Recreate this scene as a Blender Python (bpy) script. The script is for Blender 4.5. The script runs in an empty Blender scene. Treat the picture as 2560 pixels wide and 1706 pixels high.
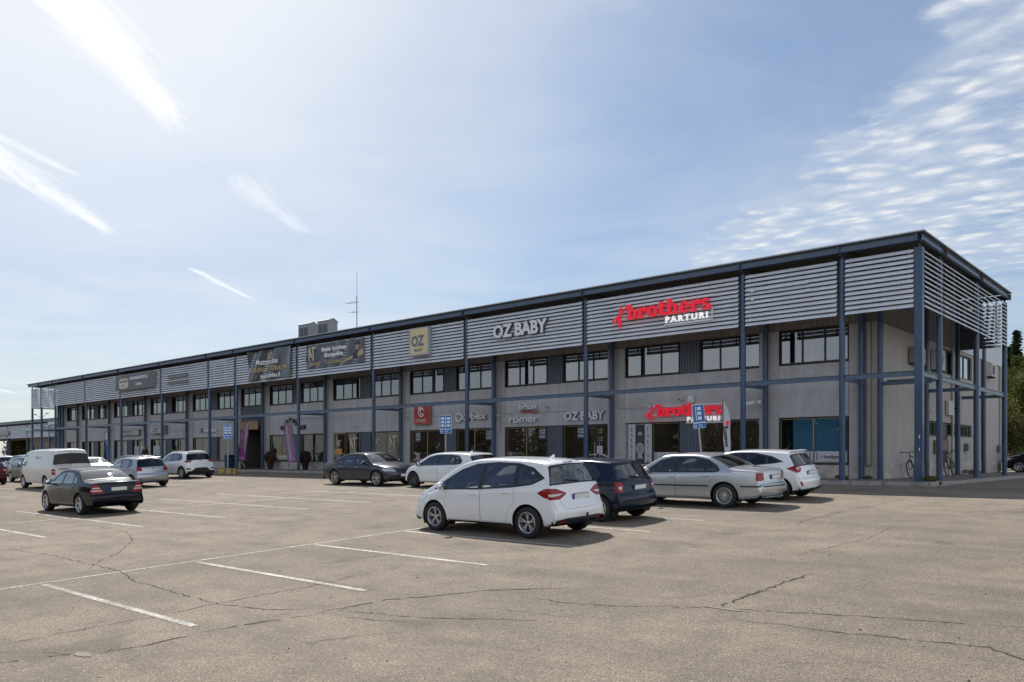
import bpy, bmesh, math, random
from mathutils import Vector, Matrix
from mathutils.bvhtree import BVHTree
random.seed(7)
R = math.radians
scene = bpy.context.scene
C = scene.collection

# ---------------------------------------------------------------- camera
# frame of the place: X runs along the shop front, Y goes into the building, Z up; 0,0,0 = foot of a front column
FX = Vector((.7453, .6667, 0)); FF = Vector((-.6667, .7453, 0))     # camera right / forward in the place
CAMP = Vector((42.49, -28.115, .76))
cd = bpy.data.cameras.new('camera'); cam = bpy.data.objects.new('camera', cd); C.objects.link(cam)
cam.location = CAMP
cam.rotation_euler = (R(90), 0, math.atan2(FX.y, FX.x))
cd.sensor_width = 36; cd.lens = 36 * 2035 / 2560; cd.shift_y = (1145 - 853) / 2560
cd.clip_start = .1; cd.clip_end = 3000
scene.camera = cam
SLOPE = .045
def gz(y):                                                        # height of the sloping car park
    if y > -1.0: return -.12
    if y > -29: return -.12 - SLOPE * (-y - 1.0)
    return -.12 - SLOPE * 28
# ---------------------------------------------------------------- light
SUN = Vector((-.76, .50, 1.0)).normalized()
el = math.asin(SUN.z); az = math.atan2(SUN.x, SUN.y)
sl = bpy.data.lights.new('sun', 'SUN'); sl.energy = 4.3; sl.angle = R(.53); sl.color = (1, .95, .87)
so = bpy.data.objects.new('sun', sl); C.objects.link(so); so.rotation_euler = SUN.to_track_quat('Z', 'Y').to_euler()
scene.view_settings.view_transform = 'Standard'; scene.view_settings.look = 'None'
scene.view_settings.exposure = .40; scene.view_settings.gamma = 1
scene.cycles.max_bounces = 7; scene.cycles.transparent_max_bounces = 12
scene.cycles.caustics_reflective = False; scene.cycles.caustics_refractive = False

class NT:
    def __init__(s, nt): s.nt = nt
    def n(s, t, **k):
        x = s.nt.nodes.new(t)
        for a, b in k.items():
            if a == 'i':
                for q, w in b.items():
                    if isinstance(w, bpy.types.NodeSocket): s.nt.links.new(w, x.inputs[q])
                    else: x.inputs[q].default_value = w
            else: setattr(x, a, b)
        return x
    def math(s, op, a, b=None, c=None, clamp=False):
        x = s.nt.nodes.new('ShaderNodeMath'); x.operation = op; x.use_clamp = clamp
        for i, w in enumerate((a, b, c)):
            if w is None: continue
            if isinstance(w, bpy.types.NodeSocket): s.nt.links.new(w, x.inputs[i])
            else: x.inputs[i].default_value = w
        return x.outputs[0]
    def ramp(s, f, pts, interp='LINEAR'):
        x = s.nt.nodes.new('ShaderNodeValToRGB'); s.nt.links.new(f, x.inputs[0]); cr = x.color_ramp; cr.interpolation = interp
        while len(cr.elements) < len(pts): cr.elements.new(.5)
        for e, (p, c) in zip(cr.elements, pts):
            e.position = p; e.color = (c, c, c, 1) if isinstance(c, (int, float)) else (*c, 1)
        return x.outputs[0]
    def mix(s, f, a, b, bt='MIX'):
        x = s.nt.nodes.new('ShaderNodeMix'); x.data_type = 'RGBA'; x.blend_type = bt
        for k, w in ((0, f), (6, a), (7, b)):
            if isinstance(w, bpy.types.NodeSocket): s.nt.links.new(w, x.inputs[k])
            elif k == 0: x.inputs[0].default_value = w
            else: x.inputs[k].default_value = (*w, 1)
        return x.outputs[2]
    def link(s, a, b): s.nt.links.new(a, b)
    def noise(s, vec, scale, detail=3, rough=.5, dist=0):
        x = s.n('ShaderNodeTexNoise'); x.inputs['Scale'].default_value = scale; x.inputs['Detail'].default_value = detail
        x.inputs['Roughness'].default_value = rough; x.inputs['Distortion'].default_value = dist
        if vec is not None: s.link(vec, x.inputs['Vector'])
        return x.outputs['Fac']

# ---------------------------------------------------------------- sky
def cam_dir(px, py):
    return FX * ((px - 1280) / 2035) + FF + Vector((0, 0, (1145 - py) / 2035))
def build_world():
    w = bpy.data.worlds.new('World'); scene.world = w; w.use_nodes = True
    T = NT(w.node_tree); nt = w.node_tree; nt.nodes.clear()
    out = T.n('ShaderNodeOutputWorld'); bg = T.n('ShaderNodeBackground'); bg.inputs['Strength'].default_value = .09
    sky = T.n('ShaderNodeTexSky', sky_type='NISHITA', sun_disc=False, sun_elevation=el, sun_rotation=az, air_density=1.15, dust_density=.6, ozone_density=1.6, altitude=50)
    tc = T.n('ShaderNodeTexCoord'); gen = tc.outputs['Generated']
    sep = T.n('ShaderNodeSeparateXYZ'); T.link(gen, sep.inputs[0]); X, Y, Z = sep.outputs
    zc = T.math('MAXIMUM', Z, .02)
    U = T.math('DIVIDE', X, zc); V = T.math('DIVIDE', Y, zc)
    def uv(px, py):
        d = cam_dir(px, py); return d.x / d.z, d.y / d.z
    # pale veil of thin high cloud, thicker towards the horizon and the sun
    sd = T.n('ShaderNodeVectorMath', operation='DOT_PRODUCT'); nv = T.n('ShaderNodeVectorMath', operation='NORMALIZE'); T.link(gen, nv.inputs[0])
    T.link(nv.outputs[0], sd.inputs[0]); sd.inputs[1].default_value = SUN
    sunprox = T.ramp(sd.outputs['Value'], [(.35, 0), (.80, .36), (1, 1)], 'EASE')
    hz = T.ramp(Z, [(.0, .75), (.12, .5), (.42, .05)])
    cu = T.n('ShaderNodeCombineXYZ'); T.link(U, cu.inputs[0]); T.link(V, cu.inputs[1])
    veiln = T.noise(cu.outputs[0], .9, 6, .6, .4)
    veil = T.math('MULTIPLY', T.ramp(veiln, [(.3, .35), (.7, 1)]), T.math('ADD', sunprox, hz, clamp=True), clamp=True)
    veil = T.math('MULTIPLY', veil, .72)
    base = T.mix(1, sky.outputs[0], (.50, .62, .74), 'MULTIPLY')
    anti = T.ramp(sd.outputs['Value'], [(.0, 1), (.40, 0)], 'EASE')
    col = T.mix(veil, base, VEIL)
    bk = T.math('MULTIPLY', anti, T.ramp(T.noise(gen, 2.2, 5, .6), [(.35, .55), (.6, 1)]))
    col = T.mix(bk, col, BACKC)  # added white sky behind the camera, out of view, to light the walls
    def band(p0, p1, wid, gain, ns, thr, seed, stretch=5., taper=(.25, .7)):
        """cirrus streak lying along the sky line p0-p1"""
        a = Vector(uv(*p0)); b = Vector(uv(*p1)); d = (b - a); L = d.length; d /= L; n = Vector((-d.y, d.x))
        u0 = T.math('SUBTRACT', U, a.x); v0 = T.math('SUBTRACT', V, a.y)
        along = T.math('ADD', T.math('MULTIPLY', u0, d.x / L), T.math('MULTIPLY', v0, d.y / L))
        acr = T.math('ADD', T.math('MULTIPLY', u0, n.x / L), T.math('MULTIPLY', v0, n.y / L))
        cb = T.n('ShaderNodeCombineXYZ'); T.link(T.math('MULTIPLY', along, 1 / stretch), cb.inputs[0]); T.link(acr, cb.inputs[1]); cb.inputs[2].default_value = seed
        wr = T.noise(cb.outputs[0], ns * .35, 3, .5); fb = T.noise(cb.outputs[0], ns * 1.6, 10, .72, 1.3)
        acr = T.math('ADD', acr, T.math('MULTIPLY', T.math('SUBTRACT', wr, .5), wid * 1.1))
        m1 = T.ramp(along, [(0, 0), (taper[0], 1), (taper[1], 1), (1, 0)], 'EASE')
        w_ = T.math('MULTIPLY', T.ramp(along, [(0, .75), (.45, 1), (1, .30)]), wid)
        q = T.math('DIVIDE', acr, w_); g_ = T.math('POWER', 2.718, T.math('MULTIPLY', T.math('MULTIPLY', q, q), -1.6))
        m = T.math('MULTIPLY', m1, g_)
        hard = T.math('MULTIPLY', T.math('SUBTRACT', T.math('ADD', m, T.math('MULTIPLY', T.math('SUBTRACT', fb, .5), 2.3)), thr), gain, clamp=True)
        return T.math('MULTIPLY', hard, T.math('POWER', m, .45), clamp=True)
    up = T.math('GREATER_THAN', Z, .01)
    fs = [band((-150, -300), (500, 370), .115, 1.15, 10, .26, 1), band((-330, 170), (330, 625), .075, .95, 13, .36, 5), band((-200, 250), (260, 470), .07, .6, 13, .4, 7), band((560, 400), (800, 610), .12, .42, 9, .44, 9, 4),
          band((440, 650), (660, 765), .045, .8, 9, .4, 12), band((-250, 925), (80, 992), .05, .8, 9, .4, 15)]
    tot = fs[0]
    for q in fs[1:]: tot = T.math('MAXIMUM', tot, q)
    tot = T.math('MULTIPLY', tot, up, clamp=True)
    # soft glare round the bright streak, from the sun just above the picture
    gd = T.n('ShaderNodeVectorMath', operation='DOT_PRODUCT'); T.link(nv.outputs[0], gd.inputs[0]); gd.inputs[1].default_value = cam_dir(150, -250).normalized()
    glow = T.ramp(gd.outputs['Value'], [(.80, 0), (.93, .35), (1, .95)], 'EASE')
    col = T.mix(T.math('MULTIPLY', glow, .8), col, (8.2, 8.4, 8.7))
    col = T.mix(tot, col, CLOUDB)
    # altocumulus field at the right
    a = Vector(uv(1690, 650)); b = Vector(uv(2380, -60)); d = (b - a).normalized(); n = Vector((d.y, -d.x))
    if n.dot(Vector(uv(2560, 400)) - a) < 0: n = -n
    acr = T.math('ADD', T.math('MULTIPLY', T.math('SUBTRACT', U, a.x), n.x), T.math('MULTIPLY', T.math('SUBTRACT', V, a.y), n.y))
    wd = (Vector(uv(2560, 250)) - a).dot(n)
    big = T.noise(cu.outputs[0], 1.9, 5, .6, .4)
    acr2 = T.math('ADD', T.math('DIVIDE', acr, wd), T.math('MULTIPLY', T.math('SUBTRACT', big, .5), 1.5))
    m = T.ramp(T.math('MULTIPLY', acr2, .25), [(-.0, 0), (.07, .75), (.14, 1), (.5, 1), (.8, .7), (1, .3)], 'EASE')
    mp = T.n('ShaderNodeMapping'); mp.inputs['Rotation'].default_value = (0, 0, math.atan2(FF.y, FF.x) + .25); mp.inputs['Scale'].default_value = (.9, 1.15, 1); T.link(cu.outputs[0], mp.inputs[0])
    wp = T.n('ShaderNodeTexNoise'); wp.inputs['Scale'].default_value = 6; wp.inputs['Detail'].default_value = 3; T.link(mp.outputs[0], wp.inputs['Vector'])
    wv = T.n('ShaderNodeVectorMath', operation='MULTIPLY_ADD'); T.link(wp.outputs['Color'], wv.inputs[0]); wv.inputs[1].default_value = (.16, .16, 0); T.link(mp.outputs[0], wv.inputs[2])
    vo = T.n('ShaderNodeTexVoronoi', feature='SMOOTH_F1'); vo.inputs['Scale'].default_value = 9.5; vo.inputs['Smoothness'].default_value = .6; T.link(wv.outputs[0], vo.inputs['Vector'])
    pf = T.noise(mp.outputs[0], 11, 8, .68, .3)
    dens = T.math('ADD', T.math('SUBTRACT', .70, vo.outputs['Distance']), T.math('MULTIPLY', T.math('SUBTRACT', pf, .5), 1.1))
    g = T.math('MULTIPLY', T.math('SUBTRACT', T.math('ADD', dens, T.math('MULTIPLY', m, .50)), .50), 1.7, clamp=True)
    g = T.math('MULTIPLY', T.math('MULTIPLY', g, T.ramp(m, [(0, 0), (.5, 1)])), up, clamp=True)
    sh = T.mix(T.ramp(g, [(.3, 0), (1, 1)]), CLOUDA, CLOUDC)
    wsp = T.ramp(T.noise(wv.outputs[0], 3.5, 7, .65), [(.35, 0), (.7, .55)]); col = T.mix(T.math('MULTIPLY', T.math('MULTIPLY', wsp, T.ramp(m, [(.2, 0), (.8, 1)])), up), col, CLOUDA)
    col = T.mix(T.math('MULTIPLY', g, .92), col, sh)
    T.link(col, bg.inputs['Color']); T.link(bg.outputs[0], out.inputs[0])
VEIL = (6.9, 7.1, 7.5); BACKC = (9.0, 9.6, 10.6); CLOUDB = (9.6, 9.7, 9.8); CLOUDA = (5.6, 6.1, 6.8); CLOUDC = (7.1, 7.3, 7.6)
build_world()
# ---------------------------------------------------------------- helpers
def hexc(h):
    h = h.lstrip('#'); v = [int(h[i:i + 2], 16) / 255 for i in (0, 2, 4)]
    return tuple(x / 12.92 if x <= .04045 else ((x + .055) / 1.055) ** 2.4 for x in v)
MC = {}
DEFC = dict(lamp_clear=(.62,.6,.58), tail_lamp=(.36,.008,.012), car_trim=(.018,.018,.02), steel=(.5,.5,.5), chrome=(.6,.6,.6), dash=(.03,.03,.033), bark=(.09,.07,.05), alloy=(.5,.51,.53))
def mat(name, col=(.5, .5, .5), rough=.6, metal=0, coat=0, noise=None, bump=None, backdark=False, emit=None, spec=.5):
    """noise=(scale, amount, stretch xyz)  bump=(scale, strength)"""
    if name in MC: return MC[name]
    if not len(col): col = DEFC[name]
    m = bpy.data.materials.new(name); m.use_nodes = True; T = NT(m.node_tree)
    b = m.node_tree.nodes['Principled BSDF']
    b.inputs['Base Color'].default_value = (*col, 1); b.inputs['Roughness'].default_value = rough; b.inputs['Metallic'].default_value = metal
    b.inputs['Coat Weight'].default_value = coat; b.inputs['Coat Roughness'].default_value = .04; b.inputs['Specular IOR Level'].default_value = spec
    tc = T.n('ShaderNodeTexCoord').outputs['Object']
    if noise:
        sc, am = noise[:2]; v = tc
        if len(noise) > 2:
            mp = T.n('ShaderNodeMapping'); mp.inputs['Scale'].default_value = noise[2]; T.link(tc, mp.inputs[0]); v = mp.outputs[0]
        f = T.noise(v, sc, 6, .6)
        lo = tuple(c * (1 - am) for c in col); hi = tuple(min(1, c * (1 + am)) for c in col)
        T.link(T.ramp(f, [(.3, lo), (.7, hi)]), b.inputs['Base Color'])
        T.link(T.ramp(f, [(.3, max(0, rough - .08)), (.7, min(1, rough + .08))]), b.inputs['Roughness'])
    if bump:
        bp = T.n('ShaderNodeBump'); bp.inputs['Strength'].default_value = bump[1]; bp.inputs['Distance'].default_value = .01
        T.link(T.noise(tc, bump[0], 5, .6), bp.inputs['Height']); T.link(bp.outputs[0], b.inputs['Normal'])
    if backdark:
        g = T.n('ShaderNodeNewGeometry'); d = T.n('ShaderNodeBsdfDiffuse'); d.inputs[0].default_value = (.02, .02, .022, 1)
        mx = T.n('ShaderNodeMixShader'); T.link(g.outputs['Backfacing'], mx.inputs[0]); T.link(b.outputs[0], mx.inputs[1]); T.link(d.outputs[0], mx.inputs[2])
        T.link(mx.outputs[0], m.node_tree.nodes['Material Output'].inputs[0])
    if emit:
        b.inputs['Emission Color'].default_value = (*emit[0], 1); b.inputs['Emission Strength'].default_value = emit[1]
    MC[name] = m; return m
def glass(name, tint=(.5, .55, .55), refl=1.0, ior=1.5, wav=0):
    if name in MC: return MC[name]
    m = bpy.data.materials.new(name); m.use_nodes = True; T = NT(m.node_tree); m.node_tree.nodes.clear()
    o = T.n('ShaderNodeOutputMaterial'); tr = T.n('ShaderNodeBsdfTransparent'); tr.inputs[0].default_value = (*tint, 1)
    gl = T.n('ShaderNodeBsdfGlossy'); gl.inputs['Roughness'].default_value = .01; gl.inputs[0].default_value = (refl, refl, refl, 1)
    fr = T.n('ShaderNodeFresnel'); fr.inputs[0].default_value = ior
    # two faces of the pane both reflect
    k = T.math('MULTIPLY', fr.outputs[0], 1.7, clamp=True)
    if wav:
        bp = T.n('ShaderNodeBump'); bp.inputs['Strength'].default_value = wav; bp.inputs['Distance'].default_value = .05
        T.link(T.noise(T.n('ShaderNodeTexCoord').outputs['Object'], .8, 2, .4), bp.inputs['Height']); T.link(bp.outputs[0], gl.inputs['Normal'])
    mx = T.n('ShaderNodeMixShader'); T.link(k, mx.inputs[0]); T.link(tr.outputs[0], mx.inputs[1]); T.link(gl.outputs[0], mx.inputs[2]); T.link(mx.outputs[0], o.inputs[0])
    MC[name] = m; return m

def tag(o, label=None, cat=None, group=None, kind=None):
    if label: o['label'] = label
    if cat: o['category'] = cat
    if group: o['group'] = group
    if kind: o['kind'] = kind
    return o
def empty(name, loc, rz=0, label=None, cat=None, group=None):
    o = bpy.data.objects.new(name, None); C.objects.link(o); o.location = loc; o.rotation_euler = (0, 0, rz); o.empty_display_size = .2
    return tag(o, label, cat, group)
class MB:
    """collects shapes, then links them as ONE mesh object"""
    def __init__(s): s.v = []; s.f = []; s.m = []; s.cur = 0
    def poly(s, pts, m=None):
        n = len(s.v); s.v += [tuple(p) for p in pts]; s.f.append(tuple(range(n, n + len(pts)))); s.m.append(s.cur if m is None else m); return s
    def box(s, x0, x1, y0, y1, z0, z1, M=None):
        p = [Vector(q) for q in ((x0, y0, z0), (x1, y0, z0), (x1, y1, z0), (x0, y1, z0), (x0, y0, z1), (x1, y0, z1), (x1, y1, z1), (x0, y1, z1))]
        if M: p = [M @ q for q in p]
        n = len(s.v); s.v += [tuple(q) for q in p]
        for f in ((0, 3, 2, 1), (4, 5, 6, 7), (0, 1, 5, 4), (1, 2, 6, 5), (2, 3, 7, 6), (3, 0, 4, 7)):
            s.f.append(tuple(n + i for i in f)); s.m.append(s.cur)
        return s
    def tube(s, a, b, r, r2=None, n=12, caps=True):
        a = Vector(a); b = Vector(b); r2 = r if r2 is None else r2
        d = (b - a).normalized(); u = d.orthogonal().normalized(); w = d.cross(u); k = len(s.v)
        for c, rr in ((a, r), (b, r2)):
            for i in range(n):
                t = 2 * math.pi * i / n; s.v.append(tuple(c + (u * math.cos(t) + w * math.sin(t)) * rr))
        for i in range(n):
            j = (i + 1) % n; s.f.append((k + i, k + j, k + n + j, k + n + i)); s.m.append(s.cur)
        if caps: s.f.append(tuple(k + i for i in range(n))[::-1]); s.m.append(s.cur); s.f.append(tuple(k + n + i for i in range(n))); s.m.append(s.cur)
        return s
    def path(s, pts, r, n=8):
        for a, b in zip(pts[:-1], pts[1:]): s.tube(a, b, r, n=n)
        return s
    def lathe(s, prof, n=24, origin=(0, 0, 0), axis='z', close=False):
        """prof = [(radius, height)]"""
        k = len(s.v); o = Vector(origin)
        for r, h in prof:
            for i in range(n):
                t = 2 * math.pi * i / n; c, q = r * math.cos(t), r * math.sin(t)
                s.v.append(tuple(o + (Vector((c, q, h)) if axis == 'z' else Vector((c, h, q)) if axis == 'y' else Vector((h, c, q)))))
        for a in range(len(prof) - 1):
            for i in range(n):
                j = (i + 1) % n; q = (k + a * n + i, k + a * n + j, k + (a + 1) * n + j, k + (a + 1) * n + i)
                s.f.append(q if axis == 'z' else q[::-1]); s.m.append(s.cur)
        return s
    def prism(s, pts, axis, a, b):
        """2D polygon extruded: axis 'y' pts=(x,z); 'x' pts=(y,z); 'z' pts=(x,y)"""
        def P(p, t): return (p[0], t, p[1]) if axis == 'y' else (t, p[0], p[1]) if axis == 'x' else (p[0], p[1], t)
        n = len(pts); k = len(s.v); s.v += [P(p, a) for p in pts] + [P(p, b) for p in pts]
        s.f.append(tuple(range(k, k + n))); s.m.append(s.cur); s.f.append(tuple(range(k + n, k + 2 * n))[::-1]); s.m.append(s.cur)
        for i in range(n):
            j = (i + 1) % n; s.f.append((k + i, k + n + i, k + n + j, k + j)); s.m.append(s.cur)
        return s
    def sphere(s, c, r, nu=12, nv=8, sc=(1, 1, 1)):
        k = len(s.v); c = Vector(c)
        for a in range(nv + 1):
            ph = math.pi * a / nv
            for i in range(nu):
                t = 2 * math.pi * i / nu; s.v.append((c.x + r * sc[0] * math.sin(ph) * math.cos(t), c.y + r * sc[1] * math.sin(ph) * math.sin(t), c.z + r * sc[2] * math.cos(ph)))
        for a in range(nv):
            for i in range(nu):
                j = (i + 1) % nu; s.f.append((k + a * nu + i, k + (a + 1) * nu + i, k + (a + 1) * nu + j, k + a * nu + j)); s.m.append(s.cur)
        return s
    def build(s, name, mats, parent=None, smooth=False, bevel=0, loc=None, recalc=True):
        me = bpy.data.meshes.new(name); me.from_pydata(s.v, [], s.f)
        if not isinstance(mats, (list, tuple)): mats = [mats]
        for m in mats: me.materials.append(m)
        me.polygons.foreach_set('material_index', s.m)
        if recalc:
            bm = bmesh.new(); bm.from_mesh(me); bmesh.ops.recalc_face_normals(bm, faces=bm.faces); bm.to_mesh(me); bm.free()
        o = bpy.data.objects.new(name, me); C.objects.link(o)
        if parent: o.parent = parent
        if loc: o.location = loc
        if smooth:
            me.polygons.foreach_set('use_smooth', [True] * len(me.polygons))
            try: me.set_sharp_from_angle(angle=R(40))
            except Exception: pass
        if bevel:
            b = o.modifiers.new('bevel', 'BEVEL'); b.width = bevel; b.segments = 2; b.limit_method = 'ANGLE'; b.angle_limit = R(40)
        return o
def curve_pts(P, n):
    """Catmull-Rom through points of any dimension; n samples per span"""
    out = []; N = len(P)
    for i in range(N - 1):
        p0 = P[max(i - 1, 0)]; p1 = P[i]; p2 = P[i + 1]; p3 = P[min(i + 2, N - 1)]
        for k in range(n):
            t = k / n; out.append(tuple(.5 * (2 * b + (c - a) * t + (2 * a - 5 * b + 4 * c - d) * t * t + (3 * b - a - 3 * c + d) * t ** 3) for a, b, c, d in zip(p0, p1, p2, p3)))
    out.append(tuple(P[-1])); return out
def lin(T, x):
    if x <= T[0][0]: return T[0][1]
    for (a, u), (b, v) in zip(T[:-1], T[1:]):
        if x <= b: return u + (v - u) * (x - a) / (b - a)
    return T[-1][1]
def copy_tree(o, parent=None):
    c = o.copy(); C.objects.link(c)
    if parent: c.parent = parent
    for ch in list(o.children): copy_tree(ch, c)
    return c
def text_mesh(name, body, size, m, M, depth=.02, bold=0, parent=None, align='LEFT', space=1, xs=1, shear=0, bev=0):
    """lettering as a solid mesh; M places the text plane (x right, y up, z out)"""
    cu = bpy.data.curves.new(name, 'FONT'); cu.body = body; cu.size = size; cu.extrude = depth / 2; cu.offset = bold; cu.align_x = align
    cu.space_character = space; cu.shear = shear; cu.resolution_u = 3; cu.bevel_depth = bev
    t = bpy.data.objects.new(name, cu); C.objects.link(t)
    dg = bpy.context.evaluated_depsgraph_get(); dg.update(); me = bpy.data.meshes.new_from_object(t.evaluated_get(dg))
    bpy.data.objects.remove(t); bpy.data.curves.remove(cu)
    me.transform(M @ Matrix.Diagonal((xs, 1, 1, 1)) @ Matrix.Translation((0, 0, depth / 2))); me.materials.clear(); me.materials.append(m); me.name = name
    o = bpy.data.objects.new(name, me); C.objects.link(o)
    if parent: o.parent = parent
    return o
def front(x, y, z, rot=0):                                        # a plane that faces -Y (the car park)
    return Matrix.Translation((x, y, z)) @ Matrix.Rotation(R(90), 4, 'X') @ Matrix.Rotation(rot, 4, 'Z')
# ---------------------------------------------------------------- cars
def in_poly(p, P):
    x, y = p; c = False; n = len(P)
    for i in range(n):
        x1, y1 = P[i]; x2, y2 = P[i - 1]
        if (y1 > y) != (y2 > y) and x < (x2 - x1) * (y - y1) / (y2 - y1) + x1: c = not c
    return c
def rounded(P, r=.05, n=3):
    """round the corners of a polygon"""
    out = []; N = len(P)
    for i in range(N):
        a = Vector(P[i - 1]); b = Vector(P[i]); c = Vector(P[(i + 1) % N])
        ra = min(r, (a - b).length * .45); rc = min(r, (c - b).length * .45)
        s = b + (a - b).normalized() * ra; e = b + (c - b).normalized() * rc
        for k in range(n + 1):
            t = k / n; out.append(tuple(s * (1 - t) ** 2 + b * 2 * t * (1 - t) + e * t * t))
    return out
def cut(bm, P, ax, filt):
    i, j = (0, 2) if ax == 'y' else (1, 2)
    fs = [f for f in bm.faces if filt(f)]
    n = len(P)
    for k in range(n):
        a, b = P[k - 1], P[k]
        if abs(a[0] - b[0]) + abs(a[1] - b[1]) < 1e-5: continue
        lo0, hi0 = min(a[0], b[0]) - .002, max(a[0], b[0]) + .002; lo1, hi1 = min(a[1], b[1]) - .002, max(a[1], b[1]) + .002
        d = Vector((b[0] - a[0], b[1] - a[1])).normalized(); no = Vector((0, 0, 0)); no[i] = -d.y; no[j] = d.x
        co = Vector((0, 0, 0)); co[i] = a[0]; co[j] = a[1]
        sel = []
        for f in fs:
            u = [v.co[i] for v in f.verts]; w = [v.co[j] for v in f.verts]
            if max(u) < lo0 or min(u) > hi0 or max(w) < lo1 or min(w) > hi1: continue
            s = [(v.co - co).dot(no) for v in f.verts]
            if max(s) > 1e-5 and min(s) < -1e-5: sel.append(f)
        if not sel: continue
        geo = set(sel)
        for f in sel: geo.update(f.edges); geo.update(f.verts)
        old = set(bm.faces)
        r = bmesh.ops.bisect_plane(bm, geom=list(geo), dist=1e-5, plane_co=co, plane_no=no)
        fs = [f for f in fs if f.is_valid] + [f for f in bm.faces if f not in old]
        fs = list(dict.fromkeys(fs))
class Car:
    def __init__(s, S): s.S = S
    def build(s, loc, rz, lo=1):
        S = s.S; W = S['W'] / 2; sill = S.get('sill', .24)
        root = empty(S['name'], loc, rz, S['label'], S.get('cat', 'car')); root.rotation_euler = (0, S.get('pitch', 0), rz); s.root = root
        sil = curve_pts(S['sil'], max(2, int(round(5 * lo)))); 
        # half width along the car
        L0 = min(p[0] for p in sil); L1 = max(p[0] for p in sil)
        tf, tr = S.get('taper', (.14, .10)); bowf, bowr = S.get('bow', (.20, .13)); tum = S.get('tumble', .36)
        def hw(x):
            a = (x / L1) if x > 0 else (x / L0); t = tf if x > 0 else tr
            return W - t * max(0, (a - .35) / .65) ** 2.2
        belt = S['belt']; cr = S.get('crown', .07); roofr = S.get('roofr', .055)
        xs_ws = S['ws']; xs_rg = S['rg']      # silhouette x range of windscreen (low,high) and rear glass (low,high)
        NV = 6; rings = []
        sill0 = sill
        for (x, zt) in sil:
            w = hw(x); e_ = max(0, (abs(x) - abs(S['wheels'][0 if x > 0 else 1]) - S['wr']) / max(.1, (L1 if x > 0 else -L0) - abs(S['wheels'][0 if x > 0 else 1]) - S['wr']))
            sill = sill0 + min(zt - sill0 - .03, (.07 if x < 0 else .0) * min(1, e_) ** 1.5)
            zb = min(lin(belt, x), zt - min(cr, (zt - sill) * .25)); zb = max(zb, sill + .02); g = max(0, zt - zb)
            gg = max(0, min(1, (g - .07) / .35)); h = zb - sill; tk = min(1, h / .5)
            ye = w - .035 - .02 * gg - tum * max(0, g - cr) ; ze = zt - min(roofr, g * .5)
            ctl = [(0, sill), (w * .62, sill), (w - .07, sill + .01 * tk), (w - .015, sill + .13 * tk), (w, sill + h * .45), (w - .004, sill + h * .70), (w - .03, zb),
                   (w - .045 - .3 * (w - .045 - ye), zb + (ze - zb) * .3), (ye + .02 * gg + .0, ze - .06 * gg), (ye - .05, ze + (zt - ze) * .35), (ye * .55, zt - (zt - ze) * .22), (0, zt)]
            if S.get('vanroof'): pass
            rings.append(curve_pts(ctl, 3))
        sill = sill0
        M = len(rings[0]); bowm = S.get('bowp', 1.7)
        bm = bmesh.new(); lab = bm.faces.layers.int.new('lab'); V = []
        for (x, zt), rg in zip(sil, rings):
            row = []
            for (y, z) in rg:
                k = (abs(y) / W) ** 2
                dx = -bowf * (x / L1) ** bowm * k if x > 0 else bowr * (x / L0) ** bowm * k
                row.append(bm.verts.new((x + dx, y, z)))
            V.append(row)
        iw = [i for i, p in enumerate(sil)]
        jE = 8 * 3 + 2                       # first column of the roof / screens
        for a in range(len(sil) - 1):
            xm = (sil[a][0] + sil[a + 1][0]) / 2; zm = (sil[a][1] + sil[a + 1][1]) / 2
            for j in range(M - 1):
                try: f = bm.faces.new((V[a][j], V[a][j + 1], V[a + 1][j + 1], V[a + 1][j]))
                except ValueError: continue
                f.smooth = True
                if j >= jE and zm > S['ws'][2] and xm > 0 and S['ws'][0] >= xm >= S['ws'][1]: f[lab] = 1
                if j >= jE and zm > S['rg'][2] and xm < 0 and S['rg'][0] <= xm <= S['rg'][1]: f[lab] = 2
        for row in (V[0], V[-1]):
            try: bm.faces.new(row)
            except ValueError: pass
        bmesh.ops.remove_doubles(bm, verts=bm.verts, dist=1e-4)
        bmesh.ops.recalc_face_normals(bm, faces=bm.faces)
        # orient outward
        tst = max(bm.faces, key=lambda f: f.calc_center_median().z)
        if tst.normal.z < 0: bmesh.ops.reverse_faces(bm, faces=bm.faces)
        bm.normal_update()
        ref = bm.copy(); ref.normal_update(); ref.faces.ensure_lookup_table(); bvh = BVHTree.FromBMesh(ref); s.bvh = bvh; s.ref = ref
        wx = S['wheels']; r = S['wr']; Ra = r + S.get('gap', .055)
        side = lambda f: f.normal.y > .22
        rear = lambda f: f.normal.x < -.22
        frnt = lambda f: f.normal.x > .22
        # arches
        for x in wx:
            circ = [(x + Ra * math.cos(t * math.pi / 14), r + .0 + Ra * math.sin(t * math.pi / 14)) for t in range(-14, 14)]
            cut(bm, circ, 'y', lambda f: f.calc_center_median().y > W - .34)
            geo = [f for f in bm.faces if abs(f.calc_center_median().x - x) < Ra + .2 and f.calc_center_median().z < r + Ra]
            gs = set(geo)
            for f in geo: gs.update(f.edges); gs.update(f.verts)
            bmesh.ops.bisect_plane(bm, geom=list(gs), dist=1e-5, plane_co=(0, W - .30, 0), plane_no=(0, 1, 0))
            dl = [f for f in bm.faces if f.calc_center_median().y > W - .30 and in_poly((f.calc_center_median().x, f.calc_center_median().z), circ)]
            bmesh.ops.delete(bm, geom=dl, context='FACES')
        regs = []                            # (label, polygon, axis, filter)
        def reg(l, P, ax, fl, rd=.03):
            P = rounded(P, rd) if rd else P; cut(bm, P, ax, fl); regs.append((l, P, ax, fl))
        if 'clad' in S: [reg(9, P, 'y', side, 0) for P in S['clad']]
        if 'cladr' in S: [reg(9, P, 'x', rear, 0) for P in S['cladr']]
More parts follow.
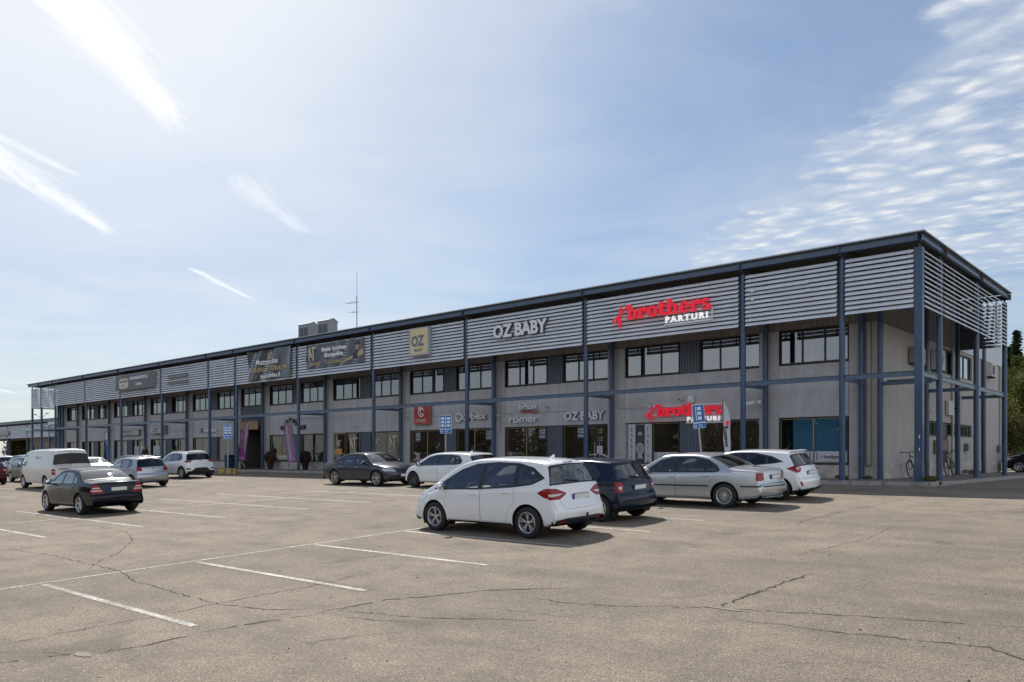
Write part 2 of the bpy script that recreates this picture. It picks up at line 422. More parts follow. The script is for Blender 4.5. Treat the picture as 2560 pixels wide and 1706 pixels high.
        if 'cladf' in S: [reg(9, P, 'x', frnt, 0) for P in S['cladf']]
        for k, P in enumerate(S.get('doors', [])): reg(20 + k, P, 'y', side, .04)
        if 'gate' in S: reg(5, S['gate'], 'x', lambda f: f.normal.x < -.15 and f.calc_center_median().x < -.6, .04)
        if 'dlo' in S: reg(6, S['dlo'], 'y', side, .03)
        for k, P in enumerate(S.get('wins', [])): reg(10 + k, P, 'y', side, .035)
        for P in S.get('tls', []): reg(3, P, 'y', side, .03)
        for P in S.get('tlr', []): reg(3, P, 'x', rear, .03)
        for P in S.get('tlw', []): reg(7, P, 'x', rear, .01)
        for P in S.get('hls', []): reg(4, P, 'y', side, .03)
        for P in S.get('hlf', []): reg(4, P, 'x', frnt, .03)
        for P in S.get('grille', []): reg(8, P, 'x', frnt, .03)
        for P in S.get('refl', []): reg(30, P, 'x', rear, .01)
        for f in bm.faces:
            c = f.calc_center_median(); 
            for l, P, ax, fl in regs:
                if fl(f) and in_poly((c.x, c.z) if ax == 'y' else (c.y, c.z), P):
                    if f[lab] == 2 and l in (5,): continue
                    if f[lab] in (1, 2): continue
                    f[lab] = l
        rgn = None
        paint = S['paint']; dark = mat('car_trim', (.018, .018, .02), .45); gl = S.get('glassmat') or glass('car_glass', (.94, .96, .97), 1.0, 1.7)
        glr = S.get('rearglass') or gl; red = mat('tail_lamp', (.27, .004, .007), .15, coat=.25, spec=.3); wht = mat('lamp_clear', (.62, .60, .58), .12, coat=.8)
        hl = mat('head_lamp', (.55, .58, .62), .08, metal=.6, coat=1)
        def take(ls): return [f for f in bm.faces if f[lab] in ls]
        def emit_part(name, ls, m, parent, mirror='join', inset=0, push=0, rim=None, split=False):
            fs = take(ls)
            if not fs: return []
            idx = {}; vs = []; fl = []
            for f in fs:
                q = []
                for v in f.verts:
                    if v.index not in idx: idx[v.index] = len(vs); vs.append(v.co.copy())
                    q.append(idx[v.index])
                fl.append(q)
            outs = []
            def mk(vs, fl, nm, flip):
                b2 = bmesh.new(); bv = [b2.verts.new((v.x, -v.y if flip else v.y, v.z)) for v in vs]
                for q in fl:
                    try: b2.faces.new([bv[k] for k in (q[::-1] if flip else q)])
                    except ValueError: pass
                if flip == 2: pass
                return b2
            def fin(b2, nm):
                if inset:
                    b2.normal_update(); r_ = bmesh.ops.inset_region(b2, faces=b2.faces[:], thickness=inset, use_boundary=True, use_even_offset=False)
                    if rim is None: bmesh.ops.delete(b2, geom=r_['faces'], context='FACES')
                    else:
                        for f in r_['faces']: f.material_index = 1
                me = bpy.data.meshes.new(nm)
                for f in b2.faces: f.smooth = True
                nr = []
                b2.verts.ensure_lookup_table()
                b2.to_mesh(me); 
                for v in me.vertices:
                    p = Vector((v.co.x, abs(v.co.y), v.co.z)); l_, n_, i_, d_ = bvh.find_nearest(p)
                    if l_ is None: nr.append((0, 0, 1)); continue
                    f = ref.faces[i_]; ws = [(1 / (1e-5 + (q.co - l_).length)) ** 2 for q in f.verts]; sm = sum(ws)
                    n = sum((q.normal * w_ for q, w_ in zip(f.verts, ws)), Vector()) / sm
                    if p.y < .002: n.y = 0
                    if v.co.y < 0: n.y = -n.y
                    nr.append(tuple(n.normalized()))
                if push:
                    for v, n in zip(me.vertices, nr): v.co += Vector(n) * push
                me.normals_split_custom_set_from_vertices(nr)
                me.materials.append(m)
                if rim is not None: me.materials.append(rim)
                o = bpy.data.objects.new(nm, me); C.objects.link(o); o.parent = parent; outs.append(o); b2.free()
            if mirror == 'join':
                n0 = len(vs); vv = vs + [Vector((v.x, -v.y, v.z)) for v in vs]; ff = fl + [[k + n0 for k in q][::-1] for q in fl]
                b2 = mk(vv, ff, name, 0); bmesh.ops.remove_doubles(b2, verts=[v for v in b2.verts if abs(v.co.y) < 2e-4], dist=2e-4); fin(b2, name)
            else:
                fin(mk(vs, fl, name, 0), name); fin(mk(vs, fl, name, 1), name)
            return outs
        bm.verts.index_update(); bm.faces.index_update()
        gp = .0055 if lo >= 1 else .007
        body = emit_part('body', (0,), paint, root)[0]
        nd = len(S.get('doors', [])); doors = []
        for k in range(nd):
            d = emit_part('door', (20 + k,), paint, root, 'two', inset=gp); doors.append(d)
        gate = emit_part('tailgate' if S.get('hatch', 1) else 'boot_lid', (5,), paint, root, inset=gp)
        emit_part('window_trim', (6,), dark, root, 'two')
        nw = len(S.get('wins', []))
        for k in range(nw):
            own = S.get('winowner', [0, 1, 1])[k] if nd else None
            dd = doors[own] if (own is not None and own < nd) else None
            ws_ = emit_part('side_window', (10 + k,), S.get('sideglass', [gl] * 4)[k], root, 'two', inset=.012, rim=dark)
            if dd:
                for o_, d_ in zip(ws_, dd): o_.parent = d_
        emit_part('windscreen', (1,), gl, root, inset=.025, rim=dark)
        emit_part('rear_window', (2,), glr, gate[0] if gate and S.get('hatch', 1) else root, inset=.03, rim=dark)
        if lo >= .5 or 1:
            tl = emit_part('tail_light', (3,), red, root, 'two', push=.004)
            w_ = emit_part('lamp_lens', (7,), wht, root, 'two', push=.005)
            if tl and w_:
                for a_, b_ in zip(w_, tl): a_.parent = b_
            emit_part('headlight', (4,), hl, root, 'two', push=.004)
            emit_part('grille', (8,), dark, root, push=.003)
            emit_part('lower_trim', (9,), dark, root, push=.003)
            emit_part('reflector', (30,), red, root, 'two', push=.006)
        # dark lining under the shell, wheel houses
        lm = MB(); zi = S['belt'][len(S['belt']) // 2][1] - .06
        x0, x1 = L0 + .28, L1 - .28
        lm.box(x0, x1, -W + .36, W - .36, sill + .02, sill + .1)
        bx = [(L0 + .12, W - .26), (L0 + .3, W - .12), (-.4, W - .07), (.6, W - .07), (L1 - .4, W - .14), (L1 - .16, W - .30)]
        ptsL = []
        def seg(xa, wa, xb, wb):
            for sg in (1, -1): lm.poly([(xa, sg * wa, sill + .06), (xb, sg * wb, sill + .06), (xb, sg * wb, zi - (.16 if xb > 1.2 else .02)), (xa, sg * wa, zi - (.16 if xa > 1.2 else .02))])
        xm0, xm1 = wx[1] + Ra, wx[0] - Ra
        seg(xm0, W - .06, xm1, W - .06)
        lm.poly([(L0 + .12, -W + .28, sill + .1), (L0 + .12, W - .28, sill + .1), (L0 + .2, W - .28, zi - .05), (L0 + .2, -W + .28, zi - .05)])
        lm.poly([(L1 - .2, -W + .3, sill + .1), (L1 - .2, W - .3, sill + .1), (L1 - .3, W - .3, zi - .25), (L1 - .3, -W + .3, zi - .25)])
        for x in wx:
            for sg in (1, -1):
                n = 16; prev = None
                for t in range(n + 1):
                    a = -.15 * math.pi + 1.3 * math.pi * t / n; p = (x + (Ra + .004) * math.cos(a), r + (Ra + .004) * math.sin(a))
                    if prev: lm.poly([(prev[0], sg * (W - .32), prev[1]), (prev[0], sg * (W - .035), prev[1]), (p[0], sg * (W - .035), p[1]), (p[0], sg * (W - .32), p[1])])
                    prev = p
                lm.poly([(x + Ra * math.cos(-.15 * math.pi + 1.3 * math.pi * t / n), sg * (W - .32), r + Ra * math.sin(-.15 * math.pi + 1.3 * math.pi * t / n)) for t in range(n + 1)])
        lm.build('underbody', mat('underbody', (.01, .01, .011), .8), root, recalc=False)
        if lo >= .6: s.interior(root, W, sill, zi)
        s.wheels(root, W, wx, r)
        s.extras(root, W, lo)
        ref_keep = ref
        bm.free()
        return root
    def yat(s, x, z):
        h = s.bvh.ray_cast(Vector((x, 3, z)), Vector((0, -1, 0)))[0]; return h.y if h else s.S['W'] / 2
    def xr(s, y, z):
        h = s.bvh.ray_cast(Vector((-6, abs(y) + 1e-4, z)), Vector((1, 0, 0)))[0]; return h.x if h else -2
    def xf(s, y, z):
        h = s.bvh.ray_cast(Vector((6, abs(y) + 1e-4, z)), Vector((-1, 0, 0)))[0]; return h.x if h else 2
    def zat(s, x, y):
        h = s.bvh.ray_cast(Vector((x, abs(y) + 1e-4, 5)), Vector((0, 0, -1)))[0]; return h.z if h else 1.4
    def interior(s, root, W, sill, zi):
        S = s.S; fab = mat('seat_fabric', (.11, .11, .115), .85, noise=(30, .3)); x0 = S.get('seatx', .15)
        m = MB(); hs = S.get('seath', zi + .10)
        def seat(x, y, w, hh):
            m.prism([(x + .42, sill + .22), (x + .46, sill + .34), (x + .05, sill + .36), (x - .16, hs), (x - .26, hs), (x - .12, sill + .2)], 'y', y - w / 2, y + w / 2)
            m.prism([(x - .17, hs + .04), (x - .15, hs + .22), (x - .22, hs + .24), (x - .27, hs + .05)], 'y', y - .13, y + .13)
            m.tube((x - .21, y - .06, hs - .05), (x - .21, y - .06, hs + .1), .008, n=6); m.tube((x - .21, y + .06, hs - .05), (x - .21, y + .06, hs + .1), .008, n=6)
        for y in (.37, -.37): seat(x0, y, .5, hs)
        xb = x0 - .9
        if S.get('rearseat', 1):
            m.prism([(xb + .42, sill + .22), (xb + .46, sill + .34), (xb + .05, sill + .36), (xb - .16, hs), (xb - .26, hs), (xb - .12, sill + .2)], 'y', -.62, .62)
            for y in (.4, 0, -.4): m.prism([(xb - .17, hs), (xb - .15, hs + .15), (xb - .22, hs + .17), (xb - .27, hs)], 'y', y - .12, y + .12)
        m.build('seats', fab, root, bevel=.02)
        d = MB(); xc = S['ws'][0] - .12
        d.prism([(xc, zi + .0), (xc - .35, zi + .04), (xc - .62, zi - .02), (xc - .66, zi - .22), (xc - .2, zi - .4)], 'y', -W + .12, W - .12)
        d.prism([(S['rg'][0] + .15, zi - .04), (S['rg'][0] + .15, zi), (xb - .3, zi + .0), (xb - .3, zi - .04)], 'y', -W + .16, W - .16)
        d.build('dashboard', mat('dash', (.07, .07, .072), .6), root, bevel=.02)
        w = MB(); cx, cy, cz = xc - .78, .37, zi + .0; n = 20; ax = Vector((.9, 0, -.44)).normalized(); u = Vector((0, 1, 0)); v_ = ax.cross(u)
        ring = [Vector((cx, cy, cz)) + (u * math.cos(2 * math.pi * k / n) + v_ * math.sin(2 * math.pi * k / n)) * .18 for k in range(n + 1)]
        w.path(ring, .015, 6); w.tube(Vector((cx, cy, cz)), Vector((cx, cy, cz)) + ax * .3, .03, n=8)
        for a in (0, math.pi, 1.5 * math.pi): w.tube((cx, cy, cz), Vector((cx, cy, cz)) + (u * math.cos(a) + v_ * math.sin(a)) * .18, .014, n=6)
        w.build('steering_wheel', mat('dash', ()), root, smooth=True)
    def wheels(s, root, W, wx, r):
        S = s.S; tw = S.get('tw', .205); rr = r * S.get('rimk', .66); y0 = 0
        tyre = mat('tyre', (.018, .018, .018), .85, noise=(60, .3)); alloy = S.get('alloy') or mat('alloy', (.50, .51, .53), .32, metal=.75); dk = mat('brake_dark', (.012, .012, .013), .6)
        t = MB(); h = tw / 2
        t.lathe([(rr - .01, h - .02), (rr + .015, h - .002), (rr + (r - rr) * .45, h + .008), (r - .022, h - .006), (r - .004, h - .03), (r, h - .05), (r, -h + .05), (r - .02, -h), (rr, -h)], 40, axis='y')
        me_t = t.build('tyre', tyre, None, smooth=True)
        q = MB(); q.lathe([(rr + .006, h - .006), (rr - .004, h - .001), (rr - .018, h - .012), (rr - .022, h - .05), (rr - .03, -h + .02)], 40, axis='y')
        ns, st = S.get('spokes', (5, 'y')); hb = rr * .2
        q.lathe([(0.001, h - .03), (hb * .55, h - .032), (hb, h - .045), (hb * 1.05, h - .1)], 20, axis='y')
        def spoke(a0, w0, a1, w1, d0=h - .045, d1=h - .022):
            P = []
            for rad, a, w, d in ((hb * .8, a0, w0, d0), (rr - .012, a1, w1, d1)):
                c = Vector((math.cos(a), 0, math.sin(a))); tt = Vector((-math.sin(a), 0, math.cos(a)))
                for sg in (1, -1):
                    P.append(c * rad + tt * w * sg + Vector((0, d, 0))); P.append(c * rad + tt * w * sg * 1.15 + Vector((0, d - .035, 0)))
            k = len(q.v); q.v += [tuple(p) for p in P]
            for f in ((0, 2, 6, 4), (0, 4, 5, 1), (2, 3, 7, 6)): q.f.append(tuple(k + i for i in f)); q.m.append(0)
        for k in range(ns):
            a = 2 * math.pi * k / ns + .3
            if st == 'wide': spoke(a, .038, a, .028)
            elif st == 'thin': spoke(a, .009, a, .009)
            elif st == 'double': spoke(a, .012, a - .16, .013); spoke(a, .012, a + .16, .013)
            elif st == 'y': spoke(a, .018, a - .22, .014); spoke(a, .018, a + .22, .014)
            elif st == 'cover': spoke(a, .03, a, .05)
        rim = q.build('rim', alloy, None, smooth=True)
        b = MB(); b.lathe([(.001, -.0), (rr * .62, -.0), (rr * .62, -.03)], 24, axis='y'); b.lathe([(.001, -h + .02), (rr - .02, -h + .02)], 24, axis='y')
        if S.get('discs', 1): dsc = b.build('brake_disc', mat('brake_disc', (.16, .15, .145), .45, metal=.7), None)
        else: dsc = b.build('brake_disc', dk, None)
        first = 1
        for x in wx:
            for sg in (1, -1):
                e = empty('wheel', (x, sg * (W - tw / 2 - .015), r), 0 if sg > 0 else math.pi); e.parent = root
                for o in (me_t, rim, dsc):
                    c = o if first else o.copy()
                    if not first: C.objects.link(c)
                    c.parent = e
                first = 0
    def extras(s, root, W, lo):
        S = s.S; dark = mat('car_trim', ()); paint = S['paint']; hp = S.get('handlemat', paint)
        for (x, z) in S.get('handles', []):
            for sg in (1, -1):
                m = MB(); y = s.yat(x, z); n = 6
                pts = [Vector((x - .10, y - .004, z)), Vector((x - .085, y + .03, z + .004)), Vector((x + .0, y + .036, z + .004)), Vector((x + .08, y + .03, z + .002)), Vector((x + .095, y - .004, z - .002))]
                pts = [Vector((p.x, p.y * sg, p.z)) for p in pts]; m.path(pts, .014, 8)
                h = m.build('handle', hp, None, smooth=True)
                ds = [c for c in root.children if c.name.startswith('door')]
                h.parent = root; best = None
                for c in ds:
                    bb = [Vector(q) for q in c.bound_box]; 
                    if min(q.x for q in bb) - .05 < x < max(q.x for q in bb) + .05 and (sum(q.y for q in bb) > 0) == (sg > 0): best = c; break
                if best: h.parent = best
        x, z = S['mirror']; mc = S.get('mirrormat', paint)
        for sg in (1, -1):
            y = s.yat(x, z) ; e = MB()
            e.tube((x, sg * (y - .03), z - .02), (x - .02, sg * (y + .08), z + .0), .03, .022, n=8)
            ms = S.get('mirrorsize', (.07, .11, .085)); cpos = Vector((x - .03, sg * (y + .05 + ms[1]), z + .05))
            e.cur = 1; e.sphere(cpos, 1, 14, 10, ms)
            o = e.build('wing_mirror', [dark, mc], root, smooth=True)
            g = MB(); g.sphere(cpos - Vector((ms[0] * .72, 0, 0)), 1, 12, 8, (.022, ms[1] * .85, ms[2] * .82)); g.build('mirror_glass', mat('mirror', (.7, .72, .75), .03, metal=1), o, smooth=True)
        if 'plate' in S:
            z, t = S['plate'][:2]; x = s.xr(0.12, z) - .012; m = MB(); M = Matrix.Translation((x, 0, z)) @ Matrix.Rotation(t, 4, 'Y')
            m.box(-.008, .006, -.265, .265, -.06, .06, M); m.cur = 1; m.box(-.011, -.008, .222, .26, -.055, .055, M); m.cur = 2; m.box(-.012, -.0081, -.25, .215, -.05, .05, M)
            m.build('number_plate', [dark, mat('plate_blue', (.03, .09, .4), .4), mat('plate_white', (.72, .72, .70), .4)], root)
        if 'fplate' in S:
            z = S['fplate']; x = s.xf(0.12, z) + .012; m = MB()
            m.box(x, x + .01, -.26, .26, z - .055, z + .055); m.cur = 1; m.box(x + .01, x + .012, -.255, -.215, z - .05, z + .05); m.cur = 2; m.box(x + .01, x + .012, -.21, .255, z - .05, z + .05)
            m.build('number_plate', [dark, mat('plate_blue', ()), mat('plate_white', ())], root)
        if 'badge' in S:
            z, rr_, bm_ = S['badge']; x = s.xr(0.0, z) - .004; m = MB(); m.lathe([(.001, .004), (rr_ * .8, .006), (rr_, .0)], 18, (x, 0, z), 'x'); m.build('emblem', bm_, root, smooth=True)
        if S.get('wiper'):
            z0, z1 = S['wiper']; m = MB(); x0 = s.xr(0.02, z0) - .02; x1 = s.xr(.30, z1) - .02
            m.tube((x0, -.03, z0), (x1, .33, z1), .011, .008, n=6); m.tube((x0 + .03, -.03, z0), (x0 - .015, -.03, z0), .022, n=8); m.build('rear_wiper', dark, root)
        if S.get('lamp3'):
            x, z = S['lamp3']; xx = s.xr(.05, z) - .006; m = MB(); m.box(xx, xx + .03, -.14, .14, z - .012, z + .012); m.build('brake_light', mat('tail_lamp', ()), root)
        if S.get('aerial'):
            x, h, t = S['aerial']; z = s.zat(x, 0); m = MB()
            if h > .15: m.lathe([(.035, -.01), (.03, .02), (.001, .03)], 10, (x, 0, z)); m.tube((x, 0, z + .01), (x - t, 0, z + h), .005, .003, n=6)
            else: m.prism([(x + .08, z - .01), (x - .06, z - .01), (x - .07, z + h)], 'y', -.018, .018)
            m.build('aerial', dark if h > .15 else paint, root)
        if S.get('rails'):
            xa, xb, y = S['rails']
            for sg in (1, -1):
                m = MB(); n = 8; P = []
                for k in range(n + 1):
                    x = xa + (xb - xa) * k / n; P.append(Vector((x, sg * y, s.zat(x, y) + (.045 if 0 < k < n else -.005))))
                m.path(P, .016, 8); m.build('roof_rail', S.get('railmat') or mat('alloy', ()), root, smooth=True)
        for (y, z, rr_) in S.get('exhaust', []):
            m = MB(); x = s.xr(y, .36) ; m.lathe([(rr_ - .008, .12), (rr_ - .006, -.0), (rr_, -.004), (rr_, .12)], 14, (x - .0, y, z), 'x'); m.build('exhaust', mat('chrome', (.6, .6, .6), .2, metal=1), root, smooth=True)
        if S.get('hitch'):
            m = MB(); x = s.xr(0, .4); P = [Vector((x + .25, 0, .30)), Vector((x - .02, 0, .30)), Vector((x - .08, 0, .34)), Vector((x - .09, 0, .47))]; m.path(P, .02, 8); m.sphere(P[-1], .03); m.build('tow_bar', dark, root, smooth=True)
        for (x0, x1, z, mm) in S.get('strips', []):
            for sg in (1, -1):
                m = MB(); n = 14
                for k in range(n):
                    xa = x0 + (x1 - x0) * k / n; xb = x0 + (x1 - x0) * (k + 1) / n; ya, yb = s.yat(xa, z) + .008, s.yat(xb, z) + .008; h = .018
                    m.poly([(xa, sg * ya, z - h), (xb, sg * yb, z - h), (xb, sg * yb, z + h), (xa, sg * ya, z + h)])
                    m.poly([(xa, sg * ya, z + h), (xb, sg * yb, z + h), (xb, sg * (yb - .012), z + h), (xa, sg * (ya - .012), z + h)])
                m.build('side_moulding', mm, root)
        if S.get('rstrip'):
            z, y1, mm = S['rstrip']; m = MB(); n = 14
            for k in range(n):
                ya = -y1 + 2 * y1 * k / n; yb = -y1 + 2 * y1 * (k + 1) / n; xa, xb = s.xr(ya, z) - .008, s.xr(yb, z) - .008
                m.poly([(xa, ya, z - .018), (xb, yb, z - .018), (xb, yb, z + .018), (xa, ya, z + .018)])
            m.build('bumper_moulding', mm, root)
        if S.get('spoiler'):
            x, z, w, l, mm = S['spoiler']; m = MB(); P = [(x, z + .012), (x - l, z - .01), (x - l, z - .03), (x - .02, z - .035)]; m.prism(P, 'y', -w, w); m.build('roof_spoiler', mm, root, bevel=.008)
import copy
def paintm(name, col, metal=0, flake=0, rough=.28): return mat(name, col, rough, metal, coat=1.0 if max(col) > .2 else .55, backdark=True, spec=.5 if max(col) > .2 else .1)
WHITE = lambda: paintm('white_paint', (.78, .80, .82)); 
CMAX = dict(W=1.83, sill=.235, wr=.325, wheels=(1.325, -1.325), crown=.06, tumble=.40,
  sil=[(-2.06, .30), (-2.14, .38), (-2.17, .52), (-2.145, .65), (-2.10, .74), (-2.06, .86), (-2.02, 1.0), (-1.975, 1.10), (-1.86, 1.34), (-1.77, 1.49), (-1.66, 1.545), (-1.3, 1.595), (-.7, 1.625), (-.1, 1.63), (.35, 1.60), (.72, 1.50), (1.1, 1.31), (1.45, 1.10), (1.58, 1.03), (1.75, .965), (1.95, .87), (2.10, .74), (2.18, .58), (2.21, .42), (2.17, .29), (2.10, .25)],
  belt=[(-2.1, 1.02), (-1.6, 1.04), (-.9, 1.0), (0, .955), (1.2, .90), (1.7, .80), (2.2, .62)], ws=(1.47, .62, .9), rg=(-1.975, -1.77, 1.09),
  dlo=[(1.40, .925), (1.0, 1.175), (.62, 1.375), (.2, 1.50), (-.4, 1.54), (-1.0, 1.52), (-1.40, 1.43), (-1.74, 1.22), (-1.45, 1.09), (-1.0, 1.035), (0, .965)],
  wins=[[(1.30, .955), (1.03, 1.125), (1.0, .965)], [(.93, .975), (.93, 1.18), (.62, 1.345), (.2, 1.465), (-.0, 1.49), (-.0, .99)], [(-.11, 1.0), (-.11, 1.5), (-.5, 1.505), (-.93, 1.475), (-.97, 1.055)], [(-1.05, 1.065), (-1.03, 1.465), (-1.38, 1.37), (-1.66, 1.215), (-1.42, 1.12)]],
  winowner=[0, 0, 1, None],
  doors=[[(1.0, .30), (.985, .62), (.93, .93), (-.065, .965), (-.065, .30)], [(-.075, .30), (-.075, .965), (-.98, 1.03), (-1.02, .84), (-.98, .72), (-.88, .60), (-.80, .45), (-.78, .30)]],
  gate=[(-.05, .60), (.56, .60), (.62, .78), (.66, 1.06), (.60, 1.54), (-.05, 1.54)],
  tls=[[(-1.60, .93), (-1.80, 1.02), (-2.2, 1.03), (-2.2, .80), (-1.80, .83)]], tlr=[[(.95, 1.03), (.66, 1.01), (.40, .91), (.62, .80), (.95, .79)]], tlw=[[(.86, .905), (.50, .91), (.62, .87), (.84, .855)]],
  refl=[[(.52, .33), (.70, .33), (.70, .38), (.55, .37)]], hls=[[(1.6, .80), (1.95, .83), (2.2, .70), (2.2, .62), (1.9, .68)]], hlf=[[(.45, .70), (.95, .84), (.95, .64), (.5, .62)]], grille=[[(-.05, .30), (-.05, .55), (.5, .55), (.6, .30)]],
  clad=[[(-.90, 0), (-.90, .285), (.90, .285), (.90, 0)]], cladr=[[(-.05, 0), (-.05, .42), (.5, .42), (.95, .37), (.95, 0)]],
  handles=[(.10, .86), (-.80, .92)], mirror=(1.02, .97), plate=(.83, -.12), wiper=(1.14, 1.18), lamp3=(-1.72, 1.515), aerial=(-1.3, .08, .1), hitch=1, spokes=(5, 'double'), bow=(.24, .12), mirrormat=None, badge=None)
HATCH = dict(W=1.735, sill=.22, wr=.31, wheels=(1.23, -1.23), crown=.06, tumble=.38,
  sil=[(-1.82, .28), (-1.89, .38), (-1.92, .52), (-1.90, .62), (-1.85, .70), (-1.83, .80), (-1.79, .93), (-1.75, 1.0), (-1.60, 1.22), (-1.50, 1.36), (-1.42, 1.41), (-1.0, 1.45), (-.5, 1.468), (0, 1.465), (.35, 1.43), (.60, 1.36), (.95, 1.17), (1.20, 1.02), (1.32, .97), (1.55, .93), (1.80, .86), (1.97, .73), (2.05, .58), (2.07, .42), (2.03, .28), (1.97, .23)],
  belt=[(-1.9, .92), (-1.3, .93), (-.6, .91), (.9, .865), (1.4, .82), (2.05, .62)], ws=(1.19, .56, .9), rg=(-1.75, -1.52, .99),
  dlo=[(1.05, .915), (.5, 1.27), (.1, 1.36), (-.6, 1.37), (-1.02, 1.33), (-1.22, 1.14), (-1.20, 1.02), (-1.0, .97)],
  wins=[[(.93, .935), (.5, 1.225), (.12, 1.325), (.0, 1.335), (.0, .945)], [(-.10, .95), (-.10, 1.335), (-.62, 1.335), (-.80, 1.31), (-.86, .985)], [(-.93, .99), (-.88, 1.30), (-1.0, 1.29), (-1.16, 1.13), (-1.12, 1.03)]],
  winowner=[0, 1, 1],
  doors=[[(.92, .29), (.90, .60), (.86, .90), (-.045, .915), (-.045, .29)], [(-.055, .29), (-.055, .915), (-1.0, .955), (-1.02, .80), (-.93, .68), (-.82, .58), (-.74, .44), (-.72, .29)]],
  gate=[(-.05, .62), (.50, .62), (.56, .74), (.60, .98), (.54, 1.41), (-.05, 1.41)],
  tls=[[(-1.62, .93), (-1.95, .95), (-1.95, .70), (-1.72, .72)]], tlr=[[(.92, .94), (.58, .92), (.62, .70), (.92, .70)]], tlw=[[(.74, .83), (.63, .83), (.65, .76), (.74, .76)]],
  hls=[[(1.5, .76), (1.8, .82), (2.1, .70), (2.1, .60), (1.75, .64)]], hlf=[[(.42, .68), (.9, .82), (.9, .60), (.5, .60)]], grille=[[(-.05, .30), (-.05, .56), (.45, .56), (.55, .30)]],
  cladr=[[(-.05, 0), (-.05, .33), (.9, .31), (.9, 0)]], clad=[[(-.8, 0), (-.8, .25), (.8, .25), (.8, 0)]],
  handles=[(.08, .83), (-.70, .86)], mirror=(.85, .94), plate=(.79, -.1), wiper=(1.03, 1.06), aerial=(-1.2, .22, .10), spokes=(7, 'cover'), bow=(.22, .12), badge=None)
SEDAN = dict(W=1.80, sill=.22, wr=.325, wheels=(1.415, -1.415), crown=.05, tumble=.42, hatch=0,
  sil=[(-2.42, .29), (-2.50, .38), (-2.54, .50), (-2.53, .60), (-2.47, .66), (-2.455, .76), (-2.44, .88), (-2.40, .98), (-2.30, 1.015), (-2.0, 1.035), (-1.75, 1.05), (-1.60, 1.085), (-1.25, 1.25), (-.95, 1.36), (-.6, 1.42), (-.1, 1.435), (.30, 1.415), (.55, 1.36), (.95, 1.15), (1.20, 1.0), (1.32, .955), (1.6, .92), (1.95, .84), (2.14, .73), (2.22, .58), (2.235, .42), (2.20, .28), (2.12, .23)],
  belt=[(-2.5, .90), (-1.5, .93), (0, .90), (1.2, .86), (1.7, .80), (2.2, .64)], ws=(1.19, .5, .9), rg=(-1.62, -.93, 1.07),
  dlo=[(1.02, .905), (.50, 1.25), (.15, 1.335), (-.5, 1.345), (-.92, 1.27), (-1.22, 1.10), (-1.30, .98), (-1.22, .94)],
  wins=[[(.90, .925), (.48, 1.205), (.15, 1.295), (.02, 1.305), (.02, .935)], [(-.08, .94), (-.08, 1.31), (-.5, 1.305), (-.80, 1.26), (-.86, .95)], [(-.92, .955), (-.88, 1.235), (-1.02, 1.18), (-1.20, 1.05), (-1.22, .97)]],
  winowner=[0, 1, 1],
  doors=[[(.98, .29), (.96, .60), (.90, .885), (-.025, .905), (-.025, .29)], [(-.035, .29), (-.035, .905), (-1.16, .935), (-1.18, .82), (-1.08, .70), (-.98, .58), (-.90, .44), (-.88, .29)]],
  gate=[(-.05, .68), (.58, .68), (.60, .80), (.66, .97), (-.05, .99)],
  tls=[[(-2.28, .91), (-2.6, .92), (-2.6, .72), (-2.30, .72)]], tlr=[[(.92, .92), (.55, .91), (.57, .72), (.92, .72)]],
  hls=[[(1.75, .76), (2.0, .80), (2.3, .70), (2.3, .60), (2.0, .63)]], hlf=[[(.42, .60), (.42, .72), (.9, .78), (.9, .60)]], grille=[[(-.05, .60), (-.05, .72), (.36, .72), (.34, .60)]],
  handles=[(.10, .80), (-.92, .83)], mirror=(.82, .945), plate=(.80, -.08), spokes=(20, 'thin'), bow=(.22, .14), badge=None)
def variant(S, front=1, rear=1, wx=1, sy=1, sz=1, **k):
    """stretch a body: wheelbase factor wx, overhangs front/rear, height sz"""
    S = copy.deepcopy(S); a, b = S['wheels']
    def X(x):
        if x > a: return a * wx + (x - a) * front
        if x < b: return b * wx + (x - b) * rear
        return x * wx
    P2 = lambda P: [(X(x), z * sz) for x, z in P]; PR = lambda P: [(y * sy, z * sz) for y, z in P]
    S['sil'] = P2(S['sil']); S['belt'] = P2(S['belt']); S['W'] *= sy
    for q in ('wins', 'doors', 'tls', 'hls', 'clad'): S[q] = [P2(p) for p in S.get(q, [])]
    for q in ('tlr', 'tlw', 'hlf', 'grille', 'cladr', 'refl'): S[q] = [PR(p) for p in S.get(q, [])]
    S['dlo'] = P2(S['dlo']); S['gate'] = PR(S['gate']); S['handles'] = P2(S['handles']); S['mirror'] = P2([S['mirror']])[0]
    S['ws'] = (X(S['ws'][0]), X(S['ws'][1]), S['ws'][2] * sz); S['rg'] = (X(S['rg'][0]), X(S['rg'][1]), S['rg'][2] * sz)
    S['wheels'] = (X(a), X(b)); S['plate'] = (S['plate'][0] * sz, S['plate'][1])
    if S.get('wiper'): S['wiper'] = tuple(z * sz for z in S['wiper'])
    if S.get('aerial'): S['aerial'] = (X(S['aerial'][0]), *S['aerial'][1:])
    if S.get('lamp3'): S['lamp3'] = (X(S['lamp3'][0]), S['lamp3'][1] * sz)
    if S.get('strips'): S['strips'] = S['strips']
    S.update(k); return S
def clean(S): return {k: v for k, v in S.items() if v is not None}
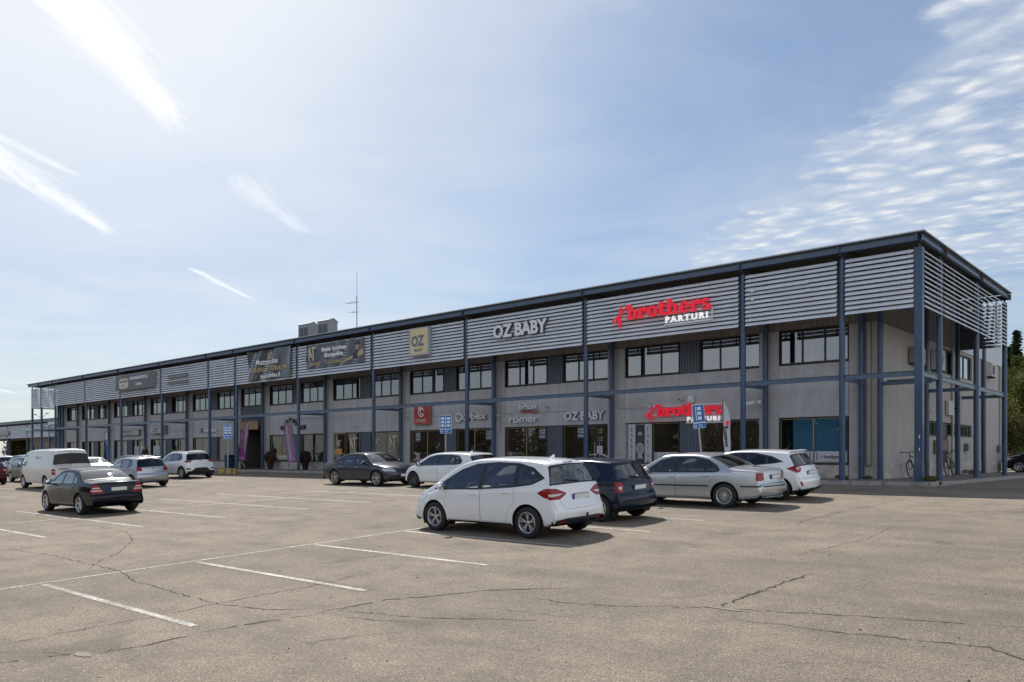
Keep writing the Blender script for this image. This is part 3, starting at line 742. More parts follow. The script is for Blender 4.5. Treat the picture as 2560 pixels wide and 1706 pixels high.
# ---------------------------------------------------------------- ground
def asphalt_mat():
    m = bpy.data.materials.new('asphalt'); m.use_nodes = True; T = NT(m.node_tree); b = m.node_tree.nodes['Principled BSDF']; b.inputs['Specular IOR Level'].default_value = .35
    tc = T.n('ShaderNodeTexCoord').outputs['Object']
    big = T.noise(tc, .16, 5, .6, .6); mid = T.noise(tc, 1.1, 6, .65); fine = T.noise(tc, 38, 4, .75)
    mp = T.n('ShaderNodeMapping'); mp.inputs['Scale'].default_value = (.25, 1.3, 1); T.link(tc, mp.inputs[0]); tr = T.noise(mp.outputs[0], .8, 4, .6)
    v = T.n('ShaderNodeTexVoronoi', feature='F1'); v.inputs['Scale'].default_value = 78; T.link(tc, v.inputs['Vector'])
    vc = T.n('ShaderNodeSeparateColor'); T.link(v.outputs['Color'], vc.inputs[0])
    stone = T.ramp(vc.outputs[0], [(0, .35), (.5, .8), (.9, 1.35), (1, 2.3)])
    base = T.mix(T.ramp(big, [(.35, 0), (.65, 1)]), (.194, .160, .122), (.264, .216, .165))
    base = T.mix(T.ramp(mid, [(.38, .55), (.56, 0)]), base, (.135, .115, .091))
    base = T.mix(T.ramp(tr, [(.30, .5), (.48, 0)]), base, (.128, .110, .088))
    c = T.mix(1, base, stone, 'MULTIPLY'); c = T.mix(.55, base, c)
    c = T.mix(1, c, T.ramp(fine, [(.25, .62), (.5, 1), (.75, 1.35)]), 'MULTIPLY')
    v2 = T.n('ShaderNodeTexVoronoi', feature='F1'); v2.inputs['Scale'].default_value = 7; T.link(tc, v2.inputs['Vector']); v2c = T.n('ShaderNodeSeparateColor'); T.link(v2.outputs['Color'], v2c.inputs[0])
    sp = T.math('MULTIPLY', T.math('LESS_THAN', v2.outputs['Distance'], .10), T.math('GREATER_THAN', v2c.outputs[1], .80))
    c = T.mix(sp, c, T.mix(T.math('GREATER_THAN', v2c.outputs[0], .6), (.03, .028, .026), (.34, .32, .30)))
    oil = T.noise(tc, .55, 3, .45, 1.2); c = T.mix(T.ramp(oil, [(.62, 0), (.72, .45)]), c, (.075, .066, .058))
    mp2 = T.n('ShaderNodeMapping'); mp2.inputs['Scale'].default_value = (.05, .9, 1); T.link(tc, mp2.inputs[0]); c = T.mix(T.ramp(T.noise(mp2.outputs[0], 2.2, 3, .5), [(.56, 0), (.70, .28)]), c, (.11, .095, .082))
    T.link(c, b.inputs['Base Color']); b.inputs['Roughness'].default_value = .88
    bp = T.n('ShaderNodeBump'); bp.inputs['Strength'].default_value = .55; bp.inputs['Distance'].default_value = .012
    T.link(T.math('ADD', T.math('MULTIPLY', v.outputs['Distance'], -1.2), fine), bp.inputs['Height']); T.link(bp.outputs[0], b.inputs['Normal'])
    return m
ASP = asphalt_mat()
m = MB()
ys = [-900, -29, -1, 900]
xs = [-900, -60, -30, 0, 20, 40, 60, 900]
for y0, y1 in zip(ys[:-1], ys[1:]):
    for x0, x1 in zip(xs[:-1], xs[1:]): m.poly([(x0, y0, gz(y0)), (x1, y0, gz(y0)), (x1, y1, gz(y1)), (x0, y1, gz(y1))])
g = m.build('ground', ASP, recalc=False); tag(g, kind='structure')
# painted bay lines
def paint_line_mat():
    m = bpy.data.materials.new('road_paint'); m.use_nodes = True; T = NT(m.node_tree); b = m.node_tree.nodes['Principled BSDF']
    tc = T.n('ShaderNodeTexCoord').outputs['Object']; f = T.noise(tc, 22, 5, .75); w = T.noise(tc, 1.3, 4, .6)
    k = T.math('ADD', f, T.math('MULTIPLY', w, .42))
    T.link(T.mix(T.ramp(k, [(.62, 1), (.80, 0)]), (.54, .525, .49), (.19, .165, .135)), b.inputs['Base Color'])
    bp = T.n('ShaderNodeBump'); bp.inputs['Strength'].default_value = .4; bp.inputs['Distance'].default_value = .01; T.link(T.noise(tc, 60, 3, .7), bp.inputs['Height']); T.link(bp.outputs[0], b.inputs['Normal'])
    b.inputs['Roughness'].default_value = .8; return m
PL = paint_line_mat(); m = MB()
def line(x0, y0, x1, y1, w):
    n = 24; a = Vector((x0, y0)); b = Vector((x1, y1)); d = (b - a); L = d.length; d /= L; q = Vector((-d.y, d.x)) * w / 2; n = max(2, int(L / .6))
    for k in range(n):
        p = a + (b - a) * k / n; r = a + (b - a) * (k + 1) / n
        jl = [random.uniform(.9, 1.1) for _ in range(2)]
        m.poly([(p.x - q.x, p.y - q.y, gz(p.y - q.y) + .004), (r.x - q.x, r.y - q.y, gz(r.y - q.y) + .004), (r.x + q.x, r.y + q.y, gz(r.y + q.y) + .004), (p.x + q.x, p.y + q.y, gz(p.y + q.y) + .004)])
    
line(28.95, -28.9, 29.05, -5.8, .09)
for y in (-28.5, -26.1, -23.7, -21.3, -18.9, -16.6, -14.2, -12.05, -9.95, -7.8): line(29.12, y, 33.7, y + .04, .10)
line(17.85, -29, 17.75, -6, .09)
for y, x0 in ((-26.4, 13.1), (-24, 13.1), (-21.5, 13.1), (-19.3, 13.3), (-17.1, 13.1), (-14.55, 13.1), (-12.3, 13.0), (-9.9, 13.0), (-7.7, 13)): line(x0, y, 17.70, y + .03, .10); line(17.9, y + .03, 22.4, y + .06, .10)
line(1.4, -29, 1.4, -6, .09)
for y in (-22, -19.6, -17.2, -15.0, -12.4, -9.9, -7.8): line(-3.3, y, 1.32, y + .03, .10); line(1.5, y + .03, 6.3, y + .06, .10)
line(-14.6, -29, -14.6, -6, .09)
for y in (-19.6, -17.2, -15.0, -12.4, -9.9, -7.8): line(-19.3, y, -14.7, y, .10); line(-14.5, y, -9.9, y, .10)
tag(m.build('painted_bay_lines', PL, recalc=False), kind='structure')
# cracks in the asphalt
CR = mat('crack', (.030, .026, .022), .95); m = MB()
def crack(P, w=.018, jit=.035, br=.25):
    pts = []
    for a, b in zip(P[:-1], P[1:]):
        L = math.dist(a, b); n = max(2, int(L / .09))
        for k in range(n): t = k / n; pts.append((a[0] + (b[0] - a[0]) * t + random.uniform(-jit, jit), a[1] + (b[1] - a[1]) * t + random.uniform(-jit, jit)))
    pts.append(P[-1]); N = len(pts)
    ws = [w * random.uniform(.25, 1.3) * min(1, .25 + min(i, N - 1 - i) * .12) for i in range(N)]
    for i in range(N - 1):
        if random.random() < .06: continue
        a, b = Vector(pts[i]), Vector(pts[i + 1]); d = (b - a).normalized(); q = Vector((-d.y, d.x))
        A, B_ = q * ws[i] / 2, q * ws[i + 1] / 2
        m.poly([(p.x, p.y, gz(p.y) + .005) for p in (a - A, b - B_, b + B_, a + A)])
        if random.random() < br * .12:
            e = a + (q * random.choice((-1, 1)) + d * random.uniform(-.5, .8)) * random.uniform(.08, .22); m.poly([(p.x, p.y, gz(p.y) + .005) for p in (a - d * .004, e, a + d * .006)])
crack([(34.04, -24.83), (34.1, -24.23), (34.06, -23.6), (34.2, -23.09), (34.38, -22.4)], .024, .03)
crack([(34.3, -22.5), (34.44, -21.48), (34.8, -20.9), (35.08, -20.31), (35.45, -20.0), (35.9, -19.6)], .026)
crack([(33.4, -26.2), (33.6, -25.4), (33.78, -25.0), (33.5, -25.15), (33.35, -25.05)], .022)
crack([(32.7, -26.8), (32.74, -25.32), (32.74, -24.56), (32.81, -23.68), (32.75, -22.84), (32.76, -21.36), (32.6, -20.2)], .014)
crack([(34.22, -22.15), (33.77, -22.63), (32.81, -22.87), (31.49, -22.83), (30.1, -22.77), (28.97, -22.49), (25.74, -22.44), (23.72, -22.65)], .016)
crack([(34.44, -22.22), (35.0, -22.04), (35.6, -21.9), (36.46, -21.37), (37.2, -21.1)], .018)
crack([(34.5, -22.4), (35.1, -22.3), (35.7, -22.1)], .012)
crack([(35.57, -20.38), (36.43, -20.35), (37.02, -20.2), (37.48, -19.9), (38.02, -19.61), (38.84, -19.37), (39.86, -19.02), (40.9, -18.75), (43, -18.1)], .018)
crack([(35.5, -21.2), (36.4, -21.0), (37.2, -20.9)], .010)
crack([(38.02, -19.57), (38.03, -19.03), (38.03, -18.1), (38.09, -16.95)], .04, .05, 1)
crack([(38.4, -20.05), (38.81, -19.97), (39.31, -19.96), (40.19, -19.81), (40.77, -19.73), (41.11, -19.96), (42, -19.9)], .018)
crack([(35.86, -12.12), (35.58, -11.21), (35.74, -8.1), (35.96, -5.51)], .018)
crack([(20.9, -19.4), (21.24, -19.86), (23.26, -19.97), (24.84, -20.55), (26.63, -21.6), (27.25, -22.12), (28.31, -22.78)], .016)
crack([(35.3, -23.6), (35.6, -22.9), (35.9, -22.5)], .012)
crack([(37.2, -16), (37.6, -13.2), (37.4, -11)], .010)
crack([(24.2, -17), (25.2, -15.5), (26.6, -15.2), (26.4, -12.4)], .010)
tag(m.build('asphalt_cracks', CR, recalc=False), kind='structure')
m = MB()                                                          # sealed repair patches
for cx, cy, a, b in ((33.93, -24.93, .15, .06), (38.15, -19.62, .30, .035)):
    m.poly([(cx + a * math.cos(t) * random.uniform(.6, 1.25), cy + b * math.sin(t) * random.uniform(.6, 1.25), gz(cy + b * math.sin(t)) + .006) for t in [k * math.pi / 9 for k in range(18)]])
tag(m.build('asphalt_patches', mat('patch', (.215, .185, .15), .9, noise=(30, .2)), recalc=False), kind='structure')

# raised walk under the canopy
PAV = mat('paving', (.16, .135, .12), .85, noise=(9, .35), bump=(50, .3)); KB = mat('kerb_stone', (.30, .28, .26), .85, noise=(6, .35), bump=(40, .3))
m = MB(); m.box(-48, 35.35, -.82, 2.6, -.3, 0); m.box(32.6, 35.35, 2.6, 17.5, -.3, 0); m.box(32.6, 60, 17.5, 45, -.3, 0); tag(m.build('pavement', PAV), kind='structure')
m = MB()
x = -48
while x < 35.3: L = min(1.0, 35.35 - x); m.box(x + .006, x + L - .006, -.94, -.825, -.3, .004 + random.uniform(-.004, .006)); x += 1.0
y = -.94
while y < 17.4: m.box(35.355, 35.475, y + .006, y + .994, -.3, .004 + random.uniform(-.01, .01)); y += 1.0
tag(m.build('kerb', KB, bevel=.012), kind='structure')
# ---------------------------------------------------------------- the two-storey retail building
BLUE = mat('blue_steel', (.022, .056, .120), .42, noise=(3, .25), coat=.25)
BLUEB = mat('blue_steel_beam', (.060, .100, .165), .42, noise=(3, .2), coat=.25)
def chip(m):
    T = NT(m.node_tree); b = m.node_tree.nodes['Principled BSDF']; src = b.inputs['Base Color'].links[0].from_socket; tc = T.n('ShaderNodeTexCoord').outputs['Object']
    f = T.math('MULTIPLY', T.ramp(T.noise(tc, 17, 6, .75), [(.66, 0), (.69, 1)]), T.ramp(T.noise(tc, 1.7, 3, .5), [(.5, 0), (.56, 1)]))
    r = T.ramp(T.noise(tc, 5, 5, .7), [(.63, 0), (.72, .6)]); T.link(T.mix(f, T.mix(r, src, (.075, .06, .055)), (.30, .32, .34)), b.inputs['Base Color'])
chip(BLUE)
GALV = mat('zinc_roof_sheet', (.42, .43, .44), .4, metal=.5)
LOUV = mat('louvre_grey', (.68, .72, .78), .42, metal=.0, noise=(1.4, .08))
SOFF = mat('soffit', (.09, .088, .085), .7)
DKF = mat('dark_frame', (.016, .017, .019), .45)
GOLD = mat('brass_frame', (.36, .26, .13), .42, metal=.4)
COR = mat('blue_grey_cladding', (.085, .105, .14), .5, noise=(2, .15))
PLN = mat('plinth_concrete', (.42, .39, .36), .9, noise=(3, .30), bump=(30, .3))
def wallmat(name, c, dirt, bs=.075):
    m = bpy.data.materials.new(name); m.use_nodes = True; T = NT(m.node_tree); b = m.node_tree.nodes['Principled BSDF']; tc = T.n('ShaderNodeTexCoord').outputs['Object']
    sep = T.n('ShaderNodeSeparateXYZ'); T.link(tc, sep.inputs[0]); cb = T.n('ShaderNodeCombineXYZ'); T.link(T.math('ADD', sep.outputs[0], sep.outputs[1]), cb.inputs[0]); T.link(sep.outputs[2], cb.inputs[1])
    br = T.n('ShaderNodeTexBrick'); T.link(cb.outputs[0], br.inputs['Vector']); br.inputs['Scale'].default_value = 1; br.inputs['Brick Width'].default_value = .28; br.inputs['Row Height'].default_value = bs
    br.inputs['Mortar Size'].default_value = .006; br.inputs['Color1'].default_value = (*c, 1); br.inputs['Color2'].default_value = (*[q * .90 for q in c], 1); br.inputs['Mortar'].default_value = (*[q * .72 for q in c], 1)
    mp = T.n('ShaderNodeMapping'); mp.inputs['Scale'].default_value = (1, 1, .22); T.link(tc, mp.inputs[0])
    st = T.noise(mp.outputs[0], 2.4, 6, .65); gr = T.noise(tc, 26, 4, .7)
    col = T.mix(T.ramp(st, [(.36, dirt), (.62, 0)]), br.outputs['Color'], tuple(q * .62 for q in c))
    col = T.mix(1, col, T.ramp(gr, [(.3, .84), (.7, 1.14)]), 'MULTIPLY')
    T.link(col, b.inputs['Base Color']); b.inputs['Roughness'].default_value = .88
    bp = T.n('ShaderNodeBump'); bp.inputs['Strength'].default_value = .5; bp.inputs['Distance'].default_value = .006; T.link(T.math('ADD', T.math('MULTIPLY', br.outputs['Fac'], -.8), T.math('MULTIPLY', gr, .5)), bp.inputs['Height']); T.link(bp.outputs[0], b.inputs['Normal'])
    return m
WALL = wallmat('front_brick', (.54, .535, .555), .5); PIER = wallmat('pier_brick', (.50, .495, .515), .4); SIDE = wallmat('side_brick', (.48, .45, .42), .35)
def cormat(name, c):
    m = mat(name, c, .6, noise=(3, .25, (1, 1, .15))); return m
UPC = mat('upper_cladding', (.19, .165, .148), .62, noise=(2.2, .22, (1, 1, .2)))
WHC = mat('white_cladding', (.55, .58, .62), .5)
WGL = glass('window_glass', (.50, .52, .52), 1.0, 2.1, .05)
SGL = glass('shop_glass', (.66, .66, .66), .9, 1.5, .025)
ROOM = mat('room_dark', (.16, .145, .13), .9, noise=(.7, .5)); CEIL = mat('room_ceiling', (.25, .25, .24), .9)

BLD = empty('retail_building', (0, 0, 0), 0, 'long two-storey grey brick retail building with blue columns and grey louvre screens', 'building')
COLX = [-6.347 * 7.2, -6 * 7.2] + [(-5.5 + k) * 7.2 for k in range(5)] + [k * 7.2 for k in range(-1, 5)] + [4.5 * 7.2, 4.838 * 7.2]
XL, XR = COLX[0], COLX[-1]
ZL0, ZL1 = 5.58, 7.49
def column(x, y, z1, r=.1, square=False):
    m = MB()
    if square: m.box(x - .12, x + .12, y - .12, y + .12, 0, z1)
    else: m.tube((x, y, 0), (x, y, z1), r, n=20)
    m.box(x - .14, x + .14, y - .14, y + .14, .0, .015)
    m.tube((x, y, z1), (x, y, 7.68), .035, n=10)
    return m.build('column', BLUE, BLD, smooth=True, bevel=.012 if square else 0)
for x in COLX: column(x, 0, 7.5, square=(x == XR))
SIDEY = [2.33, 7.55, 12.65]
for y in SIDEY: column(XR, y, 7.5)
INX = COLX[1:-1] + [33.05, -43.95]
for x in INX: column(x, 1.9, 7.6)
for y in (7.55, 12.45, 17.4): column(33.05, y, 7.6 if y < 14 else 6.5)
column(XL, 2.33, 7.5); column(XL, 7.55, 7.5); column(XL, 12.65, 7.5)
def ibeam_x(x0, x1, y, z0, z1, w=.09, name='beam', mt=None):
    m = MB(); m.box(x0, x1, y - .008, y + .008, z0 + .014, z1 - .014); m.box(x0, x1, y - w / 2, y + w / 2, z0, z0 + .014); m.box(x0, x1, y - w / 2, y + w / 2, z1 - .014, z1); return m.build(name, mt or BLUEB, BLD)
def ibeam_y(x, y0, y1, z0, z1, w=.09, name='beam', mt=None):
    m = MB(); m.box(x - .008, x + .008, y0, y1, z0 + .014, z1 - .014); m.box(x - w / 2, x + w / 2, y0, y1, z0, z0 + .014); m.box(x - w / 2, x + w / 2, y0, y1, z1 - .014, z1); return m.build(name, mt or BLUEB, BLD)
for a, b in zip(COLX[:-1], COLX[1:]):
    ibeam_x(a + .10, b - .10, 0, 3.40, 3.57)
    m = MB(); ibeam_x(a + .05, b - .05, -.30, 7.66, 7.87, .12, 'eaves_beam')
for x in COLX[1:-1]: ibeam_y(x, .1, 1.8, 3.38, 3.52)
for x in COLX: m = MB(); m.box(x - .045, x + .045, -.38, -.22, 7.65, 7.88); m.build('beam_joint', BLUE, BLD)
Y = [0] + SIDEY
for X_ in (XR, XL):
    for a, b in zip(Y[:-1], Y[1:]): ibeam_y(X_, a + .12, b - .10, 3.40, 3.57); ibeam_y(X_ + (.14 if X_ > 0 else -.14), a - .25 if a == 0 else a, b, 7.66, 7.87, .12, 'eaves_beam')
for y in SIDEY: ibeam_x(33.15, XR - .1, y, 3.38, 3.52)
ibeam_x(33.15, XR - .12, 1.9, 3.30, 3.44, name='beam')
# louvre screens: tilted blades on short brackets, one screen to a bay
def louvre(a, b, axis, c, out=-1, name='louvre_screen', z0=ZL0, z1=ZL1, n=12, nobr=False, mt=None):
    m = MB(); P = (z1 - z0) / n; L = b - a
    for k in range(n):
        z = z0 + P * k + .012; pr = [(out * .075, z), (out * .07, z - .008), (out * -.005, z + P * .66), (out * -.015, z + P * .655)]
        pr = [(out * .100, z - .006), (out * .088, z - .012), (out * -.012, z + P * .70), (out * .0, z + P * .725)]
        if axis == 'x': m.prism([(c + p, q) for p, q in pr], 'x', a, b)
        else: m.prism([(c + p, q) for p, q in pr], 'y', a, b)
    s = m.build(name, mt or LOUV, BLD)
    if nobr: return
    m = MB(); ks = max(1, round(L / 1.8)); xs_ = [a + .14] + [a + L * k / ks for k in range(1, ks)] + [b - .14]
    if L > 4: xs_ += [a + L * .345, a + L * .66]
    for x in xs_:
        w = .022
        if axis == 'x': m.box(x - w, x + w, *sorted((c - out * .02, c - out * .062)), z0, z1)
        else: m.box(*sorted((c - out * .02, c - out * .062)), x - w, x + w, z0, z1)
    m.build('louvre_bracket', mat('bracket_grey', (.22, .225, .23), .5), s)
for a, b in zip(COLX[:-1], COLX[1:]): louvre(a + .14, b - .14, 'x', -.06)
for a, b in zip(Y[:-1], Y[1:]): louvre(a + .13, b - .11, 'y', XR + .06, 1); louvre(a + .13, b - .11, 'y', XL - .06, -1)
louvre(33.2, XR - .12, 'x', 12.66, -1, nobr=True, mt=mat('louvre_shaded', (.16, .17, .19), .7)); louvre(XL + .12, -43.0, 'x', 12.66, -1, nobr=True, mt=mat('louvre_shaded', (.16, .17, .19), .7))  # rear panels use a darker copy of the louvre grey, shade put into the colour
# roof
m = MB(); m.box(XL - .3, XR + .27, -.46, 12.78, 7.90, 7.94); m.build('roof', GALV, BLD)
m = MB(); y = -.42
while y < 12.65: m.box(XL - .26, XR + .24, y, y + .10, 7.875, 7.898); y += .2
m.build('roof_deck', SOFF, BLD)
for x in COLX[1:-1]: ibeam_y(x, -.25, 2.2, 7.62, 7.84, name='rafter', mt=SOFF)
for y in SIDEY: ibeam_x(32.9, XR + .25, y, 7.62, 7.84, name='rafter', mt=SOFF)
# front wall ------------------------------------------------------
YW = 2.12
def pier(x0, x1):
    m = MB(); m.box(x0, x1, YW - .035, YW + .3, .50, 5.62); m.build('pier', PIER, BLD); m = MB(); m.box(x0, x1, YW - .045, YW + .3, 0, .497); m.build('plinth', PLN, BLD)
def corr(x0, x1, z0, z1, y, mt, name='cladding_panel', pitch=.14, d=.03):
    m = MB(); n = max(1, round((x1 - x0) / pitch)); p = (x1 - x0) / n; P = []
    for k in range(n):
        a = x0 + p * k; P += [(a, y), (a + p * .12, y - d), (a + p * .55, y - d), (a + p * .67, y)]
    P.append((x1, y)); 
    for q, r in zip(P[:-1], P[1:]): m.poly([(q[0], q[1], z0), (r[0], r[1], z0), (r[0], r[1], z1), (q[0], q[1], z1)])
    m.poly([(x0, y, z0), (x1, y, z0), (x1, y - d, z0), (x0, y - d, z0)])
    return m.build(name, mt, BLD, recalc=False)
def window(x0, x1, z0, z1, n, fm, gm, y=YW + .10, ft=.055, name='window', parent=None, ed=.09, side=None):
    """frame with n lights"""
    m = MB(); m.cur = 0
    # dark reveal round the opening
    m.box(x0, x0 + .03, YW, y + .06, z0, z1); m.box(x1 - .03, x1, YW, y + .06, z0, z1); m.box(x0 + .03, x1 - .03, YW, y + .06, z1 - .03, z1); m.box(x0 + .03, x1 - .03, YW - .03, y + .06, z0, z0 + .03)
    m.cur = 1; a, b = x0 + .03, x1 - .03; w = (b - a) / n; c, d = z0 + .03, z1 - .03
    m.box(a, b, y - .02, y + .03, c, c + ft); m.box(a, b, y - .02, y + .03, d - ft, d)
    for k in range(n + 1):
        xx = a + w * k; m.box(max(a, xx - ft * .6), min(b, xx + ft * .6), y - .022, y + .032, c + ft, d - ft)
    f = m.build(name, [DKF, fm], BLD)
    m = MB(); m.poly([(a, y + .005, c), (b, y + .005, c), (b, y + .005, d), (a, y + .005, d)]); m.build('pane', gm, f, recalc=False)
    return f
BW = wallmat('front_brick_band', (.56, .555, .58), .55)
def bay(x0, full=True, low=('w', 'w'), up=True):
    A0, A1, B0, B1, E = (x0 + .58, x0 + 3.28, x0 + 4.26, x0 + 6.86, x0 + 6.9) if full else (x0 + .45, x0 + 3.07, None, None, x0 + 3.1)
    xa, xb = A0, (B1 if full else A1)
    m = MB(); m.box(xa, xb, YW, YW + .25, 2.30, 4.28); m.build('wall_panel', BW, BLD)
    m = MB(); m.box(xa, xb, YW - .02, YW + .25, 0, .50); m.build('plinth', PLN, BLD)
    window(A0, A1, 4.30, 5.62, 3, DKF, WGL)
    if full:
        window(B0, B1, 4.30, 5.62, 3, DKF, WGL); corr(A1, B0, 4.30, 5.62, YW + .06, COR)
        corr(A1, B0, .52, 2.28, YW + .06, COR)
    return xa, xb
def base_sill(x0, x1):
    m = MB(); m.box(x0, x1, YW - .03, YW + .1, .50, .545); m.build('window_sill', DKF, BLD)
for n in (-5.5, -4.5, -3.5, -2.5, -1, 0, 1, 2, 3):
    x = n * 7.2; bay(x); base_sill(x + .58, x + 6.86); pier(x + (-.34), x + .58)
for n in (-6, 4): x = n * 7.2; bay(x, False); base_sill(x + .45, x + 3.07); pier(x - .34 if n == 4 else -44.3, x + .45)
# entrance half bay with the garage-like recess
x = -10.8; pier(x - .34, x + .42)
window(x + .48, x + 3.05, 4.35, 5.68, 3, DKF, WGL); corr(x + .45, x + 3.1, 3.0, 4.33, YW + .03, COR)
m = MB(); m.box(x + .42, x + 3.15, YW + 1.6, YW + 1.7, 0, 3.0); m.box(x + .42, x + .44, YW, YW + 1.6, 0, 3.0); m.box(x + 3.13, x + 3.15, YW, YW + 1.6, 0, 3.0); m.build('entrance_recess', mat('recess', (.07, .06, .058), .8), BLD)
pier(28.8 + 3.1, 32.15); m = MB(); m.box(32.15, 32.95, YW - .06, YW + .3, .5, 5.62); m.build('pier', SIDE, BLD); m = MB(); m.box(32.15, 32.96, YW - .07, YW + .3, 0, .497); m.build('plinth', PLN, BLD)
pier(-40.1, -39.94)
# upper band of dark corrugated sheet under the roof
corr(-44.3, 32.98, 5.63, 7.93, YW - .02, UPC, 'upper_cladding', .2, .025)
# shop windows / doors at ground level
for n in (-5.5, -4.5, -3.5, -2.5, -1, 0, 1, 2, 3):
    x = n * 7.2
    if n == 3:
        window(x + 1.95, x + 3.28, .55, 2.28, 1, GOLD, SGL, ft=.028); window(x + 4.26, x + 6.86, .55, 2.28, 2, GOLD, SGL, ft=.028)
    elif n == -1:
        window(x + .58, x + 3.28, .55, 2.28, 2, GOLD, SGL, ft=.035); window(x + 4.3, x + 5.62, .55, 2.28, 1, GOLD, SGL, ft=.03)
    elif n == 0:
        window(x + 1.75, x + 3.28, .05, 2.28, 1, GOLD, SGL, ft=.035); window(x + 4.26, x + 6.86, .55, 2.28, 2, GOLD, SGL, ft=.035)
    elif n == 2:
        window(x + .58, x + 3.28, .55, 2.28, 2, GOLD, SGL, ft=.032); window(x + 4.26, x + 5.62, .55, 2.28, 1, GOLD, SGL, ft=.032)
    else:
        window(x + .58, x + 3.28, .55, 2.28, 2, GOLD if n > -3 else DKF, SGL, ft=.032); window(x + 4.26, x + 6.86, .55, 2.28, 2, GOLD if n > -3 else DKF, SGL, ft=.032)
window(28.8 + .45, 28.8 + 3.05, .55, 2.28, 2, GOLD, SGL, ft=.032); window(-43.2 + .45, -43.2 + 3.05, .55, 2.28, 2, GOLD, SGL, ft=.03)
def door(x0, x1, z1=2.27, fm=None, leaf=1, handle=1):
    m = MB(); y = YW + .06; n = leaf; w = (x1 - x0) / n; m.box(x0, x1, y - .01, y + .05, z1 - .06, z1); m.box(x0, x1, y - .01, y + .05, .02, .16)
    for k in range(n + 1): xx = x0 + w * k; m.box(max(x0, xx - .05), min(x1, xx + .05), y - .015, y + .055, .16, z1 - .06)
    m.box(x0, x1, y - .008, y + .048, .98, 1.05)
    d = m.build('door', fm or DKF, BLD); m = MB(); m.poly([(x0, y + .02, .1), (x1, y + .02, .1), (x1, y + .02, z1), (x0, y + .02, z1)]); m.build('pane', SGL, d, recalc=False)
    for k in range(n):
        xx = x0 + w * k + (w - .13 if (k == 0 and n > 1) else .13); m = MB(); m.path([(xx, y - .02, .75), (xx, y - .08, .8), (xx, y - .08, 1.45), (xx, y - .02, 1.5)], .014, 8); m.build('handle', mat('steel', (.5, .5, .5), .3, metal=1), d, smooth=True)
    return d
door(-7.2 + 5.68, -7.2 + 6.86, leaf=1); door(0.62, 1.72, fm=GOLD); door(14.4 + 5.66, 14.4 + 6.86, leaf=2); door(-25.2 + 4.3 + .02, -25.2 + 5.2, leaf=1)
# dark rooms behind the glass
m = MB()
for z0, z1 in ((.02, 3.1), (3.4, 7.5)):
    m.cur = 0; m.poly([(-44.3, 7.5, z0), (32.8, 7.5, z0), (32.8, 7.5, z1), (-44.3, 7.5, z1)]); m.cur = 2; m.poly([(-44.3, 2.4, z0), (32.8, 2.4, z0), (32.8, 7.5, z0), (-44.3, 7.5, z0)]); m.cur = 1; m.poly([(-44.3, 2.4, z1), (32.8, 2.4, z1), (32.8, 7.5, z1), (-44.3, 7.5, z1)])
    m.cur = 0
    for n in (-6, -5.5, -4.5, -3.5, -2.5, -1.5, -1, 0, 1, 2, 3, 4): m.box(n * 7.2 - .05, n * 7.2 + .05, 2.45, 7.5, z0, z1)
m.build('interior_rooms', [ROOM, CEIL, mat('room_floor', (.12, .11, .10), .5)], BLD, recalc=False)
m = MB(); m.box(-44.3, 32.75, 7.6, 7.7, 0, 7.9); m.box(-44.3, -44.2, 2.5, 12, 0, 7.9); m.build('core_wall', SIDE, BLD)
# blinds / curtains seen in the upper windows
m = MB(); random.seed(3)
for n in (-5.5, -4.5, -3.5, -2.5, -1, 0, 1, 2, 3, 4):
    for s in (.62, 4.3):
        if n == 4 and s > 1: continue
        for k in range(3):
            if random.random() < .5:
                x = n * 7.2 + s + k * .88; m.box(x + .04, x + .16, YW + .3, YW + .32, 4.4, 5.5)
m.build('curtain', mat('curtain', (.55, .55, .53), .8), BLD)
# side wall (gable end) --------------------------------------------
XS = 32.95
def sbox(name, y0, y1, z0, z1, mt, d0=-.25, d1=0): m = MB(); m.box(XS + d0, XS + d1, y0, y1, z0, z1); return m.build(name, mt, BLD)
sbox('plinth', 2.43, 21.75, 0, .56, PLN, -.25, .012)
sbox('side_wall', 2.43, 8.3, .56, 5.6, SIDE); sbox('side_wall', 8.3, 10.3, .56, 1.66, SIDE); sbox('side_wall', 8.3, 12.2, 2.29, 4.40, SIDE); sbox('side_wall', 11.25, 15.45, .56, 1.72, SIDE)
sbox('side_wall', 12.2, 15.45, 2.29, 4.40, SIDE); sbox('side_wall', 8.3, 9.9, 4.40, 5.6, SIDE); sbox('side_wall', 15.45, 21.75, .56, 5.6, SIDE)
sbox('side_wall', 9.9, 15.45, 5.5, 5.6, SIDE); sbox('side_wall', 12.1, 13.0, 4.4, 5.5, COR, -.25, -.06)
sbox('inner_wall', 2.43, 21.75, 0, 5.6, ROOM, -.75, -.7)
def swin(y0, y1, z0, z1, n):
    m = MB(); f = .05; x = XS - .1; m.box(x - .03, x + .03, y0, y1, z0, z0 + f); m.box(x - .03, x + .03, y0, y1, z1 - f, z1)
    for k in range(n + 1): yy = y0 + (y1 - y0) * k / n; m.box(x - .032, x + .032, max(y0, yy - .03), min(y1, yy + .03), z0 + f, z1 - f)
    w = m.build('window', DKF, BLD); m = MB(); m.poly([(x, y0, z0), (x, y1, z0), (x, y1, z1), (x, y0, z1)]); m.build('pane', WGL, w, recalc=False)
swin(9.95, 12.08, 4.42, 5.48, 2); swin(13.05, 15.42, 4.42, 5.48, 2); swin(8.33, 10.28, 1.68, 2.27, 2); swin(11.28, 15.42, 1.74, 2.27, 3)
m = MB(); m.box(XS - .12, XS - .06, 10.32, 11.22, .02, 2.27); dd = m.build('door', DKF, BLD); m = MB(); m.tube((XS - .05, 10.45, 1.0), (XS - .05, 10.45, 1.15), .02, n=8); m.build('handle', mat('steel', ()), dd)
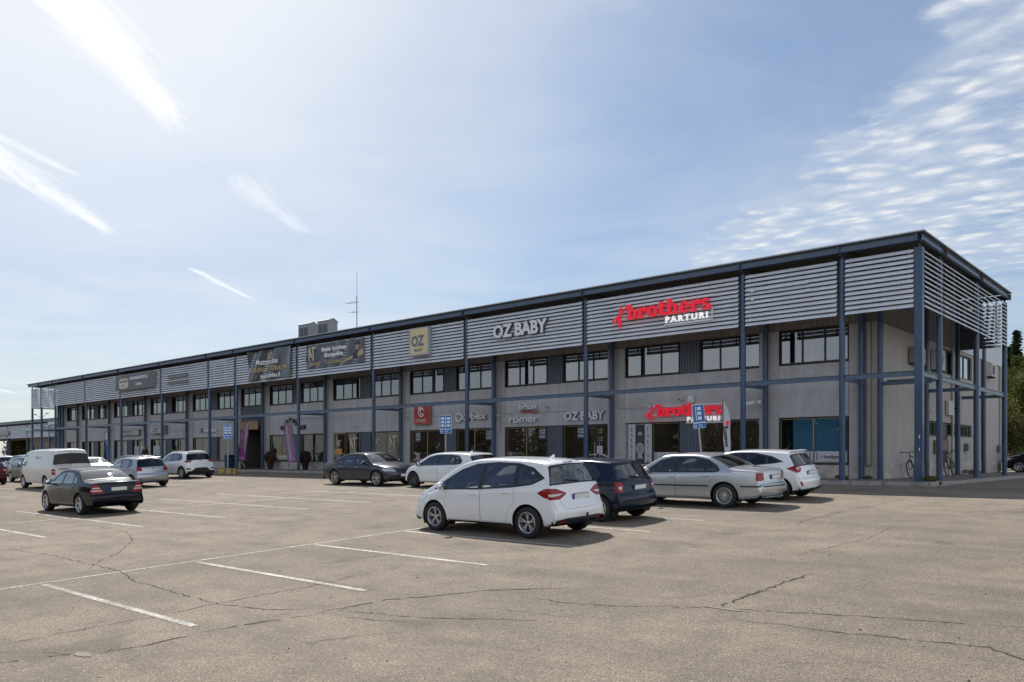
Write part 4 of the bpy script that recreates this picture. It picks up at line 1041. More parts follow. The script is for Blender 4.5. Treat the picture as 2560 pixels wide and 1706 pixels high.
def scorr(y0, y1, z0, z1, x, mt, name):
    m = MB(); n = round((y1 - y0) / .2); p = (y1 - y0) / n
    for k in range(n):
        a = y0 + p * k; Q = [(x, a), (x + .025, a + p * .1), (x + .025, a + p * .5), (x, a + p * .6), (x, a + p)]
        for q, r in zip(Q[:-1], Q[1:]): m.poly([(q[0], q[1], z0), (r[0], r[1], z0), (r[0], r[1], z1), (q[0], q[1], z1)])
    m.poly([(x - .1, y0, z0), (x + .025, y0, z0), (x + .025, y1, z0), (x - .1, y1, z0)])
    return m.build(name, mt, BLD, recalc=False)
scorr(2.1, 12.9, 5.61, 7.93, XS + .005, UPC, 'upper_cladding'); scorr(13.0, 21.8, 5.61, 6.62, XS + .03, WHC, 'white_cladding')
m = MB(); m.box(XS + .03, 33.95, 12.86, 12.92, 5.62, 7.86); m.build('upper_cladding', UPC, BLD)  # added dark panel, hides the bright sky behind the side louvres
m = MB(); m.box(0, XS + .02, 13.2, 21.8, 6.62, 6.7); m.build('rear_roof', GALV, BLD)
m = MB(); m.box(-44, XS - .02, 21.6, 21.75, 0, 6.6); m.build('rear_wall', SIDE, BLD)
# pipes, conduits and lintel rails on the walls
PIPE = mat('pipe_grey', (.42, .41, .39), .5); m = MB()
for x, z0, z1, r in ((14.55, 3.0, 5.7, .012), (14.72, 1.97, 5.2, .028), (21.84, 2.95, 5.65, .014), (7.45, 3.1, 5.6, .014), (.1, 3.0, 5.5, .014), (-14.1, 3, 4.3, .012)): mm = MB(); mm.tube((x, YW - .09, z0), (x, YW - .09, z1), r, n=8); mm.build('conduit', PIPE, BLD)
for x0, x1, z in ((14.9, 19.0, 2.97), (21.84, 25.5, 2.95), (7.6, 12.4, 3.02), (-4.5, 1.9, 3.3), (-20.6, -16.6, 2.9)): mm = MB(); mm.tube((x0, YW - .06, z), (x1, YW - .06, z), .009, n=6); mm.build('conduit', PIPE, BLD)
mm = MB(); mm.path([(XS + .05, 8.0, 5.5), (XS + .05, 8.0, 2.85), (XS + .05, 8.12, 2.74), (XS + .05, 8.5, 2.74), (XS + .05, 8.55, 2.82)], .035, 8); mm.build('conduit', mat('pipe_beige', (.5, .47, .42), .5), BLD, smooth=True)
mm = MB(); mm.tube((XS + .07, 21.3, 0.1), (XS + .07, 21.3, 5.6), .05, n=10); mm.build('downpipe', PIPE, BLD); mm = MB(); mm.tube((XS + .07, 11.7, 0.1), (XS + .07, 11.7, 5.6), .05, n=10); mm.build('downpipe', PIPE, BLD)
mm = MB(); mm.tube((32.62, YW - .12, .5), (32.62, YW - .12, 5.6), .09, n=16); mm.build('downpipe', mat('downpipe_beige', (.30, .275, .25), .6), BLD, smooth=True)
mm = MB(); mm.tube((-44.0, 2.0, 0), (-44.0, 2.0, 5.6), .05, n=10); mm.build('downpipe', PIPE, BLD)

m = MB()
for n in (-4.5, -3.5, -1, 0, 1, 2, 3):
    for dx, dy in ((1.6, 3.4), (5.2, 3.4), (3.4, 5.2), (1.6, 5.8), (5.4, 6.2)): m.box(n * 7.2 + dx, n * 7.2 + dx + .6, dy, dy + .12, 3.02, 3.06)
m.build('ceiling_lamps', mat('shop_lamp', (.8, .8, .8), .5, emit=((1, .93, .82), 9)), BLD)
# ---------------------------------------------------------------- lettering and signs
WT = mat('sign_white', (.72, .73, .76), .4); WTG = mat('sign_offwhite', (.66, .69, .73), .45); BLK = mat('sign_black', (.015, .015, .017), .4)
REDL = mat('sign_red', (.80, .012, .035), .35, emit=((.9, .01, .04), .22)); GOLDL = mat('sign_gold', (.42, .32, .17), .4); LED = mat('sign_lit_white', (.8, .8, .82), .4, emit=((1, 1, 1), .35))
SGREY = mat('sign_face_grey', (.075, .078, .085), .4)
def ring(m, cx, cz, rx, rz, ix, iz, y0, y1, a0=0, a1=360, n=26):
    P = []; k = max(3, int(n * abs(a1 - a0) / 360))
    for i in range(k):
        t0, t1 = R(a0 + (a1 - a0) * i / k), R(a0 + (a1 - a0) * (i + 1) / k)
        m.prism([(cx + ix * math.cos(t0), cz + iz * math.sin(t0)), (cx + rx * math.cos(t0), cz + rz * math.sin(t0)), (cx + rx * math.cos(t1), cz + rz * math.sin(t1)), (cx + ix * math.cos(t1), cz + iz * math.sin(t1))], 'y', y0, y1)
def bx(m, x0, x1, z0, z1, y0, y1): m.prism([(x0, z0), (x1, z0), (x1, z1), (x0, z1)], 'y', y0, y1)
def slab_word(name, x, z, w, h, y, mt, parent, d=.09):
    """heavy slab-serif lettering b r o t h e r s, x-height 1"""
    widths = dict(b=1.02, r=.86, o=1.0, t=.72, h=1.12, e=.98, s=.84); word = 'brothers'; tot = sum(widths[c] for c in word)
    k = w / tot; hz = h / 1.45; X = 0; outs = []
    for ci, c in enumerate(word):
        m = MB()
        def B(a, b, c0, c1, e=0): bx(m, x + (X + a) * k, x + (X + b) * k, z + c0 * hz, z + c1 * hz, y - d - .001 * e, y)
        def Rg(cx, cz, rx, rz, ix, iz, a0=0, a1=360, e=1): ring(m, x + (X + cx) * k, z + cz * hz, rx * k, rz * hz, ix * k, iz * hz, y - d - .001 * e, y - .001 * e, a0, a1)
        if c == 'b': B(.10, .40, 0, 1.45); B(-.02, .12, 1.32, 1.44, 2); Rg(.55, .5, .44, .53, .13, .32)
        elif c == 'r': B(.12, .42, .02, .98); B(.0, .56, 0, .14, 2); B(.0, .14, .84, .97, 2); Rg(.66, .66, .32, .36, .10, .16, 40, 180); Rg(.70, .74, .15, .18, .001, .001, 0, 360, 3)
        elif c == 'o': Rg(.5, .5, .48, .53, .15, .33)
        elif c == 't': B(.14, .44, .18, 1.32); B(.0, .68, .82, 1.0, 2); Rg(.46, .30, .32, .31, .04, .12, 180, 350, 3)
        elif c == 'h': B(.12, .42, .02, 1.45); B(.0, .14, 1.32, 1.44, 2); B(.0, .50, 0, .14, 3); Rg(.60, .62, .40, .40, .10, .22, 0, 170, 1); B(.70, 1.0, .02, .64, 2); B(.60, 1.10, 0, .14, 3)
        elif c == 'e': Rg(.5, .5, .47, .53, .16, .33, 0, 325); B(.2, .95, .44, .60, 3)
        elif c == 's': Rg(.42, .72, .38, .29, .10, .07, 25, 270); Rg(.42, .28, .40, .29, .10, .07, -155, 90, 2)
        X += widths[c]
        outs.append(m.build('letter', mt, parent))
    return outs
def scissors(x, z, s, y, mt, parent, d=.06):
    m = MB()
    for (cx, cz, a) in ((-.42, -.18, 62), (.0, -.42, 100)):
        ring(m, x + cx * s, z + cz * s, .17 * s, .19 * s, .09 * s, .11 * s, y - d, y, 0, 360, 14)
    def bl(p, q, w, e): p = Vector(p); q = Vector(q); n_ = (q - p).orthogonal().normalized() * w; m.prism([(x + a.x * s, z + a.y * s) for a in (p - n_, q - n_ * .3, q + n_ * .3, p + n_)], 'y', y - d - e, y - e)
    bl((-.32, -.08), (.62, .72), .075, .002); bl((-.02, -.24), (.06, .85), .075, .004); bl((.02, -.6), (.02, -.85), .04, .003)
    return m.build('scissors_symbol', mt, parent)
def brothers_sign(x, z, w, h, y, label, sx, ss):
    t = empty('shop_sign', (0, 0, 0), 0, label, 'sign', 'red and white barber lettering signs')
    k = w / 3.95
    m = MB(); m.box(x - .65 * k, x + w, y + .04, y + .07, z + .05 * k, z + .12 * k); m.box(x - .65 * k, x + w, y + .04, y + .07, z + .52 * k, z + .60 * k)
    m.box(x + 1.75 * k, x + w, y + .04, y + .07, z - .42 * k, z - .36 * k); m.box(x + w - .06, x + w - .02, y + .04, y + .07, z - .4 * k, z + .1 * k); m.box(x + 1.85 * k, x + 1.9 * k, y + .04, y + .07, z - .4 * k, z + .1 * k)
    m.build('mounting_rail', WT, t)
    slab_word('letters', x, z, w * .99, h, y, REDL, t)
    scissors(sx, z + .14, ss, y - .01, REDL, t)
    text_mesh('small_letters', 'PARTURI', .33 * k, LED, front(x + 1.84 * k, y + .03, z - .31 * k), .06, .012 * k, t, space=1.36, xs=1.16)
    return t
brothers_sign(23.86, 6.37, 3.82, .61, -.24, 'red slab lettering brothers with white PARTURI, high on the louvre screen', 23.52, .58)
brothers_sign(23.88, 2.52, 3.08, .52, YW - .10, 'red slab lettering brothers with white PARTURI, low on the brick wall', 23.60, .46)
def letters(body, x, z, size, y, label, mt=WT, group=None, xs=1, depth=.08, bold=.012, space=1, side=None):
    t = empty('shop_sign', (0, 0, 0), 0, label, 'sign', group)
    o = text_mesh('letters', body, size, mt, front(x, y, z), depth, bold, t, xs=xs, space=space); 
    return t, o
ALS = mat('letter_return', (.07, .075, .085), .5)
def letters2(body, x, z, size, y, label, w=None, group=None, mt=WT, bold=.014, depth=.03, back=.05):
    """pale faces in front of dark returns, fitted to a width w"""
    t = empty('shop_sign', (0, 0, 0), 0, label, 'sign', group)
    o = text_mesh('letters', body, size, mt, front(x, y - back, z), depth, bold, t); W_ = max(v.co.x for v in o.data.vertices) - x; xs = (w / W_) if w else 1
    for v in o.data.vertices: v.co.x = x + (v.co.x - x) * xs
    o2 = text_mesh('letter_returns', body, size, ALS, front(x, y, z), back - .004, bold + .004, t)
    for v in o2.data.vertices: v.co.x = x + (v.co.x - x) * xs
    return t
letters2('OZ BABY', 16.42, 6.36, .80, -.16, 'large white OZ BABY letters on the louvre screen', 3.25, 'OZ BABY lettering', bold=.03, back=.12)
letters2('OZ BABY', 18.85, 2.52, .53, YW - .06, 'grey OZ BABY letters on brick above the shop entrance', 2.28, 'OZ BABY lettering', WTG, .02)
t = letters2('cybex', 12.02, 2.76, .46, YW - .06, 'pale cybex letters with round emblem on grey brick', 1.78, None, WTG, .012)
m = MB(); ring(m, 11.78, 2.90, .26, .26, .20, .20, YW - .13, YW - .05); ring(m, 11.80, 3.0, .13, .10, .07, .05, YW - .131, YW - .05, -60, 200, 14); ring(m, 11.76, 2.80, .13, .10, .07, .05, YW - .131, YW - .05, 120, 380, 14); m.build('emblem', WTG, t)
t = empty('shop_sign', (0, 0, 0), 0, 'pale britax römer letters with red swoosh between', 'sign')
for body, x, z, s, w in (('britax', 16.0, 3.14, .36, 1.2), ('römer', 15.33, 2.50, .52, 1.9)):
    o = text_mesh('letters', body, s, WTG, front(x, YW - .06, z), .08, .010, t); W_ = max(v.co.x for v in o.data.vertices) - x
    for v in o.data.vertices: v.co.x = x + (v.co.x - x) * w / W_
m = MB()
for k in range(12):
    a, b = k / 12, (k + 1) / 12; f = lambda u: 3.02 + .035 * math.sin(2 * math.pi * (u - .05)); th = lambda u: .006 + .035 * math.sin(math.pi * u)
    m.prism([(16.1 + 1.15 * a, f(a) - th(a)), (16.1 + 1.15 * b, f(b) - th(b)), (16.1 + 1.15 * b, f(b) + th(b)), (16.1 + 1.15 * a, f(a) + th(a))], 'y', YW - .14, YW - .06)
m.build('swoosh', mat('swoosh_red', (.40, .03, .03), .4), t)
# boxed signs
def boxsign(x0, x1, z0, z1, y, face, label, frame=WTG, d=.18, fr=.035, cat='sign', group=None):
    t = empty('shop_sign', (0, 0, 0), 0, label, cat, group)
    m = MB(); m.box(x0, x1, y - d + .012, y, z0, z1); m.cur = 1; m.box(x0 + fr, x1 - fr, y - d, y - d + .01, z0 + fr, z1 - fr); m.build('sign_box', [frame, face], t); return t, y - d - .002
t, y = boxsign(10.57, 12.0, 5.98, 7.40, -.16, mat('sand_face', (.62, .52, .30), .45), 'square sand-yellow box sign reading OZ BABY on the louvres', mat('sign_rim', (.35, .38, .42), .5), .2, .06)
m = mat('slate_blue', (.12, .16, .22), .5); text_mesh('letters', 'OZ', .72, m, front(10.72, y, 6.48), .01, .03, t, xs=.88); text_mesh('small_letters', 'BABY', .22, m, front(10.96, y, 6.18), .01, .006, t, space=1.25)
t, y = boxsign(8.3, 9.6, 2.60, 3.74, YW - .05, mat('stokke_red', (.42, .045, .035), .4), 'square red STOKKE box sign on the brick wall', mat('sign_rim2', (.40, .22, .15), .5), .14, .03)
text_mesh('letters', 'STOKKE', .235, WT, front(8.45, y, 2.72), .01, .0, t, xs=.98)
m = MB(); ring(m, 8.92, 3.26, .24, .26, .17, .19, y - .012, y, 20, 340); ring(m, 8.80, 3.48, .11, .12, .06, .07, y - .014, y); ring(m, 9.0, 3.32, .17, .2, .12, .15, y - .013, y, 60, 300); m.build('emblem', WT, t)
t, y = boxsign(-25.1, -18.7, 6.16, 7.34, -.16, SGREY, 'long grey box sign INTIALAINEN RAVINTOLA on the louvres', mat('sign_rim3', (.22, .225, .23), .5), .35, .04)
text_mesh('letters', 'INTIALAINEN RAVINTOLA', .34, WT, front(-22.45, y, 6.86), .01, .008, t, xs=.78); text_mesh('letters', '2. kerros', .32, WT, front(-21.4, y, 6.40), .01, .008, t, xs=.9)
m = MB(); m.prism(rounded([(-24.4, 6.26), (-22.75, 6.26), (-22.75, 7.04), (-24.4, 7.04)], .3, 5), 'y', y - .006, y); m.box(-24.25, -24.18, y - .006, y, 7.04, 7.26); m.build('logo_panel', mat('logo_cream', (.50, .47, .42), .5), t)
text_mesh('logo_letters', 'BOLLYWOOD', .22, mat('logo_brown', (.13, .08, .04), .5), front(-24.2, y - .008, 6.72), .006, .006, t, xs=.98); text_mesh('logo_letters', 'Cuisine', .2, mat('logo_orange', (.45, .2, .05), .5), front(-24.0, y - .008, 6.44), .006, .006, t)
t, y = boxsign(-30.5, -26.4, 2.66, 3.16, YW - .05, mat('face_pale', (.42, .42, .42), .5), 'wide pale grey box sign with small lettering on brick', mat('sign_rim3', ()), .16, .03)
text_mesh('letters', 'MYYMÄLÄ BODAS', .2, mat('face_text', (.12, .13, .15), .5), front(-29.4, y, 2.92), .006, .004, t, xs=1.1); text_mesh('letters', 'hiukset · kynnet · ripset', .12, mat('face_text', ()), front(-29.0, y, 2.75), .006, 0, t, xs=1.1)
t, y = boxsign(-24.1, -21.5, 2.72, 3.40, YW - .05, mat('face_pale', ()), 'nearly square pale box sign with thin script lettering', mat('sign_rim3', ()), .3, .03)
text_mesh('letters', 'Jaloin', .34, mat('face_text', ()), front(-23.3, y, 3.0), .006, 0, t, xs=1.0, shear=.3); text_mesh('letters', 'kauneushoitola', .13, mat('face_text', ()), front(-23.5, y, 2.84), .006, 0, t)
t, _ = letters('MEHILÄINEN', -15.6, 2.68, .32, YW - .05, 'white MEHILÄINEN letters with dark emblem on brick', WT, xs=1.06, bold=.012)
m = MB(); m.box(-16.05, -15.72, YW - .08, YW - .03, 2.66, 2.98); m.build('emblem', mat('emblem_navy', (.02, .035, .06), .4), t)
# banners tied to the louvres
def banner(x0, x1, z0, z1, y, mt, label, amp=.05, sag=.0, seed=1, folds=5):
    t = empty('banner', (0, 0, 0), 0, label, 'banner', 'cloth banners tied to the louvre screens'); m = MB(); n, k = 90, 26; rnd = random.Random(seed); ph = [rnd.uniform(0, 6) for _ in range(6)]
    def P(i, j):
        u, v = i / n, j / k; x = x0 + (x1 - x0) * u; z = z1 + (z0 - z1) * v
        f = math.sin(folds * 2 * math.pi * (u + .25 * v * (1 - u)) + ph[0]) * amp * (.3 + .7 * abs(math.sin(3 * u + ph[1]))) + math.sin(folds * 5.3 * u + 4 * v + ph[2]) * amp * .35
        z -= sag * math.sin(math.pi * min(1, u / .6)) * (1 - v) ** 2 if u < .6 else 0
        return (x, y - .02 - amp - f, z)
    for i in range(n + 1):
        for j in range(k + 1): m.v.append(P(i, j))
    for i in range(n):
        for j in range(k): a = i * (k + 1) + j; m.f.append((a, a + 1, a + k + 2, a + k + 1)); m.m.append(0)
    o = m.build('cloth', mt, t, smooth=True, recalc=False); o.data.set_sharp_from_angle(angle=R(180)) if hasattr(o.data, 'set_sharp_from_angle') else None
    def surf(x, z):
        u = (x - x0) / (x1 - x0); v = (z - z1) / (z0 - z1); p = P(u * n, v * k); return p[1] - .020
    return t, surf
def btext(t, surf, body, size, mt, x, z, xs=1, bold=.01, shear=0, w=None, name='letters', slope=0):
    o = text_mesh(name, body, size, mt, Matrix.Identity(4), 0, bold, t, xs=1, shear=shear)
    W_ = max(v.co.x for v in o.data.vertices); f = (w / W_) if w else xs
    bm = bmesh.new(); bm.from_mesh(o.data); bmesh.ops.triangulate(bm, faces=bm.faces); [(bmesh.ops.subdivide_edges(bm, edges=[e for e in bm.edges if e.calc_length() > lim], cuts=1), bmesh.ops.triangulate(bm, faces=bm.faces)) for lim in (.2, .1, .07)]
    for v in bm.verts: px, pz = x + v.co.x * f, z + v.co.y + slope * v.co.x * f; v.co = (px, surf(px, pz), pz)
    bm.to_mesh(o.data); bm.free(); return o
VIN = mat('banner_vinyl', (.050, .055, .068), .28, coat=.3)
t, sf = banner(-5.4, -.42, 5.70, 7.58, -.12, VIN, 'large dark Mattokeidas banner hanging in deep folds', .085, .06, 4, 3)
btext(t, sf, 'Mattokeidas', .46, WT, -4.25, 6.66, w=2.4); btext(t, sf, 'PALVELEVA MATTOKAUPPA', .36, GOLDL, -5.3, 6.23, w=4.5, shear=.15, bold=.014); btext(t, sf, 'mattokeidas.fi', .36, WT, -4.0, 5.82, w=2.3)
m = MB(); 
for c, r_ in (((-4.3, 5.92), .10),): ring(m, c[0], c[1], r_, r_, r_ * .72, r_ * .72, sf(*c) - .02, sf(*c), n=14)
for k in range(10): a = -.1 + k * .09; bx(m, -3.0 + k * .07, -2.92 + k * .07, 7.0 + .012 * (k - 4) ** 2 * .3, 7.12 + .012 * (k - 4) ** 2 * .6, sf(-2.7, 7.1) - .03, sf(-2.7, 7.1) - .01 - .001 * (k % 2))
for cx, cz in ((-3.1, 7.26), (-2.84, 7.32), (-2.6, 7.26)): m.sphere((cx, sf(cx, cz) - .01, cz), 1, 10, 6, (.07, .01, .09))
m.build('logo', GOLDL, t)
t, sf = banner(1.08, 6.6, 6.02, 7.40, -.12, mat('banner_vinyl2', (.060, .064, .075), .35, coat=.2), 'wide dark NT CENTER banner with white slogan and gold corner', .035, 0, 9, 6)
btext(t, sf, 'Matalan kynnyksen', .34, WT, 2.62, 6.94, w=2.35, bold=.014); btext(t, sf, 'liikuntapaikka', .34, WT, 2.9, 6.60, w=1.75, bold=.014); btext(t, sf, 'Tule ja testaa!', .32, GOLDL, 2.98, 6.2, w=1.6, bold=.008); btext(t, sf, 'CENTER', .26, GOLDL, 1.3, 6.16, w=1.15)
def nt_logo(x, z, s, yf, mt, parent, d=.012, name='monogram'):
    m = MB()
    def pr(P, e=0): P = [(x + a * s, z + b * s) for a, b in P]; y = min(yf(*p) for p in P); m.prism(P, 'y', y - d - e, y - e)
    pr([(0, 0), (.12, 0), (.12, .62), (0, .5)]); pr([(0, .72), (.06, 1.0), (.14, 1.0), (.40, .38), (.40, .2), (.3, .2)], .001); pr([(.52, 0), (.66, 0), (.66, .86), (.52, .86)], .002); pr([(.36, .84), (.82, .84), (.82, 1.0), (.36, 1.0)], .003); pr([(.86, .84), (.98, .84), (.98, 1.0), (.86, 1.0)])
    return m.build(name, mt, parent)
nt_logo(1.38, 6.48, .80, sf, mat('gold_pale', (.55, .46, .32), .4), t)
m = MB(); P = []
for k in range(14):
    a = 4.45 + k * .152; b = a + .152; za = 6.10 + (a - 4.45) * .18; zb = 6.10 + (b - 4.45) * .18; h = .05 + .28 * (k / 14)
    m.poly([(a, sf(a, za) - .004, za - .02 * k / 14), (b, sf(b, zb) - .004, zb - .02 * (k + 1) / 14), (b, sf(b, zb + h) - .004, zb + h), (a, sf(a, za + h) - .004, za + h)])
m.build('gold_corner', GOLDL, t, recalc=False)
btext(t, sf, 'PALAUTA HYMYSI HETI!', .15, mat('banner_text_dark', (.1, .08, .05), .5), 5.15, 6.34, w=1.35, slope=.2, bold=.004)
m = MB(); SK = mat('print_skin', (.30, .22, .17), .5); y = sf(6.0, 6.8) - .03
m.prism([(6.0 + .17 * math.cos(a), 6.98 + .24 * math.sin(a)) for a in [k * math.pi / 8 for k in range(16)]], 'y', y, y + .01); m.cur = 1; m.prism([(5.55, 6.3), (6.45, 6.42), (6.42, 6.65), (6.18, 6.76), (5.85, 6.76), (5.6, 6.6)], 'y', y + .003, y + .012)
m.prism([(6.0 + .19 * math.cos(a), 7.05 + .22 * math.sin(a)) for a in [k * math.pi / 8 for k in range(0, 9)]], 'y', y - .004, y + .008); m.build('portrait', [SK, mat('print_dark', (.03, .032, .04), .5)], t)
# window graphics -------------------------------------------------
YG = YW + .088
def decal(x0, x1, z0, z1, mt, label, lines=(), cat='poster', group=None, y=YG, name='poster'):
    t = empty(name, (0, 0, 0), 0, label, cat, group); m = MB(); m.box(x0, x1, y - .006, y, z0, z1); m.build('sheet', mt, t)
    for body, size, x, z, mm, w in lines:
        o = text_mesh('lettering', body, size, mm, front(x, y - .007, z), .003, .0, t); W_ = max(v.co.x for v in o.data.vertices) - x
        if w:
            for v in o.data.vertices: v.co.x = x + (v.co.x - x) * w / W_
    return t, y - .008
OZB = mat('decal_slate', (.065, .078, .095), .5); PAPER = mat('poster_paper', (.50, .52, .55), .5); INK = mat('ink_dark', (.03, .035, .045), .5); PUR = mat('purple_strip', (.22, .03, .20), .5)
g = 'OZ BABY window stickers'
for x, lb in ((8.12, 'OZ BABY sticker in the shop window below the red STOKKE sign'), (13.55, 'OZ BABY sticker in the window under the cybex letters'), (17.12, 'OZ BABY sticker in the window under the britax römer letters'), (19.45, 'OZ BABY sticker in the window beside the glass entrance door')):
    decal(x, x + .46, 1.66, 2.20, OZB, lb, (('OZ', .30, x + .06, 1.92, WT, .34), ('BABY', .15, x + .06, 1.74, WT, .34)), 'sticker', g, name='window_sticker')
t, y = decal(22.28, 23.5, .02, 2.24, PAPER, 'tall white barber poster with vertical lettering and grey portraits'); 
m = MB(); m.box(22.66, 23.14, y - .002, y, .04, 2.22); m.build('picture_strip', mat('poster_dark', (.028, .03, .035), .5), t)
m = MB(); rnd = random.Random(5); m.cur = 0
for zc, s in ((1.82, 1), (.42, .9)):
    m.cur = 0; m.prism([(22.90 + .11 * s * math.cos(a), zc + .17 * s * math.sin(a)) for a in [k * math.pi / 8 for k in range(16)]], 'y', y - .006, y - .002)
    m.cur = 1; m.prism([(22.90 + .12 * s * math.cos(a), zc + .06 + .16 * s * math.sin(a)) for a in [k * math.pi / 8 for k in range(9)]], 'y', y - .009, y - .003); m.prism([(22.83, zc - .06), (22.97, zc - .06), (22.96, zc - .17), (22.84, zc - .17)], 'y', y - .010, y - .003); m.prism([(22.70, zc - .36), (23.1, zc - .36), (23.04, zc - .2), (22.95, zc - .16), (22.84, zc - .16), (22.74, zc - .2)], 'y', y - .0085, y - .0025)
m.cur = 0; ring(m, 22.90, 1.16, .21, .27, .09, .12, y - .007, y - .002); ring(m, 22.90, 1.16, .07, .09, .001, .001, y - .008, y - .002); m.prism([(22.75, .72), (23.05, .72), (23.0, .95), (22.8, .95)], 'y', y - .0075, y - .002)
m.build('portraits', [mat('print_grey', (.34, .35, .37), .5), mat('print_dark2', (.05, .052, .06), .5)], t)
for i, ch in enumerate('BARBERS'): text_mesh('lettering', ch, .24, INK, front(22.40, y - .002, 1.92 - i * .245), .003, .0, t, xs=.8)
for i, ch in enumerate('PARTURI'): text_mesh('lettering', ch, .24, INK, front(23.24, y - .002, 1.92 - i * .28), .003, .0, t, xs=.8)
g = 'white brothers strips along the bottom of the barber windows'
for x0, x1, lb in ((23.62, 24.80, 'white brothers strip in the window next to the barber poster'), (25.90, 28.28, 'long white strip in the window behind the tilted parking sign'), (29.30, 30.52, 'white strip in the blue-lit window, left pane'), (30.60, 31.80, 'white brothers strip in the blue-lit window, right pane')):
    t, y = decal(x0, x1, .62, 1.0, PAPER, lb, (), 'window strip', g, name='window_strip')
    if x1 - x0 < 1.3:
        slab_word('letters', x0 + .36, .74, .56, .125, y, INK, t, .004); scissors(x0 + .28, .80, .10, y, INK, t, .003); text_mesh('lettering', 'PARTURI', .055, INK, front(x0 + .62, y, .69), .003, 0, t, space=1.3)
    for dx in (.06, x1 - x0 - .12):
        m = MB()
        for k in range(4): m.box(x0 + dx, x0 + dx + .06, y - .004, y, .68 + k * .075, .735 + k * .075)
        m.build('icons', mat('icon_ink', (.10, .13, .17), .5), t)
g = 'gold NT CENTER window graphics'
for x, z, s, lb in ((2.15, 1.25, .75, 'gold NT CENTER graphic in the glass beside the entrance door'), (4.62, 1.45, .42, 'small gold NT monogram in the window left pane'), (5.86, 1.30, .75, 'gold NT CENTER graphic in the window right pane'), (.95, 1.45, .4, 'small gold NT monogram on the entrance door')):
    t = empty('window_graphic', (0, 0, 0), 0, lb, 'window graphic', g); nt_logo(x, z, s, lambda a, b: YG - .002 if x > 1.8 else YW + .03, mat('gold_pale', ()), t, .004)
    if s > .6: text_mesh('lettering', 'CENTER', .15, mat('gold_pale', ()), front(x - .02, YG - .004, z - .2), .003, .003, t, xs=1.1, space=1.2)
decal(.72, 1.42, .95, 1.32, mat('lime_notice', (.33, .32, .07), .5), 'lime green and pink notice on the gold framed door', (('AVOINNA', .11, .80, 1.18, REDL, .5), ('ark 6-22', .10, .80, 1.03, REDL, .5)), 'notice', y=YW + .03, name='notice')
decal(8.12, 9.0, .60, .72, PUR, 'purple strip low in the window under the STOKKE sign', (('KOTIMAINEN', .1, 8.25, .63, WT, .6),), 'window strip', name='window_strip')
for x0, x1, lb in ((-30.9, -30.1, 'pale poster with round blue logo in the far hairdresser window'), (-27.9, -27.0, 'pale poster with round blue logo left of the standing person')):
    t, y = decal(x0, x1, 1.0, 1.75, PAPER, lb, (), 'poster', 'pale posters with round logos'); m = MB(); ring(m, (x0 + x1) / 2, 1.38, .31, .31, .28, .28, y - .003, y); m.build('logo_ring', mat('ink_blue', (.04, .07, .13), .5), t); text_mesh('lettering', 'Jaloin', .2, mat('ink_blue', ()), front(x0 + .18, y, 1.33), .003, 0, t, shear=.3)
for x0, x1, lb in ((-29.9, -29.2, 'plain pale notice poster with printed lines, far left'), (-26.8, -26.1, 'plain pale notice poster beside the inner blue column'), (-24.3, -23.1, 'large pale price list poster in the window under the script sign')):
    t, y = decal(x0, x1, 1.0, 1.75, PAPER, lb, (), 'poster', 'pale posters with printed lines'); m = MB()
    for k in range(4): m.box((x0 + x1) / 2 - .2, (x0 + x1) / 2 + .2, y - .003, y, 1.56 - k * .14, 1.585 - k * .14)
    m.build('printed_lines', mat('ink_blue', ()), t)
for n, s, lb in ((-2.5, .95, 'round pale line logo in the grey clinic window, left of pair'), (-2.5, 4.75, 'round pale line logo in the grey clinic window by the parking sign')):
    x = n * 7.2 + s; t = empty('window_graphic', (0, 0, 0), 0, lb, 'window graphic', 'round clinic window logos'); m = MB(); ring(m, x + .25, 1.38, .3, .4, .275, .375, YG - .004, YG, 20, 160); ring(m, x + .25, 1.38, .3, .4, .275, .375, YG - .004, YG, 200, 340); m.build('logo_ring', WTG, t); text_mesh('lettering', 'N', .22, WTG, front(x + .15, YG, 1.30), .003, .0, t)
# frosted film on the clinic and hairdresser windows, blue light in the end window
for n, s0, s1, lb in ((-2.5, .62, 3.24, 'grey frosted film on the left clinic window'), (-2.5, 4.3, 6.82, 'grey frosted film on the right clinic window'), (-3.5, 5.3, 6.8, 'grey frosted film beside the far shop door')):
    t = empty('window_film', (0, 0, 0), 0, lb, 'window film', 'frosted window films'); m = MB(); m.box(n * 7.2 + s0, n * 7.2 + s1, YW + .112, YW + .116, .6, 2.2); m.build('film', mat('film_grey', (.12, .135, .15), .7), t)
m = MB(); m.box(29.3, 31.8, YW + 1.2, YW + 1.22, .5, 2.6); t = empty('blue_light_sheet', (0, 0, 0), 0, 'deep blue glowing sheet standing in for light behind the end shop window', 'screen'); m.build('blue_sheet', mat('blue_sheet', (.06, .15, .25), .6, emit=((.02, .09, .17), .35), noise=(.5, .5)), t)  # glowing sheet stands in for the blue light in the window
m = MB(); m.box(31.15, 31.65, YW + .9, YW + .92, .6, 2.1); m.build('pale_sheet', mat('pale_blue_sheet', (.20, .34, .46), .6), t)
t = empty('notice', (0, 0, 0), 0, 'small white notice taped on the glass entrance door', 'notice'); m = MB(); m.box(20.62, 20.92, YW + .03, YW + .036, .95, 1.3); m.cur = 1
for k in range(5): m.box(20.66, 20.88, YW + .027, YW + .0301, 1.0 + k * .055, 1.015 + k * .055)
m.build('sheet', [WT, INK], t)
t = empty('window_graphic', (0, 0, 0), 0, 'small OZ BABY lettering on the dark glass door', 'window graphic'); text_mesh('lettering', 'OZ', .17, GOLDL, front(20.70, YW + .04, 1.98), .003, .003, t); text_mesh('lettering', 'BABY', .08, GOLDL, front(20.70, YW + .04, 1.88), .003, .002, t)
